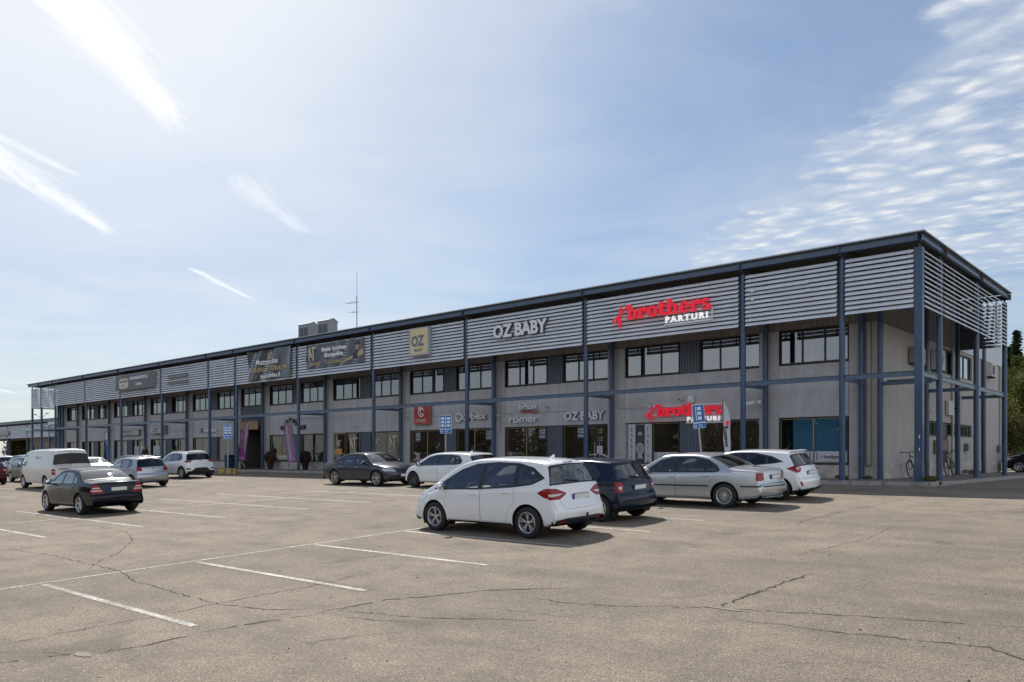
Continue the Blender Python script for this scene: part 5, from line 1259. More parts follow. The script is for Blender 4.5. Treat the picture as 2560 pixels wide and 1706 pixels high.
for k in range(3): text_mesh('lettering', 'ma-pe 10-18', .05, WTG, front(20.68, YW + .04, 1.7 - k * .09), .003, 0, t)
# opening-sign board over the recess and the black sculpture over the carpet shop
t, y = boxsign(-10.4, -7.9, 2.72, 3.30, YW - .04, mat('amber_face', (.36, .24, .12), .5, noise=(1.2, .5)), 'amber box sign over the dark recessed entrance', mat('amber_rim', (.25, .15, .06), .5), .12, .02)
m = MB(); m.lathe([(.22, 0), (.18, .01), (.001, .012)], 18, (-8.9, y, 3.02), 'y'); m.build('pale_disc', WTG, t)
t = empty('shop_sign', (0, 0, 0), 0, 'black and beige cut-out letters above the carpet shop window', 'sign'); m = MB()
for k, (a, b) in enumerate(((-5.15, 2.74), (-4.86, 2.74), (-3.2, 2.72), (-2.9, 2.72), (-2.62, 2.74))): bx(m, a, a + .26, b - .12, b + .14, YW - .12, YW - .02)
for k in range(7): a = R(150 - k * 22); bx(m, -4.0 + .62 * math.cos(a) - .11, -4.0 + .62 * math.cos(a) + .11, 2.85 + .42 * math.sin(a) - .09, 2.85 + .42 * math.sin(a) + .09, YW - .13 - .002 * k, YW - .02)
m.cur = 1
for k in range(0, 7, 2): a = R(150 - k * 22); bx(m, -4.0 + .62 * math.cos(a) - .06, -4.0 + .62 * math.cos(a) + .06, 2.85 + .42 * math.sin(a) - .05, 2.85 + .42 * math.sin(a) + .05, YW - .16, YW - .145)
m.build('letters', [BLK, mat('beige_face', (.5, .42, .33), .5)], t)
# graphic of the carpet shop low in its windows
t = empty('window_graphic', (0, 0, 0), 0, 'beige and white band low in the carpet shop windows', 'window graphic'); m = MB()
m.box(-6.55, -4.1, YG - .004, YG, .66, .90); m.box(-2.86, -1.6, YG - .004, YG, .66, .90); m.cur = 1; m.box(-6.55, -4.1, YG - .005, YG - .001, .90, .98); m.box(-2.86, -1.6, YG - .005, YG - .001, .9, .98)
for x in (-6.1, -2.35):
    for k in range(8): a = k / 8; m.prism([(x + a * .9, .98 + .12 * abs(math.sin(2 * math.pi * a))), (x + a * .9 + .12, .98 + .12 * abs(math.sin(2 * math.pi * (a + .12)))), (x + a * .9 + .12, .97), (x + a * .9, .97)], 'y', YG - .006 - .0005 * (k % 2), YG - .0015)
    m.sphere((x + .35, YG - .004, 1.24), 1, 10, 6, (.07, .004, .08)); m.sphere((x + .56, YG - .004, 1.26), 1, 10, 6, (.07, .004, .08))
m.build('band', [WT, GOLDL], t)
text_mesh('lettering', 'mattokeidas', .14, INK, front(-5.2, YG - .006, .72), .002, .003, t)
# ---------------------------------------------------------------- parking signs
SB = mat('traffic_blue', (.012, .135, .42), .4); SW = mat('traffic_white', (.70, .73, .76), .4)
def bar(m, x0, x1, z0, z1, y0, y1): m.box(x0, x1, y0, y1, z0, z1)
def parking_sign(x, y, z0, ztop, yaw, tilt, label, kind, block=False, w=.52, h=.62):
    t = empty('parking_sign', (x, y, z0), 0, label, 'parking sign', 'blue two-hour parking signs'); t.rotation_euler = (0, tilt, yaw)
    H = ztop - z0; m = MB(); m.tube((0, 0, 0 if not block else .30), (0, 0, H), .03, n=12); m.build('post', mat('post_grey', (.42, .42, .42), .5, metal=.3), t, smooth=True)
    m = MB(); m.cur = 0; m.prism(rounded([(-w / 2, H - h), (w / 2, H - h), (w / 2, H), (-w / 2, H)], .03), 'y', -.05, -.035); m.cur = 1; m.prism(rounded([(-w / 2 + .018, H - h + .018), (w / 2 - .018, H - h + .018), (w / 2 - .018, H - .018), (-w / 2 + .018, H - .018)], .02), 'y', -.054, -.0495)
    m.cur = 0
    zc = H - h / 2
    if kind == 2:
        bar(m, -.018, .018, zc - .24, zc + .24, -.058, -.053)
        for sx in (-1, 1):
            for k in (-1, 0, 1): a, b = sorted((sx * .06, sx * .20)); bar(m, a, b, zc + k * .16 - .052, zc + k * .16 + .052, -.058, -.053)
    else:
        bar(m, -.13, -.10, zc - .24, zc + .24, -.058, -.053)
        for k in (-1, 0, 1): bar(m, -.05, .11, zc + k * .165 - .055, zc + k * .165 + .055, -.058, -.053)
    m.build('sign_panel', [SW, SB], t)
    m = MB(); m.box(-w / 2 + .01, w / 2, -.05, -.035, H - h - .20, H - h - .012); m.cur = 1; m.box(-w / 2 + .025, w / 2 - .015, -.054, -.0495, H - h - .185, H - h - .027); m.cur = 0; ring(m, -w / 2 + .09, H - h - .106, .045, .05, .03, .035, -.057, -.053, n=8); m.box(-w / 2 + .083, -w / 2 + .097, -.0575, -.0535, H - h - .13, H - h - .08); p = m.build('time_plate', [SW, SB], t)
    text_mesh('lettering', '2 h', .12, SW, front(-.04, -.0545, H - h - .145), .004, .003, p)
    if block:
        YB = mat('block_yellow', (.34, .26, .05), .6, noise=(6, .3)); RB = mat('block_red', (.22, .10, .07), .6)
        m = MB(); L = .52
        n = 7
        for k in range(n):
            m.cur = 1 if k in (2, 5) else 0; a, b = -L + 2 * L * k / n, -L + 2 * L * (k + 1) / n - .001
            m.prism([(-.24, 0), (.24, 0), (.20, .10), (.10, .33), (-.10, .33), (-.20, .10)], 'x', a, b)
        b = m.build('concrete_block', [YB, RB], t, bevel=.01)
        m = MB(); m.tube((-.3, 0, .32), (-.3, 0, .38), .012, n=8); m.tube((.3, 0, .32), (.3, 0, .38), .012, n=8); m.build('lifting_eye', DKF, b)
    return t
parking_sign(-3.0, -2.95, gz(-2.95), 2.74, R(42), 0, 'blue parking sign on the yellow and red concrete block, left of the three', 2, True, .52, .64)
parking_sign(15.95, -2.9, gz(-2.9), 2.67, R(42), R(0), 'upright blue parking sign behind the white hatchback, below the cybex letters', 2, False)
parking_sign(28.78, -2.9, gz(-2.9), 2.60, R(68), R(-6.5), 'tilted blue parking sign in front of the low red brothers letters', 1, False, .52, .62)
# ---------------------------------------------------------------- feather flags
def feather(x, y, zb, pts, mt, label, body, tcol, foot=True, extra=None, depth=.04, rz=0):
    t = empty('feather_flag', (x, y, 0), rz, label, 'flag', 'tall feather flags on the walk'); P = rounded(pts, .12, 5); m = MB(); rnd = random.Random(x)
    xs_ = [p[0] for p in P]; zs_ = [p[1] for p in P]
    bm = bmesh.new(); vs = [bm.verts.new((a, 0, b)) for a, b in P]; bm.faces.new(vs)
    for k in range(1, 24): z = min(zs_) + (max(zs_) - min(zs_)) * k / 24; bmesh.ops.bisect_plane(bm, geom=bm.faces[:] + bm.edges[:] + bm.verts[:], plane_co=(0, 0, z), plane_no=(0, 0, 1))
    for k in range(1, 8): q = min(xs_) + (max(xs_) - min(xs_)) * k / 8; bmesh.ops.bisect_plane(bm, geom=bm.faces[:] + bm.edges[:] + bm.verts[:], plane_co=(q, 0, 0), plane_no=(1, 0, 0))
    fn = lambda a, b: depth * math.sin(2.2 * b + 5 * a + x)
    for v in bm.verts: v.co.y = fn(v.co.x, v.co.z)
    me = bpy.data.meshes.new('cloth'); bm.to_mesh(me); bm.free(); me.materials.append(mt)
    for f in me.polygons: f.use_smooth = True
    o = bpy.data.objects.new('cloth', me); C.objects.link(o); o.parent = t
    so_ = o.modifiers.new('thick', 'SOLIDIFY'); so_.thickness = .004
    o2 = text_mesh('lettering', body[0], body[1], tcol, Matrix.Translation((body[2], 0, body[3])) @ Matrix.Rotation(R(90), 4, 'X') @ Matrix.Rotation(R(body[4]), 4, 'Z'), .003, .006, t)
    for v in o2.data.vertices: v.co.y = fn(v.co.x, v.co.z) - .008
    m = MB(); pp = body[5]; m.path([Vector(q) for q in pp], .012, 8); m.build('pole', DKF, t, smooth=True)
    if foot: m = MB(); m.box(-.22, .22, -.03, .03, 0, .03); m.box(-.03, .03, -.22, .22, .0, .028); m.build('foot', DKF, t)
    return t, fn
def flag_mat(name, c1, c2):
    m = bpy.data.materials.new(name); m.use_nodes = True; T = NT(m.node_tree); b = m.node_tree.nodes['Principled BSDF']; tc = T.n('ShaderNodeTexCoord').outputs['Object']; sep = T.n('ShaderNodeSeparateXYZ'); T.link(tc, sep.inputs[0])
    f = T.math('ADD', T.math('MULTIPLY', sep.outputs[2], .5), T.math('MULTIPLY', T.noise(tc, 3.0, 3, .5), .35))
    T.link(T.ramp(f, [(.45, c1), (.8, c1), (1.25 / 1.3, c2)]), b.inputs['Base Color']); b.inputs['Roughness'].default_value = .7; return m
PK1 = flag_mat('flag_pink_deep', (.19, .030, .14), (.24, .06, .19)); PK2 = flag_mat('flag_pink_pale', (.25, .12, .25), (.28, .13, .27)); TAUPE = mat('flag_taupe', (.14, .115, .09), .7)
def deco(t, fn, pts, mt, dy=-.006, name='print'):
    m = MB(); m.prism(pts, 'y', -.002, 0); o = m.build(name, mt, t)
    bm = bmesh.new(); bm.from_mesh(o.data); 
    for v in bm.verts: v.co.y += fn(v.co.x, v.co.z) + dy
    bm.to_mesh(o.data); bm.free()
def flagdeco(t, fn, s):
    def sx(a): return a * s
    edge = [(sx(-.35), 2.05), (sx(-.33), 2.35), (sx(-.20), 2.7), (sx(.02), 2.98), (sx(.10), 2.96), (sx(-.1), 2.66), (sx(-.22), 2.35), (sx(-.25), 2.05)]
    deco(t, fn, edge, TAUPE, -.007)
    deco(t, fn, [(sx(-.36), 1.55), (sx(-.2), 1.5), (sx(-.1), 1.9), (sx(-.16), 2.3), (sx(-.34), 2.3)], mat('flag_grey', (.13, .12, .12), .7), -.009)
    w = [(sx(-.16 + .09 * math.sin(k * .9)) , 2.35 - k * .12) for k in range(9)]
    deco(t, fn, w + [(a + s * .05, b) for a, b in w[::-1]], mat('flag_beige', (.42, .36, .28), .7), -.013)
    for k in range(3): deco(t, fn, [(sx(-.43), .82 - k * .09), (sx(.0), .82 - k * .09), (sx(.0), .79 - k * .09), (sx(-.43), .79 - k * .09)], mat('flag_stripe', (.55, .35, .5), .7), -.009)
t, fn = feather(-6.75, .2, 0, [(-.62, .54), (.34, .55), (.42, 1.4), (.62, 2.3), (.66, 2.95), (.55, 3.02), (.22, 2.85), (-.1, 2.55), (-.3, 2.2), (-.45, 1.6)], PK1, 'deep pink feather flag with text reading upwards, left one', ('mattokeidas', .41, .40, 1.02, 85, [(.42, 0, 0), (.44, 0, .5), (.50, 0, 1.5), (.67, 0, 2.9)]), mat('flag_text', (.62, .64, .68), .5)); flagdeco(t, fn, 1.25)
t, fn = feather(-1.15, .2, 0, [(-.25, .47), (.62, .50), (.55, 1.4), (.38, 2.1), (.2, 2.55), (-.1, 2.85), (-.5, 3.0), (-.76, 3.0), (-.74, 2.5), (-.55, 1.6)], PK2, 'paler pink feather flag with text reading downwards, right one', ('Mattokeidas', .46, -.66, 2.72, -75, [(-.22, 0, 0), (-.30, 0, .5), (-.56, 0, 1.5), (-.78, 0, 2.95)]), mat('flag_text', ())); flagdeco(t, fn, -1)
WF = mat('flag_white', (.60, .63, .67), .7)
t, fn = feather(28.02, .2, 0, [(.0, .55), (.13, .55), (.17, 1.2), (.13, 1.8), (.15, 2.3), (.05, 2.6), (-.11, 2.96), (-.13, 2.96), (-.12, 1.9), (-.10, 1.4)], WF, 'narrow white feather flag with BARBERSHOP lettering', ('BARBERSHOP', .13, .06, 1.18, 95, [(.08, 0, 0), (-.0, 0, .9), (-.12, 0, 2.0), (-.13, 0, 2.98)]), INK, depth=.03, rz=R(15))
deco(t, fn, [(-.03, 2.0), (.09, 2.0), (.10, 2.15), (-.02, 2.15)], REDL, -.01); deco(t, fn, [(-.02, 1.88), (.08, 1.88), (.08, 1.97), (-.02, 1.97)], INK, -.01)
t, fn = feather(-28.5, .2, 0, [(.0, .5), (.5, .5), (.3, 1.6), (.1, 2.3), (-.1, 2.98), (-.5, 2.98), (-.4, 2.2), (-.2, 1.3)], mat('flag_blue', (.05, .09, .22), .7), 'slim blue and white feather flag by the far inner column', ('OPEN', .3, -.3, 2.6, -78, [(-.0, 0, 0), (-.3, 0, 1.6), (-.5, 0, 2.9)]), WF)
deco(t, fn, [(-.42, 2.9), (-.15, 2.9), (.0, 2.3), (-.3, 2.3)], WF, -.012)
# ---------------------------------------------------------------- pots, bin, boxes, cameras, lamps
def bush(name, c, rx, ry, rz_, n, leaf, mt, parent, rnd, up=.3, shell=.5):
    m = MB(); c = Vector(c)
    for _ in range(n):
        d = Vector((rnd.gauss(0, 1), rnd.gauss(0, 1), rnd.gauss(0, 1))).normalized() * (rnd.random() ** (1 / 3 if shell < .4 else .25)); p = c + Vector((d.x * rx, d.y * ry, d.z * rz_))
        a = Vector((rnd.uniform(-1, 1), rnd.uniform(-1, 1), rnd.uniform(-.6, 1) + up)).normalized(); b = a.orthogonal().normalized(); s = leaf * rnd.uniform(.6, 1.4)
        m.cur = rnd.randrange(len(mt)); m.poly([p - b * s * .35, p + a * s - b * s * .1, p + a * s * 1.1 + b * s * .1, p + b * s * .35])
    return m.build(name, mt, parent, recalc=False)
def leafmat(name, c, tr=.25):
    if name in MC: return MC[name]
    m = bpy.data.materials.new(name); m.use_nodes = True; T = NT(m.node_tree); m.node_tree.nodes.clear(); o = T.n('ShaderNodeOutputMaterial'); tc = T.n('ShaderNodeTexCoord').outputs['Object']
    f = T.noise(tc, .9, 4, .6); lo = tuple(q * .55 for q in c); hi = tuple(q * 1.35 for q in c); col = T.ramp(f, [(.35, lo), (.65, hi)])
    d = T.n('ShaderNodeBsdfDiffuse'); T.link(col, d.inputs[0]); t = T.n('ShaderNodeBsdfTranslucent'); T.link(col, t.inputs[0]); mx = T.n('ShaderNodeMixShader'); mx.inputs[0].default_value = tr
    T.link(d.outputs[0], mx.inputs[1]); T.link(t.outputs[0], mx.inputs[2]); T.link(mx.outputs[0], o.inputs[0]); MC[name] = m; return m
rnd = random.Random(11)
for x, lb in ((-5.54, 'reddish grass shrub in a dark pot left of the pale pink flag'), (-1.54, 'reddish grass shrub in a dark pot by the carpet shop door')):
    t = empty('potted_shrub', (x, 1.5, 0), 0, lb, 'potted plant', 'red shrubs in tall dark pots'); m = MB(); m.lathe([(.001, 0), (.15, 0), (.25, .42), (.24, .43), (.22, .39), (.001, .39)], 20); m.build('pot', mat('pot_dark', (.02, .02, .025), .5), t, smooth=True)
    bush('foliage', (0, 0, .74), .38, .38, .38, 800, .11, [leafmat('shrub_red', (.085, .035, .035)), leafmat('shrub_brown', (.10, .07, .045))], t, rnd, .9)
t = empty('litter_bin', (-9.75, .9, 0), 0, 'dark blue litter bin at the recessed entrance', 'litter bin'); m = MB(); m.box(-.27, .27, -.24, .24, .04, .74); m.build('body', mat('bin_blue', (.02, .05, .11), .5), t, bevel=.03)
m = MB(); m.prism([(-.26, .744), (.26, .744), (.26, .86), (.12, .98), (-.26, .98)], 'x', -.27, .27); l = m.build('hood', mat('bin_lid', (.015, .03, .06), .5), t, bevel=.02); m = MB(); m.box(-.17, .17, -.266, -.255, .78, .90); m.build('opening', BLK, l)
def camera_unit(x, z, label, group, s=1, y=YW - .04, d=(.0, -1, -.15)):
    t = empty('security_camera', (x, y, z), 0, label, 'camera', group); m = MB(); m.box(-.04 * s, .04 * s, -.05 * s, .0, -.03 * s, .05 * s); m.build('mount', SW, t); d = Vector(d).normalized(); m = MB(); a = Vector((0, -.06 * s, .02)); m.tube(a, a + d * .16 * s, .045 * s, n=10); m.cur = 1; m.tube(a + d * .161 * s, a + d * .17 * s, .034 * s, n=10); m.build('housing', [SW, BLK], t, smooth=True); return t
g = 'small cameras and sensors on the brick walls'
for x, z, lb in ((17.86, 3.20, 'small sensor camera left of the OZ BABY entrance letters'), (7.62, 3.08, 'small camera left of the red STOKKE sign'), (3.02, 2.62, 'small camera above the window at the conduit end'), (-3.1, 3.45, 'small round sensor on brick beside the blue column'), (-3.9, 3.1, 'twin floodlight pair left of the blue column, lower one'), (-4.1, 3.45, 'twin floodlight pair left of the blue column, upper one'), (25.05, 3.20, 'small sensor box above the red lettering on the wall'), (14.66, 2.85, 'small camera beside the tall white conduit')): camera_unit(x, z, lb, g, 1.1)
t = empty('floodlight', (25.52, YW - .05, 3.16), 0, 'white square box lamp above the low brothers letters', 'lamp'); m = MB(); m.box(-.13, .13, -.16, 0, -.14, .16); m.build('housing', SW, t, bevel=.02); m = MB(); m.box(-.10, .10, -.17, -.161, -.11, .0); m.build('lens', mat('lamp_clear', ()), t)
t = empty('security_camera', (28.62, 1.78, 2.92), 0, 'long white camera bracketed to the blue inner column', 'camera'); m = MB(); m.box(-.05, .05, -.05, .05, -.06, .08); m.build('mount', SW, t); m = MB(); m.path([(0, 0, .0), (-.08, -.12, .02), (-.16, -.16, -.03)], .02, 8); m.build('bracket', SW, t); m = MB(); M = Matrix.Translation((-.38, -.24, -.06)) @ Matrix.Rotation(R(-12), 4, 'Y') @ Matrix.Rotation(R(20), 4, 'Z'); m.box(-.26, .26, -.06, .06, -.055, .05, M); m.box(-.29, .27, -.07, .07, .052, .062, M); m.cur = 1; m.box(-.268, -.262, -.045, .045, -.04, .035, M); m.build('housing', [SW, BLK], t)
# fluorescent tube bracket left on a louvre screen
t = empty('sign_bracket', (0, 0, 0), 0, 'empty white sign rail and pads left on the louvres right of the red letters', 'bracket'); m = MB(); m.box(30.0 - .9, 31.3, -.21, -.18, 6.83, 6.86)
for x, z in ((29.2, 6.80), (31.25, 6.85), (29.2, 6.5), (31.25, 6.55)): m.box(x, x + .10, -.2, -.15, z, z + .08)
m.build('rail', SW, t)
t = empty('sign_bracket', (0, 0, 0), 0, 'thin white sign frame left on the far louvre screen', 'bracket'); m = MB()
for x in (-9.8, -8.4): m.box(x, x + .03, -.2, -.17, 5.9, 7.35)
for z in (6.05, 6.6, 7.1, 7.3): m.box(-10.3, -7.9, -.19, -.165, z, z + .02)
m.build('rail', SW, t)
t = empty('sign_bracket', (0, 0, 0), 0, 'two dull grey rails left on the louvres right of the restaurant sign', 'bracket'); m = MB(); m.box(-16.6, -13.6, -.26, -.14, 6.62, 6.78); m.box(-16.6, -13.6, -.26, -.14, 6.18, 6.30); m.build('rail', mat('rail_grey', (.2, .2, .2), .6), t)
# gable end things
def wallbox(name, y0, y1, z0, z1, d, mt, label, cat, group=None, louv=False):
    t = empty(name, (XS, (y0 + y1) / 2, z0), 0, label, cat, group); h = z1 - z0; w = (y1 - y0) / 2; m = MB(); m.box(.03, d, -w, w, 0, h); o = m.build('casing', mt, t, bevel=.012)
    if louv:
        m = MB()
        for k in range(10): m.box(d + .001, d + .012, -w * .8, w * .35, h * (.12 + .076 * k), h * (.12 + .076 * k) + .012)
        m.lathe([(.001, 0), (w * .5, 0.001), (w * .52, .01), (w * .56, .01), (w * .57, 0)], 20, (d + .002, -w * .2, h * .5), 'x'); m.build('fan_grille', DKF, t)
        m = MB(); m.box(.0, d, -w * .8, -w * .7, -.06, -.0); m.box(0, d, w * .7, w * .8, -.06, -.0); m.build('bracket', DKF, t)
    return t
ACW = mat('ac_white', (.50, .49, .46), .5); g = 'air conditioning units on the gable wall'
wallbox('air_conditioner', 5.45, 6.45, 4.42, 5.02, .36, mat('ac_beige', (.30, .27, .23), .5), 'beige air conditioner with dark fan grille near the corner post', 'air conditioner', g, True)
wallbox('air_conditioner', 18.2, 19.1, 4.85, 5.5, .3, ACW, 'white air conditioner high on the far end of the gable wall', 'air conditioner', g, True)
wallbox('air_conditioner', 8.45, 9.35, 4.40, 5.25, .34, ACW, 'tall pale air conditioner beside the upper gable window', 'air conditioner', g, True)
wallbox('electrical_box', 10.7, 11.5, 2.62, 3.25, .16, ACW, 'white electrical cabinet above the gable door', 'electrical box')
wallbox('mail_box', 8.9, 9.3, .95, 1.5, .12, mat('box_brown', (.20, .15, .11), .6), 'brown letter box on the gable wall', 'letter box')
wallbox('mail_box', 10.2, 10.35, 1.1, 1.5, .3, mat('box_paper', (.4, .36, .3), .6), 'pale leaflet box beside the gable door', 'letter box')
for y, lb in ((14.1, 'grey heater socket box low on the gable wall, nearer one'), (20.9, 'grey heater socket box low on the gable wall by the downpipe')):
    t = wallbox('electrical_box', y - .17, y + .17, 1.08, 1.42, .18, mat('box_grey', (.14, .15, .16), .5), lb, 'electrical box', 'grey socket boxes on the gable wall'); m = MB(); m.tube((.1, 0, -.55), (.1, 0, 0), .018, n=8); m.build('conduit', PIPE, t)
t = empty('wall_lamp', (XS, 11.9, 2.95), 0, 'small dark lamp on the gable wall below the white cabinet', 'lamp'); m = MB(); m.box(0, .06, -.05, .05, -.06, .06); m.tube((.05, 0, 0), (.2, 0, .0), .018, n=8); m.build('arm', DKF, t); m = MB(); m.lathe([(.02, .06), (.08, 0), (.075, -.06), (.001, -.08)], 12, (.2, 0, 0)); m.build('lamp_shade', DKF, t)
t = empty('bollard', (33.9, 12.2, 0), 0, 'thin cream bollard in front of the gable door', 'bollard'); m = MB(); m.tube((0, 0, 0), (0, 0, .98), .055, n=14); m.build('post', mat('cream_post', (.45, .37, .24), .6), t, smooth=True); m = MB(); m.lathe([(.055, .98), (.045, 1.01), (.001, 1.02)], 14); m.build('cap', mat('cream_post', ()), t)
# paint chips & plates on the corner column: small white stickers
t = empty('sticker', (0, 0, 0), 0, 'two small white stickers low on the square corner column', 'sticker'); m = MB()
for z in (1.38, .98): m.box(XR + .02, XR + .05, -.1225, -.1205, z, z + .10)
m.build('sheet', SW, t)
# ---------------------------------------------------------------- bicycles
def bicycle(loc, rz, lean, label):
    t = empty('bicycle', loc, rz, label, 'bicycle', 'bicycles leaning on the gable wall'); t.rotation_euler = (lean, 0, rz)   # x forward
    bk = mat('bike_black', (.012, .012, .014), .4); st = mat('bike_spoke', (.22, .22, .23), .35, metal=.9); r = .345
    for x in (.53, -.53):
        w = empty('wheel', (x, 0, r)); w.parent = t; m = MB(); n = 40; P = [Vector((math.cos(a) * (r - .022), 0, math.sin(a) * (r - .022))) for a in [2 * math.pi * k / n for k in range(n + 1)]]; m.path(P, .023, 8); m.build('tyre', bk, w, smooth=True)
        m = MB(); m.path([p * .93 for p in P], .009, 6); m.tube((0, -.045, 0), (0, .045, 0), .02, n=10)
        for k in range(16): a = 2 * math.pi * k / 16; m.tube((0, .03 * (-1) ** k, 0), (math.cos(a) * (r - .04), 0, math.sin(a) * (r - .04)), .0022, n=4, caps=False)
        m.build('rim', st, w)
    F = dict(bb=(-.08, 0, .28), st=(-.25, 0, .76), ht=(.36, 0, .84), hb=(.40, 0, .70), ra=(-.53, 0, r), fa=(.53, 0, r))
    m = MB()
    for a, b, q in (('bb', 'st', .018), ('bb', 'hb', .022), ('st', 'ht', .017), ('ht', 'hb', .02)): m.tube(F[a], F[b], q, n=10)
    for sy in (.05, -.05):
        for a in ('bb', 'st'): m.tube((F[a][0], sy * .4, F[a][2]), (F['ra'][0], sy, F['ra'][2]), .009, n=8)
    m.build('frame', bk, t, smooth=True); m = MB()
    for sy in (.055, -.055): m.tube((.405, sy, .66), (.53, sy, r), .013, n=8)
    m.tube((.405, -.06, .67), (.405, .06, .67), .016, n=8); m.build('fork', bk, t, smooth=True)
    m = MB(); m.tube((.36, 0, .84), (.335, 0, .98), .016, n=8); m.path([(.36, 0, .98), (.37, .10, .985), (.33, .24, 1.02), (.29, .34, 1.03)], .013, 8); m.path([(.36, 0, .98), (.37, -.10, .985), (.33, -.24, 1.02), (.29, -.34, 1.03)], .013, 8)
    for s in (1, -1): m.tube((.31, s * .24, 1.02), (.28, s * .345, 1.03), .018, n=8); m.tube((.37, s * .2, 1.01), (.36, s * .30, .98), .006, n=6)
    m.build('handlebar', bk, t, smooth=True)
    m = MB(); m.tube((-.25, 0, .76), (-.30, 0, .93), .014, n=8); m.build('seat_post', bk, t); m = MB(); m.prism([(-.44, .94), (-.42, .975), (-.2, .965), (-.12, .955), (-.13, .935), (-.3, .925)], 'y', -.045, .045); m.sphere((-.38, 0, .955), 1, 10, 6, (.09, .08, .028)); m.build('saddle', bk, t, bevel=.008)
    m = MB(); m.lathe([(.001, .03), (.085, .03), (.09, .034), (.09, .04), (.001, .042)], 24, (-.08, 0, .28), 'y'); m.tube((-.08, .05, .28), (.06, .06, .19), .01, n=6); m.box(.02, .11, .06, .15, .18, .20); m.tube((-.08, -.05, .28), (-.22, -.06, .37), .01, n=6); m.box(-.27, -.18, -.15, -.06, .36, .38); m.build('crank', bk, t)
    m = MB(); m.path([(.36, .05, .97), (.50, .07, .88), (.46, .03, .70)], .004, 6); m.path([(.36, -.05, .97), (.47, -.1, .86), (.40, -.03, .66)], .004, 6); m.build('cables', bk, t)
    return t
bicycle((33.52, 4.55, 0), R(-94), R(9), 'black bicycle seen from the front, leaning by the gable corner'); bicycle((33.42, 9.7, 0), R(-90), R(8), 'black bicycle mostly hidden behind the round columns')
# ---------------------------------------------------------------- roof plant, aerial
VG = mat('vent_grey', (.22, .235, .25), .55)
for x0, lb in ((-7.58, 'grey gabled roof vent housing, left of the pair'), (-5.26, 'grey gabled roof vent housing, right of the pair')):
    t = empty('roof_vent', (x0, 5, 8.0), 0, lb, 'roof vent', 'vent housings on the roof'); m = MB(); m.prism([(0, 0), (.75, 0), (.75, 2.12), (.40, 2.32), (0, 2.17)], 'x', 0, 1.29); m.build('housing', VG, t)
    m = MB()
    for a, b in ((.12, .58), (.68, 1.14)):
        m.cur = 1; m.box(a, b, -.012, -.002, 1.05, 1.95); m.cur = 0
        for k in range(12): m.box(a, b, -.03, -.013, 1.07 + k * .073, 1.10 + k * .073)
    m.build('grille', [mat('vent_slat', (.15, .155, .165), .5), DKF], t)
    m = MB(); m.prism([(-.04, 2.16), (.40, 2.325), (.80, 2.10), (.80, 2.14), (.40, 2.37), (-.04, 2.20)], 'x', -.03, 1.32); m.build('roof', mat('vent_roof', (.08, .10, .13), .5), t)
t = empty('roof_aerial', (-.83, 5, 8.0), 0, 'tall thin aerial mast on the roof', 'aerial'); m = MB(); m.tube((0, 0, 0), (0, 0, 3.4), .03, n=8); m.tube((0, 0, 3.4), (0, 0, 5.0), .012, n=6); m.build('mast', mat('mast', (.2, .21, .23), .5, metal=.5), t)
m = MB(); m.tube((-1.15, 0, 3.05), (.15, 0, 2.98), .014, n=6)
for k in range(5): m.tube((-1.1 + k * .26, -.22, 3.05), (-1.1 + k * .26, .22, 3.05), .008, n=5)
m.tube((-.7, 0, 2.4), (.1, 0, 2.32), .012, n=6)
for k in range(3): m.tube((-.6 + k * .25, -.2, 2.39), (-.6 + k * .25, .2, 2.39), .008, n=5)
m.build('antenna_elements', mat('mast', ()), t)
t = empty('roof_hatch', (-1.9, 2.2, 8.0), 0, 'low pale cover strip on the roof edge in front of the vents', 'roof cover'); m = MB(); m.box(-3.0, -1.2, -.2, .6, 0.002, .12); m.build('cover', mat('cover', (.5, .5, .48), .5), t, bevel=.02)
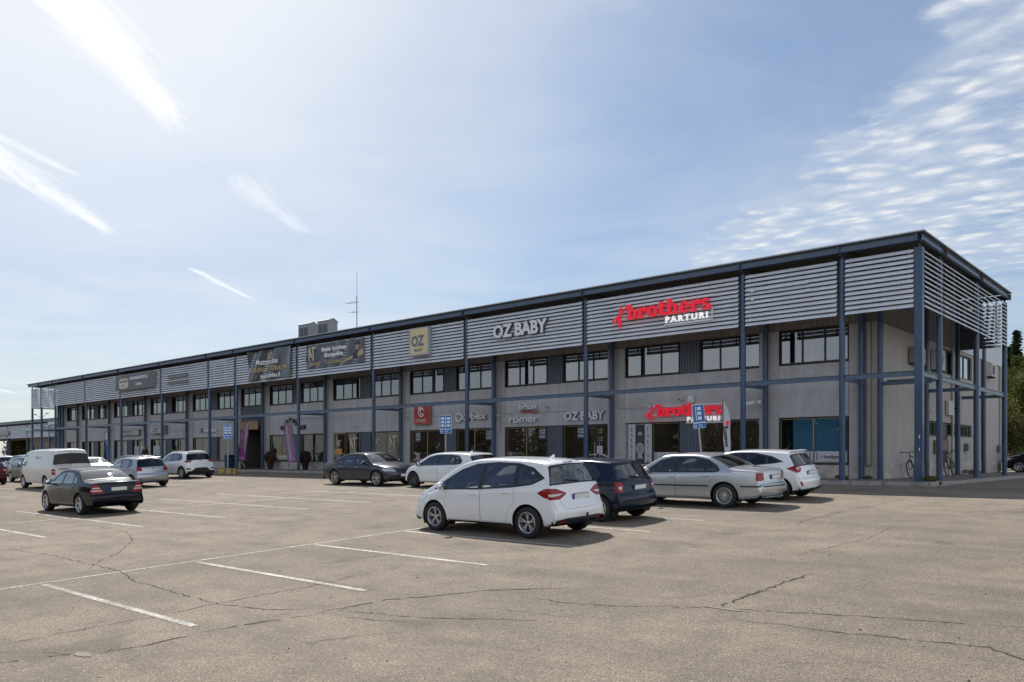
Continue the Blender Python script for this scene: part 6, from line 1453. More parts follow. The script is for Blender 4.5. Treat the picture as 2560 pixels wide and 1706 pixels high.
# ---------------------------------------------------------------- people
SKIN = mat('skin', (.42, .26, .19), .55)
def skin_mesh(name, V, E, Rr, mt, parent, sub=2, root=0):
    me = bpy.data.meshes.new(name); me.from_pydata(V, E, []); o = bpy.data.objects.new(name, me); C.objects.link(o); o.parent = parent
    sk = o.modifiers.new('skin', 'SKIN'); sk.use_smooth_shade = True; sk.branch_smoothing = .6
    for i, r in enumerate(Rr): me.skin_vertices[0].data[i].radius = r if isinstance(r, tuple) else (r, r)
    me.skin_vertices[0].data[root].use_root = True
    sb = o.modifiers.new('sub', 'SUBSURF'); sb.levels = sub; sb.render_levels = sub; me.materials.append(mt); return o
def person(loc, rz, label, h=1.7, top=(.05, .05, .06), legs=(.03, .03, .04), hair=(.03, .02, .015), longhair=False, shorts=False, stride=.18, bag=False):
    k = h / 1.72; t = empty('person', loc, rz, label, 'person', 'people walking by the shops'); S = lambda L: [tuple(c * k for c in p) for p in L]; s = stride
    # x forward, y left: one continuous body
    V = [(0, 0, .94), (0, 0, 1.12), (.0, 0, 1.30), (.0, 0, 1.44), (.015, 0, 1.52), (.02, 0, 1.58), (.02, 0, 1.68)]; Rr = [(.15, .11), (.135, .10), (.16, .11), (.10, .075), (.055, .055), (.075, .085), (.085, .09)]; E = [(0, 1), (1, 2), (2, 3), (3, 4), (4, 5), (5, 6)]
    def add(p, r, b): V.append(p); Rr.append(r); E.append((b, len(V) - 1)); return len(V) - 1
    for sg, st in ((1, s), (-1, -s)):
        a = add((0, sg * .10, .88), (.09, .085), 0); b = add((st * .55 + .02, sg * .10, .49), (.062, .062), a); c = add((st - (.05 if st > 0 else .12), sg * .10, .12 if st > 0 else .16), (.04, .04), b); add((st - .06 if st > 0 else st - .12, sg * .10, .05), (.038, .045), c); add((st + .10, sg * .11, .035), (.035, .028), len(V) - 1)
        u = add((0, sg * .17, 1.40), (.055, .055), 3); e_ = add((-st * .5 - .02, sg * .23, 1.13), (.040, .040), u); w_ = add((-st * .7 + .10, sg * .23, .90), (.028, .028), e_); hnd = add((-st * .7 + .13, sg * .23, .83), (.034, .018), w_)
        for q in range(4): add((-st * .7 + .155 - .012 * abs(q - 1), sg * (.23) + (.018 - .012 * q), .755 + .008 * abs(q - 1)), (.009, .009), hnd)
        add((-st * .7 + .165, sg * .215, .81), (.010, .010), hnd)
    body = skin_mesh('body', S(V), E, [(a * k, b * k) for a, b in Rr], SKIN, t)
    m = MB(); m.lathe([(q * k, z * k) for q, z in ((.165, .90), (.17, 1.0), (.16, 1.12), (.185, 1.30), (.185, 1.38), (.13, 1.46), (.062, 1.50))], 20); 
    for v in range(len(m.v)): x, y, z = m.v[v]; m.v[v] = (x * .72, y * 1.12, z)
    for sg, st in ((1, s), (-1, -s)):
        m.tube(Vector((0, sg * .17, 1.40)) * k, Vector((-st * .5 - .02, sg * .235, 1.12)) * k, .07 * k, .055 * k, n=14); m.sphere(Vector((0, sg * .165, 1.40)) * k, .075 * k, 12, 8); m.tube(Vector((-st * .5 - .02, sg * .235, 1.13)) * k, Vector((-st * .7 + .09, sg * .235, .93)) * k, .055 * k, .045 * k, n=14)
    m.build('jacket', mat('cloth_%d' % (sum(int(c * 99) * (i + 3) for i, c in enumerate(top))), top, .85, noise=(14, .25)), t, smooth=True)
    m = MB(); zb = .52 if shorts else .09
    for sg, st in ((1, s), (-1, -s)):
        kn = Vector((st * .55 + .02, sg * .10, .49)); m.tube(Vector((0, sg * .085, .95)) * k, kn * k, .115 * k, .08 * k, n=14)
        if not shorts: m.sphere(kn * k, .08 * k, 12, 8); m.tube(kn * k, Vector((st - (.05 if st > 0 else .12), sg * .10, .13)) * k, .08 * k, .06 * k, n=14)
    m.build('trousers', mat('legs_%d' % (sum(int(c * 99) * (i + 3) for i, c in enumerate(legs))), legs, .85), t, smooth=True)
    m = MB()
    for sg, st in ((1, s), (-1, -s)): m.sphere(Vector((st + .02 - (.0 if st > 0 else .05), sg * .105, .045)) * k, 1, 12, 8, (.14 * k, .052 * k, .045 * k))
    m.build('shoes', mat('shoe', (.03, .03, .03), .6), t, smooth=True)
    m = MB(); m.sphere(Vector((-.005, 0, 1.655)) * k, 1, 16, 12, (.105 * k, .092 * k, .105 * k))
    if longhair: m.lathe([(.10 * k, 1.66 * k), (.11 * k, 1.5 * k), (.12 * k, 1.36 * k), (.06 * k, 1.3 * k)], 14, (-.04 * k, 0, 0))
    m.build('hair', mat('hair_%d' % int(hair[0] * 999), hair, .6), t, smooth=True)
    m = MB(); m.sphere(Vector((.035, 0, 1.61)) * k, 1, 14, 10, (.075 * k, .072 * k, .098 * k)); m.sphere(Vector((.11, 0, 1.60)) * k, 1, 8, 6, (.02 * k, .012 * k, .022 * k)); m.cur = 1
    for sg in (1, -1): m.sphere(Vector((.098, sg * .03, 1.63)) * k, .010 * k, 8, 6)
    m.box(.098 * k, .106 * k, -.022 * k, .022 * k, 1.552 * k, 1.560 * k); m.cur = 0
    for sg in (1, -1): m.sphere(Vector((.02, sg * .078, 1.61)) * k, 1, 8, 6, (.018 * k, .008 * k, .028 * k))
    m.build('face', [SKIN, mat('eye_dark', (.03, .02, .02), .4)], t, smooth=True)
    return t
person((-23.04, .95, 0), R(-60), 'person in a dark jacket with long brown hair in front of the pale posters', 1.70, (.02, .02, .026), hair=(.07, .045, .03), longhair=True, stride=.10)
person((-32.4, -3.0, gz(-3)), R(-20), 'person whose brown-haired head shows above the white van roof', 1.84, (.06, .07, .09), hair=(.09, .055, .03), stride=.12)
person((-8.45, .95, 0), R(200), 'person with bare legs walking behind the deep pink flag', 1.70, (.04, .04, .05), (.03, .03, .035), shorts=True, stride=.2)
# weeds at the kerb and column feet
g = 'weeds growing at the kerb and wall foot'
for x, y, z, s, n, lb in ((35.1, .25, 0, .22, 260, 'green weed tuft at the foot of the corner column'), (35.42, -.2, -.10, .12, 120, 'small weed in the kerb corner'), (34.9, .9, 0, .16, 90, 'dry reddish weed between corner column and wall'), (33.2, 13.6, 0, .3, 260, 'low green weeds along the gable wall foot'), (33.15, 15.6, 0, .2, 120, 'small weeds by the far gable plinth'), (31.6, 2.0, 0, .14, 120, 'thin weeds at the plinth left of the round column'), (32.65, 1.9, 0, .14, 100, 'dark weeds between the two inner columns'), (32.45, .1, 0, .15, 90, 'brown moss tuft at the foot of a front column')):
    o = None; t = empty('weed', (x, y, z), 0, lb, 'weed', g); bush('leaves', (0, 0, s * .3), s, s * .8, s * .4, n // 2, .06, [leafmat('weed_green', (.10, .13, .03)), leafmat('weed_dry', (.13, .07, .03))] if 'dry' not in lb and 'brown' not in lb else [leafmat('weed_dry', ())], t, rnd, 1.0)
# stray leaves and grit on the asphalt
m = MB(); rr = random.Random(21)
for _ in range(420):
    x = rr.uniform(10, 44); y = rr.uniform(-27, -2); s = rr.uniform(.008, .022); a = rr.uniform(0, 6.3); z = gz(y) + .003; m.cur = rr.choice((0, 0, 0, 1))
    P = [(x + s * math.cos(a + q) * rr.uniform(.6, 1.2), y + s * math.sin(a + q) * rr.uniform(.6, 1.2), z) for q in (0, 1.3, 2.6, 4, 5.2)]; c = (x, y, z + s * .5)
    for i in range(5): m.poly([P[i], P[(i + 1) % 5], c])
o = m.build('grit', [mat('grit_dark', (.05, .045, .04), .9), mat('grit_pale', (.35, .33, .30), .9)], None, recalc=False); tag(o, 'scattered grit and small stones on the car park asphalt', 'grit', kind='stuff')
# ---------------------------------------------------------------- goods behind the shop glass
def stroller(x, label, col, rz=0):
    t = empty('baby_stroller', (x, 3.1, .45), rz, label, 'stroller', 'strollers in the shop windows'); fr = mat('stroller_frame', (.25, .25, .26), .4, metal=.6); cl = mat('stroller_cloth_' + str(int(col[0] * 99)), col, .8)
    m = MB()
    for sg in (.24, -.24): m.tube((-.42, sg, .16), (.30, sg, .88), .014, n=8); m.tube((.36, sg, .12), (-.10, sg, .62), .014, n=8); m.tube((.30, sg, .88), (.52, sg, 1.02), .014, n=8)
    m.tube((.52, -.24, 1.02), (.52, .24, 1.02), .018, n=8); m.build('frame', fr, t)
    for a in (-.42, .38):
        for sg in (.26, -.26): m = MB(); m.lathe([(.001, .015), (.12, .015), (.14, 0), (.12, -.015), (.001, -.015)], 18, (a, sg, .14), 'y'); m.build('wheel', DKF, t, smooth=True)
    m = MB(); m.prism([(-.38, .50), (.22, .46), (.26, .72), (.16, .74), (.10, .58), (-.36, .62)], 'y', -.2, .2); m.build('seat', cl, t, bevel=.02)
    m = MB(); n = 10
    for k in range(n):
        a, b = R(10 + 100 * k / n), R(10 + 100 * (k + 1) / n); c0 = Vector((.08, 0, .66)); q = .34
        m.poly([(c0.x - q * math.cos(a), -.21, c0.z + q * math.sin(a)), (c0.x - q * math.cos(b), -.21, c0.z + q * math.sin(b)), (c0.x - q * math.cos(b), .21, c0.z + q * math.sin(b)), (c0.x - q * math.cos(a), .21, c0.z + q * math.sin(a))])
        for y in (-.21, .21): m.poly([(c0.x, y, c0.z), (c0.x - q * math.cos(a), y, c0.z + q * math.sin(a)), (c0.x - q * math.cos(b), y, c0.z + q * math.sin(b))])
    m.build('hood', cl, t, recalc=False)
stroller(12.0, 'grey stroller behind the glass left of the column under the cybex letters', (.30, .32, .34)); stroller(13.3, 'pale stroller behind the glass under the cybex letters, right pane', (.42, .44, .46), .5); stroller(17.0, 'grey stroller behind the glass under the britax römer letters', (.2, .21, .22), 2.6)
m = MB(); t = empty('display_shelf', (0, 0, 0), 0, 'pale goods shelf inside the barber shop window', 'shelf'); m.box(23.7, 24.8, 3.6, 3.9, 1.62, 1.66); m.box(23.7, 24.8, 3.6, 3.9, 1.2, 1.24)
for k in range(9): m.box(23.74 + k * .12, 23.80 + k * .12, 3.62, 3.72, 1.66, 1.78 + .05 * (k % 3))
m.build('shelf', mat('shelf_cream', (.5, .46, .4), .6), t)
# ---------------------------------------------------------------- the cars in the picture
def place(spec, x, y, rz, **k):
    S = clean(dict(spec, **k)); z = gz(y); lo = S.pop('lo', 1)
    root = Car(S).build((x, y, z), 0, lo)
    M = Matrix.Rotation(math.atan(SLOPE) if y < -1 else 0, 4, 'X') @ Matrix.Rotation(rz, 4, 'Z')
    root.rotation_euler = M.to_euler(); root.scale = (.985, .945, .955); return root
W_ = WHITE(); NAVY = paintm('navy_paint', (.010, .018, .036), .1, rough=.22); SILV = paintm('silver_paint', (.50, .515, .53), .5, rough=.30); BLKP = paintm('black_paint', (.003, .005, .011), .0, rough=.18)
GREYM = paintm('graphite_paint', (.060, .066, .078), .6, rough=.26); SILB = paintm('silver_blue_paint', (.42, .45, .49), .6, rough=.3); RUST = paintm('dark_red_paint', (.09, .012, .010), .3, rough=.25); BLU = paintm('blue_paint', (.04, .10, .17), .3, rough=.25); VANW = paintm('van_white', (.62, .62, .60), rough=.35)
DK = mat('car_trim', (.018, .018, .02), .45); CHR = mat('chrome', (.6, .6, .6), .2, metal=1); DGL = glass('car_glass_dark', (.10, .12, .13), 1.0); BLA = mat('alloy_dark', (.10, .10, .10), .35, metal=.8)
place(variant(CMAX, rear=.92), 30.93, -15.37, math.pi, name='parked_car', label='white compact people carrier with eye-shaped tail lights, nearest the camera', paint=W_, mirrormat=W_)
place(variant(HATCH, front=1.0, rear=.97, wiper=None), 30.64, -12.53, math.pi, name='parked_car', label='navy blue hatchback right behind the white people carrier', paint=NAVY, wiper=(1.03, 1.06))
E39 = variant(SEDAN, rear=.95, tlr=[[(.90, .93), (.56, .92), (.56, .73), (.90, .72)]], strips=None)
E39['strips'] = [(-2.38, -1.85, .58, DK), (-.98, .98, .58, DK), (1.85, 2.1, .56, DK)]; E39['rstrip'] = (.57, .80, DK)
place(E39, 31.5, -8.62, math.pi, name='parked_car', label='silver saloon with multi-spoke wheels and black side strips', paint=SILV, handlemat=SILV, aerial=None, plate=(.80, -.05))
FI = variant(HATCH, wx=1.012, front=1.0, rear=.98, sz=.97, badge=None)
FI['tls'] = [[(-1.45, .90), (-1.7, .99), (-2.1, .97), (-2.1, .80), (-1.75, .78)]]; FI['tlr'] = [[(.95, .98), (.66, .98), (.50, .90), (.60, .80), (.95, .78)]]; FI['tlw'] = [[(.72, .93), (.60, .92), (.60, .87), (.72, .87)]]
FI['dlo'] = [(1.07, .915), (.5, 1.26), (.1, 1.35), (-.5, 1.345), (-1.0, 1.25), (-1.36, 1.09), (-1.1, 1.04), (-.4, .97)]; FI['wins'] = [[(.93, .94), (.5, 1.22), (.12, 1.315), (.0, 1.32), (.0, .955)], [(-.10, .965), (-.10, 1.32), (-.5, 1.31), (-.82, 1.255), (-.86, 1.035)], [(-.92, 1.05), (-.90, 1.235), (-1.05, 1.2), (-1.28, 1.095), (-1.15, 1.06)]]
FI['refl'] = [[(.60, .42), (.70, .40), (.76, .52), (.70, .54)]]
place(FI, 32.0, -6.2, math.pi, name='parked_car', label='white small hatchback with dark glass behind the silver saloon', paint=W_, mirrormat=DK, wr=.315, spokes=(5, 'y'), wiper=None, aerial=(-1.15, .20, .12), sideglass=[glass('car_glass', ()), DGL, DGL], rearglass=DGL, spoiler=(-1.40, 1.39, .50, .14, W_))
G20 = variant(SEDAN, wx=1.007, front=1.0, rear=.95, badge=None); G20['hlf'] = [[(.48, .62), (.46, .73), (.9, .76), (.9, .66)]]; G20['grille'] = [[(-.05, .50), (-.05, .74), (.38, .74), (.36, .52)], [(-.05, .26), (-.05, .40), (.46, .40), (.5, .28)], [(.60, .32), (.62, .50), (.85, .52), (.85, .34)]]
G20['hls'] = [[(1.86, .70), (2.0, .76), (2.4, .72), (2.4, .62), (2.05, .64)]]
place(G20, 14.97, -6.35, 0, name='parked_car', label='dark grey saloon facing right with bright two-tone spoked wheels', paint=GREYM, wr=.335, rimk=.74, spokes=(5, 'y'), fplate=.45, handlemat=CHR, mirrormat=DK, plate=(.80, -.05), aerial=(-1.2, .06, .1), alloy=mat('alloy_bright', (.55, .52, .47), .28, metal=.8))
F20 = variant(HATCH, wx=1.093, front=.90, rear=1.25, sy=1.02, sz=.968); F20['tlr'] = [[(.95, .92), (.50, .90), (.52, .76), (.95, .74)]]
place(F20, 19.88, -6.29, math.pi, name='parked_car', label='white hatchback with dark alloys nose to nose with the grey saloon', paint=W_, mirrormat=DK, alloy=BLA, wiper=None, spokes=(7, 'wide'), aerial=(-1.1, .06, .1), wr=.318)
W203 = variant(SEDAN, wx=.96, front=.95, rear=.86, sy=.965, sz=.995); W203['tlr'] = [[(.9, .66), (.40, .66), (.56, .90), (.62, .95), (.9, .80)]]; W203['tls'] = [[(-2.08, .70), (-2.5, .66), (-2.5, .86), (-2.24, .92)]]; W203['tlw'] = [[(.74, .84), (.56, .84), (.53, .805), (.74, .805)], [(.80, .765), (.50, .765), (.48, .73), (.80, .73)]]
place(W203, 15.75, -17.98, math.pi, name='parked_car', label='black saloon with triangular tail lights standing alone in front of the van', paint=BLKP, handlemat=BLKP, mirrormat=BLKP, spokes=(5, 'wide'), rimk=.72, plate=(.78, -.05), aerial=None, exhaust=[(.45, .30, .035), (-.45, .30, .035)], wr=.318, alloy=mat('alloy_shiny', (.6, .6, .62), .2, metal=.9))
PO = variant(HATCH, sy=.975, badge=(.88, .055, CHR)); PO['tlr'] = [[(.92, .97), (.56, .97), (.50, .86), (.56, .80), (.92, .80)]]; PO['tls'] = [[(-1.66, .95), (-2.0, .97), (-2.0, .80), (-1.70, .80)]]; PO['tlw'] = None; PO['refl'] = [[(.55, .42), (.75, .42), (.75, .445), (.57, .445)]]
PO['cladr'] = [[(-.05, 0), (-.05, .30), (.9, .28), (.9, 0)]]
place(PO, 3.72, -11.3, math.pi, name='parked_car', label='silver small hatchback with red square tail lights right of the van', paint=SILB, plate=None, mirrormat=SILB, wiper=(1.08, 1.09), aerial=(-1.2, .22, .1), spokes=(5, 'double'), rearglass=DGL, spoiler=(-1.42, 1.45, .52, .12, SILB))
TR = variant(HATCH, wx=1.053, front=1.0, rear=1.0, sy=1.05, sz=1.065, wr=.335, badge=(1.0, .06, CHR)); TR['tlr'] = [[(.97, 1.04), (.45, 1.03), (.60, .94), (.97, .90)]]; TR['tls'] = [[(-1.6, 1.03), (-2.1, 1.04), (-2.1, .90), (-1.7, .92)]]; TR['tlw'] = None
TR['clad'] = [[(-.85, 0), (-.85, .38), (.85, .38), (.85, 0)]] + [[(x + .42 * math.cos(a), .335 + .42 * math.sin(a)) for a in [-.3 + k * (math.pi + .6) / 12 for k in range(13)]] for x in (1.295, -1.295)]; TR['cladr'] = [[(-.05, 0), (-.05, .62), (.34, .62), (.56, .44), (.97, .42), (.97, 0)], [(.62, .52), (.64, .60), (.9, .62), (.9, .54)]]
place(TR, -1.85, -6.2, math.pi, name='parked_car', label='white compact SUV with roof rails and dark lower cladding', paint=W_, plate=None, mirrormat=W_, wiper=(1.10, 1.12), aerial=(-1.25, .06, .1), rails=(-1.25, .45, .56), railmat=mat('rail_white', (.6, .6, .6), .35), rearglass=DGL, sideglass=[glass('car_glass', ()), DGL, DGL], spoiler=(-1.42, 1.53, .54, .14, mat('car_trim', ())))
place(variant(HATCH, wx=1.08, sy=1.02, sz=1.0), -2.45, -8.75, math.pi, name='parked_car', label='graphite hatchback mostly hidden behind the silver hatchback', paint=GREYM, aerial=(-1.0, .15, .1), lo=.7, plate=None)
SK = variant(SEDAN, wx=.93, front=.9, rear=.95, sy=.98, sz=1.02, plate=(.82, -.05)); place(SK, -2.7, -11.15, math.pi, name='parked_car', label='silver saloon between the white van and the small silver hatchback', paint=SILB, mirrormat=SILB, lo=.7, aerial=None, spokes=(7, 'wide'))
# van
VAN = dict(W=1.90, sill=.30, wr=.335, wheels=(1.5, -1.5), crown=.07, tumble=.19, roofr=.10, taper=(.16, .05), bow=(.22, .03),
  sil=[(-2.42, .40), (-2.47, .46), (-2.49, .60), (-2.48, .9), (-2.47, 1.15), (-2.45, 1.30), (-2.40, 1.60), (-2.35, 1.82), (-2.30, 1.91), (-2.15, 1.955), (-1.5, 1.98), (-.5, 1.985), (.5, 1.97), (1.0, 1.93), (1.25, 1.86), (1.6, 1.62), (1.95, 1.30), (2.02, 1.22), (2.15, 1.14), (2.35, .98), (2.46, .75), (2.49, .55), (2.45, .38), (2.40, .32)],
  belt=[(-2.5, 1.22), (0, 1.20), (1.6, 1.16), (2.4, .85)], ws=(2.0, 1.12, 1.1), rg=(-2.46, -2.37, 1.24),
  dlo=[(1.86, 1.16), (1.35, 1.66), (1.0, 1.70), (.92, 1.66), (.92, 1.18)], wins=[[(1.78, 1.19), (1.34, 1.61), (1.0, 1.65), (.96, 1.62), (.96, 1.21)]], winowner=[0],
  doors=[[(1.12, .42), (1.30, .80), (1.85, 1.13), (.86, 1.155), (.86, .42)], [(.84, .42), (.84, 1.78), (-.52, 1.80), (-.52, .42)]],
  gate=[(-.05, .55), (.82, .55), (.84, 1.1), (.76, 1.88), (-.05, 1.90)], tls=[[(-2.36, 1.0), (-2.6, 1.0), (-2.6, .72), (-2.36, .72)]], tlr=[[(.99, 1.0), (.78, 1.0), (.78, .72), (.99, .72)]], tlw=[[(.90, .90), (.80, .90), (.80, .86), (.90, .86)]],
  hls=[[(1.95, 1.02), (2.3, 1.0), (2.55, .78), (2.2, .76)]], hlf=[[(.5, .80), (.5, .96), (.95, .96), (.95, .78)]], cladr=[[(-.05, 0), (-.05, .46), (.99, .48), (.99, 0)]], clad=[[(-2.6, 0), (-2.6, .52), (-1.95, .52), (-1.95, 0)]], handles=[(.98, 1.02), (.70, 1.02)],
  mirror=(1.62, 1.22), mirrorsize=(.06, .10, .15), plate=None, spokes=(8, 'cover'), rearseat=0, seatx=.75, seath=1.5, aerial=(.3, .28, .15))
v = place(VAN, -.4, -13.5, math.pi, name='parked_van', cat='van', label='white delivery van with dark rear window at the left', paint=VANW, mirrormat=DK, rearglass=glass('van_glass', (.03, .035, .04), .35, 1.6))
m = MB(); vc = Car(VAN)
for sg in (-.05, .6):
    pass
m.box(-2.515, -2.495, .08, .62, .985, 1.02); m.build('handle_bar', DK, v)
m = MB(); m.box(-2.488, -2.482, .066, .074, .55, 1.9); m.build('door_seam', DK, v)
m = MB(); m.lathe([(.001, -.01), (.05, -.012), (.055, 0)], 16, (-2.492, -.12, 1.0), 'x'); m.build('emblem', CHR, v)
text_mesh('lettering', 'KIINTEISTÖHUOLTO', .085, mat('van_text', (.12, .2, .35), .5), Matrix.Translation((-2.497, .78, 1.14)) @ Matrix.Rotation(R(-90), 4, 'Z') @ Matrix.Rotation(R(90), 4, 'X'), .002, 0, v, xs=.9)
t_ = text_mesh('lettering', 'SÄHKÖ OY', .16, mat('van_text2', (.38, .47, .54), .5), Matrix.Translation((-.15, -.0, 1.50)) @ Matrix.Rotation(R(180), 4, 'Z') @ Matrix.Rotation(R(90), 4, 'X'), .002, 0, v)
for q in t_.data.vertices: q.co.y += .905 - .19 * (q.co.z - 1.2)
m = MB(); 
for sg in (1, -1): m.tube((-1.05, sg * .90, .33), (1.05, sg * .90, .33), .03, n=8)
m.build('side_step', mat('alloy', ()), v)
# far left cars
place(variant(HATCH, wx=1.05, sz=1.03, sy=1.02), -9.2, -14.2, math.pi, name='parked_car', label='dark red car cut off by the left edge of the picture', paint=RUST, lo=.7, plate=None)
place(variant(HATCH, wx=1.0, sz=1.02, sy=.98), -9.9, -11.4, 0, name='parked_car', label='black small hatchback facing the white van', paint=BLKP, lo=.7, aerial=None, plate=None)
place(variant(HATCH, wx=1.05, sz=1.03, sy=1.02), -20.0, -8.6, math.pi, name='parked_car', label='pale blue hatchback behind the black small hatchback', paint=BLU, lo=.7, plate=None)
place(variant(HATCH, wx=1.05, sz=1.0, sy=1.0), -25.2, -8.8, math.pi, name='parked_car', label='white hatchback farthest left behind the blue hatchback', paint=W_, lo=.6, plate=None)
r_ = place(variant(HATCH, wx=1.05, front=1.05), 35.25, 21.4, math.pi, name='parked_car', label='black car at the right edge behind the last column', paint=BLKP, lo=.8, spokes=(5, 'wide'), plate=None); r_.location.z = 0.0
# ---------------------------------------------------------------- neighbour building, lamps, trees
NB = empty('retail_building', (0, 0, 0), 0, 'low single-storey retail building with louvre front beyond the left end', 'building')
NY = 8.0; cols = [-126.1 + 7.65 * k for k in range(10)]
for x in cols: m = MB(); m.tube((x, NY, -.12), (x, NY, 5.0), .12, n=12); m.build('column', BLUE, NB, smooth=True); m = MB(); m.tube((x + 1, NY + 2.2, -.12), (x + 1, NY + 2.2, 5.0), .12, n=12); m.build('column', BLUE, NB, smooth=True)
for a, b in zip(cols[:-1], cols[1:]):
    m = MB(); n = 10
    for k in range(n): z = 3.34 + k * .165; m.prism([(NY - .09, z), (NY - .08, z - .01), (NY, z + .10), (NY - .01, z + .115)], 'x', a + .12, b - .12)
    s = m.build('louvre_screen', LOUV, NB); m = MB(); m.box(a, b, NY - .3, NY - .2, 5.15, 5.42); m.build('eaves_beam', BLUEB, NB)
m = MB(); m.box(-130, -56.5, NY - .5, NY + 16, 5.43, 5.5); m.build('roof', GALV, NB); m = MB(); m.box(-80.0, -56.5, NY + 2.6, NY + 15, -.12, 5.42); m.build('wall', SIDE, NB); m = MB(); m.box(-130, -80.01, NY + 2.7, NY + 3, 3.2, 5.42); m.build('dark_backing', UPC, NB); m = MB(); m.box(-130, -56.5, NY + .1, NY + 2.6, 5.38, 5.425); m.build('roof_deck', SOFF, NB)  # upper strip is a dark backing added against bright sky in the louvre gaps
for k, x in enumerate((-78.5, -76, -72, -69.5, -65.5, -62)):
    m = MB(); m.box(x, x + 1.7, NY + 2.55, NY + 2.62, -.1, 2.3); w = m.build('window', DKF, NB); m = MB(); m.box(x + .1, x + 1.6, NY + 2.53, NY + 2.545, .1, 2.2); m.build('pane', mat('far_glass', (.03, .035, .04), .1), w)
for a, b, z0, z1, c, lb, txt in ((-72.9, -66.3, 4.15, 4.6, (.36, .48, .44), 'pale green sign on the low building', ''), (-64.9, -60.5, 4.0, 4.35, (.05, .16, .33), 'blue sign on the low building', ''), (-64.7, -60.8, 4.75, 5.1, (.5, .56, .6), 'pale sign high on the low building', ''), (-84.5, -79.0, 3.8, 4.35, (.30, .27, .25), 'beige letter sign on the low building at the left edge', 'RAVINTOLA')):
    t = empty('shop_sign', (0, 0, 0), 0, lb, 'sign', 'signs on the low building'); m = MB(); m.box(a, b, NY - .28, NY - .18, z0, z1); m.build('panel', mat('far_sign_' + lb[:9], c, .5), t)
def lamp_post(x, y, h, label, arms=((-2.2, 0), (2.4, 0)), z0=-.12):
    t = empty('street_lamp', (x, y, z0), 0, label, 'street lamp'); m = MB(); m.tube((0, 0, 0), (0, 0, h - .6), .09, .05, n=10); m.build('post', mat('post_dark', (.08, .085, .09), .5), t)
    for k, (a, b) in enumerate(arms):
        m = MB(); m.path([(0, 0, h - .65), (a * .5, b * .5, h - .5), (a * .8, b * .8, h - .15)], .04, 6); m.build('arm', mat('post_dark', ()), t); m = MB(); m.sphere((a, b, h - .06), 1, 10, 6, (.6, .18, .11)); m.build('lamp_head', mat('post_dark', ()), t)
lamp_post(-119.6, 25, 8.9, 'double-armed street lamp far behind the low building', ((-3.0, 0), (3.0, 0)))
for x, lb in ((-83.0, 'white flagpole at the far left edge, left of two'), (-81.6, 'white flagpole at the far left edge, right of two')): 
    t = empty('flagpole', (x, 6.0, gz(6)), 0, lb, 'flagpole', 'white poles at the far left'); m = MB(); m.tube((0, 0, 0), (0, 0, 3.3), .09, n=10); m.build('pole', SW, t); m = MB(); m.tube((0, 0, 3.3), (0, 0, 3.36), .11, n=10); m.build('cap', SW, t)
t = empty('parking_sign', (-44.6, -6.5, gz(-6.5)), 0, 'tall narrow blue parking sign at the far left with yellow plate', 'parking sign'); m = MB(); m.tube((0, 0, 0), (0, 0, 2.9), .035, n=8); m.build('post', mat('post_grey', ()), t)
m = MB(); M = Matrix.Rotation(R(42), 4, 'Z')
m.box(-.25, .25, -.06, -.045, 1.75, 2.85, M); m.cur = 1
for k in range(4): m.box(-.17, .17, -.066, -.061, 1.85 + k * .26, 1.98 + k * .26, M)
m.cur = 2; m.box(-.25, .25, -.06, -.045, 1.35, 1.70, M); m.build('sign_panel', [SB, SW, mat('plate_yellow', (.55, .42, .05), .5)], t)
def tree_broad(x, y, z, h, r, label, cols, n=9000, leaf=.28, seed=1, group='trees around the car park', trunk_h=.3, kind='broadleaf_tree'):
    rn = random.Random(seed); t = empty(kind, (x, y, z), 0, label, 'tree', group); m = MB(); m.tube((0, 0, 0), (0, 0, h * trunk_h), r * .09, r * .07, n=10); ends = []
    for k in range(9):
        a = rn.uniform(0, 6.28); q = rn.uniform(.35, .8) * r; zz = h * rn.uniform(.45, .92); e = Vector((q * math.cos(a), q * math.sin(a), zz)); m.tube((0, 0, h * trunk_h * .8), e, r * .05, r * .012, n=7); ends.append(e)
    m.build('trunk', mat('bark', (.09, .07, .05), .9, noise=(6, .3)), t); m = MB(); cl = []
    for k in range(34): a = rn.uniform(0, 6.28); v = rn.uniform(.12, 1); rad = r * math.sin(math.pi * min(.97, v * .86 + .10)) ** .7 * rn.uniform(.35, 1.0); cl.append((Vector((rad * math.cos(a), rad * math.sin(a), h * (.14 + .80 * v))), r * rn.uniform(.22, .42), rn.randrange(len(cols))))
    for _ in range(n):
        c, q, ci = rn.choice(cl); d = Vector((rn.gauss(0, 1), rn.gauss(0, 1), rn.gauss(0, .8))).normalized() * q * rn.random() ** .4; p = c + d
        a = Vector((rn.uniform(-1, 1), rn.uniform(-1, 1), rn.uniform(-.5, .8))).normalized(); b = a.orthogonal().normalized(); s = leaf * rn.uniform(.6, 1.3); m.cur = ci if rn.random() < .75 else rn.randrange(len(cols)); m.poly([p - b * s * .4, p + a * s * .5, p + b * s * .4, p - a * s * .5])
    m.build('crown', cols, t, recalc=False); return t
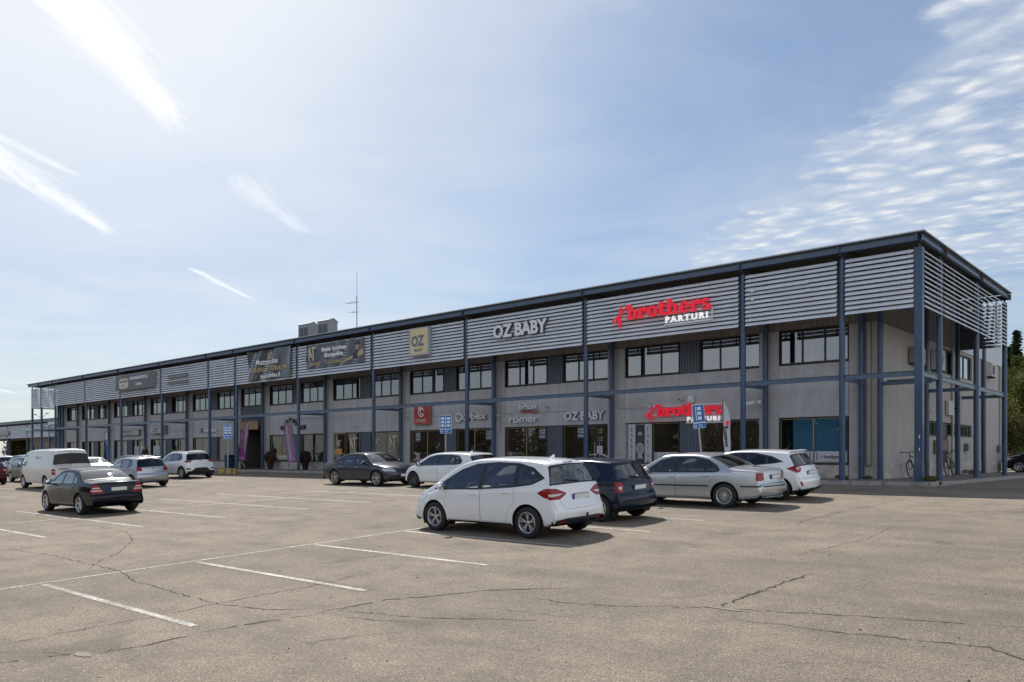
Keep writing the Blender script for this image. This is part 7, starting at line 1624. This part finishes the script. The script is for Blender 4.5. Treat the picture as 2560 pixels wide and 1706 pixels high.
def tree_conifer(x, y, z, h, r, label, cols, n=5000, seed=1, group='conifers on the wooded hill'):
    rn = random.Random(seed); t = empty('spruce_tree', (x, y, z), 0, label, 'tree', group); m = MB(); m.tube((0, 0, 0), (0, 0, h * .97), r * .10, .03, n=8); m.build('trunk', mat('bark', ()), t); m = MB(); lay = int(h * 1.6)
    for k in range(lay):
        v = k / lay; zz = h * (.10 + .88 * v); rad = r * (1 - v) ** .85 * rn.uniform(.7, 1.1) + .12; nb = 9
        for j in range(nb):
            a = 2 * math.pi * j / nb + rn.uniform(0, 1); L = rad * rn.uniform(.6, 1.15)
            for q in range(max(3, int(n / lay / nb))):
                u = rn.uniform(.1, 1); p = Vector((L * u * math.cos(a) + rn.gauss(0, .07 * r), L * u * math.sin(a) + rn.gauss(0, .07 * r), zz - .28 * L * u + rn.gauss(0, .05 * r))); s = .16 * r * rn.uniform(.6, 1.4) * (1.1 - .5 * u); dr = Vector((math.cos(a), math.sin(a), rn.uniform(-.6, .3))).normalized(); b = dr.orthogonal().normalized()
                m.cur = rn.randrange(len(cols)); m.poly([p - b * s * .5, p + dr * s, p + b * s * .5, p - dr * s * .4])
    m.build('crown', cols, t, recalc=False); return t
LG = [leafmat('leaf_light', (.13, .135, .045)), leafmat('leaf_mid', (.07, .085, .028)), leafmat('leaf_yellow', (.17, .14, .06))]; DG = [leafmat('needle_dark', (.020, .032, .018), .1), leafmat('needle_mid', (.035, .050, .022), .1)]; OG = [leafmat('leaf_olive', (.10, .10, .03)), leafmat('leaf_mid', ())]
tree_broad(31.9, 42.5, -.12, 7.0, 3.6, 'big leafy tree at the right edge behind the last column', LG, 30000, .15, 3)
tree_broad(28.2, 41.0, -.12, 5.6, 2.6, 'rounded leafy bush tree at the right, half behind the gable', LG, 14000, .15, 4, kind='broadleaf_tree')
rn = random.Random(4)
spots = [(11.0, 150, 25.4, 3.2), (13.6, 152, 22.5, 3), (16, 148, 23.6, 3.2), (9.2, 154, 23.0, 3), (18.5, 151, 25, 3), (7, 149, 22, 3), (20.5, 147, 22, 3)]
hill = MB(); hill.prism([(-100, -1), (120, -1), (90, 6), (30, 10), (0, 9), (-60, 3)], 'y', 140, 400); tag(hill.build('hill', mat('hill_ground', (.05, .06, .03), .95, noise=(.1, .4))), kind='structure')
LB = ['tall pointed spruce on the hill, highest tip', 'dark spruce on the hill just right of the highest one', 'dark spruce cut by the right edge of the picture', 'dark spruce just left of the highest one']
for k, (x, y, top, r) in enumerate(spots): tree_conifer(x, y, 5, top - 5, r, LB[k] if k < 4 else 'dark spruce on the wooded hill behind the gable, ' + ('beyond the right edge', 'hidden by the last column', 'far beyond the right edge')[k - 4], DG, 2600, k)
OLB = ['yellow-green deciduous tree below the spruces, left', 'yellow-green deciduous tree below the spruces, right', 'olive deciduous tree between spruces and leafy bush', 'olive deciduous tree low behind the leafy tree']
for k, (x, y, h, r) in enumerate(((17.5, 112, 16.5, 4.0), (20.8, 108, 15.0, 4.0), (19.2, 100, 12.0, 4.0), (23.5, 95, 11.5, 4.0))): tree_broad(x, y, -.12, h, r, OLB[k], OG, 9000, .34, 20 + k, 'deciduous trees under the hill')
tree_conifer(-100.2, 24, -.12, 9.6, 2.4, 'dark tree behind the low building seen between blue columns', DG, 2400, 31)
for k, (x, y, h, r) in enumerate(((-108, 20, 5.0, 3.5), (-113, 21, 5.2, 3.6), (-118.5, 22, 5.0, 3.6))): tree_broad(x, y, -.12, h, r, ('yellow-green tree behind the low building, nearest its wall', 'yellow-green tree under the far canopy, middle', 'yellow-green tree at the far left edge')[k], [leafmat('leaf_gold', (.30, .26, .10), .5), leafmat('leaf_gold2', (.18, .17, .07), .5)], 3000, .35, 40 + k, 'yellow-green trees at the far left')
# the wood across the road behind the photographer (mirrored in the shop windows)
rn = random.Random(8); m = MB()
for k in range(46):
    x = -70 + k * 3.6 + rn.uniform(-1, 1); y = -72 + rn.uniform(-5, 5); h = rn.uniform(7, 11); r = rn.uniform(3, 4.2)
    for _ in range(1700):
        v = rn.random(); rad = r * (1 - v * v) ** .5 * rn.random() ** .4; a = rn.uniform(0, 6.28); p = Vector((x + rad * math.cos(a), y + rad * math.sin(a), gz(y) + .4 + h * v)); s = rn.uniform(.35, .8); u = Vector((rn.uniform(-1, 1), rn.uniform(-1, 1), rn.uniform(-.5, .5))).normalized(); b = u.orthogonal().normalized(); m.cur = rn.randrange(3); m.poly([p - b * s * .4, p + u * s * .6, p + b * s * .4, p - u * s * .6])
o = m.build('far_wood', LG, None, recalc=False); tag(o, 'belt of trees across the road opposite the shops', 'trees', kind='stuff')
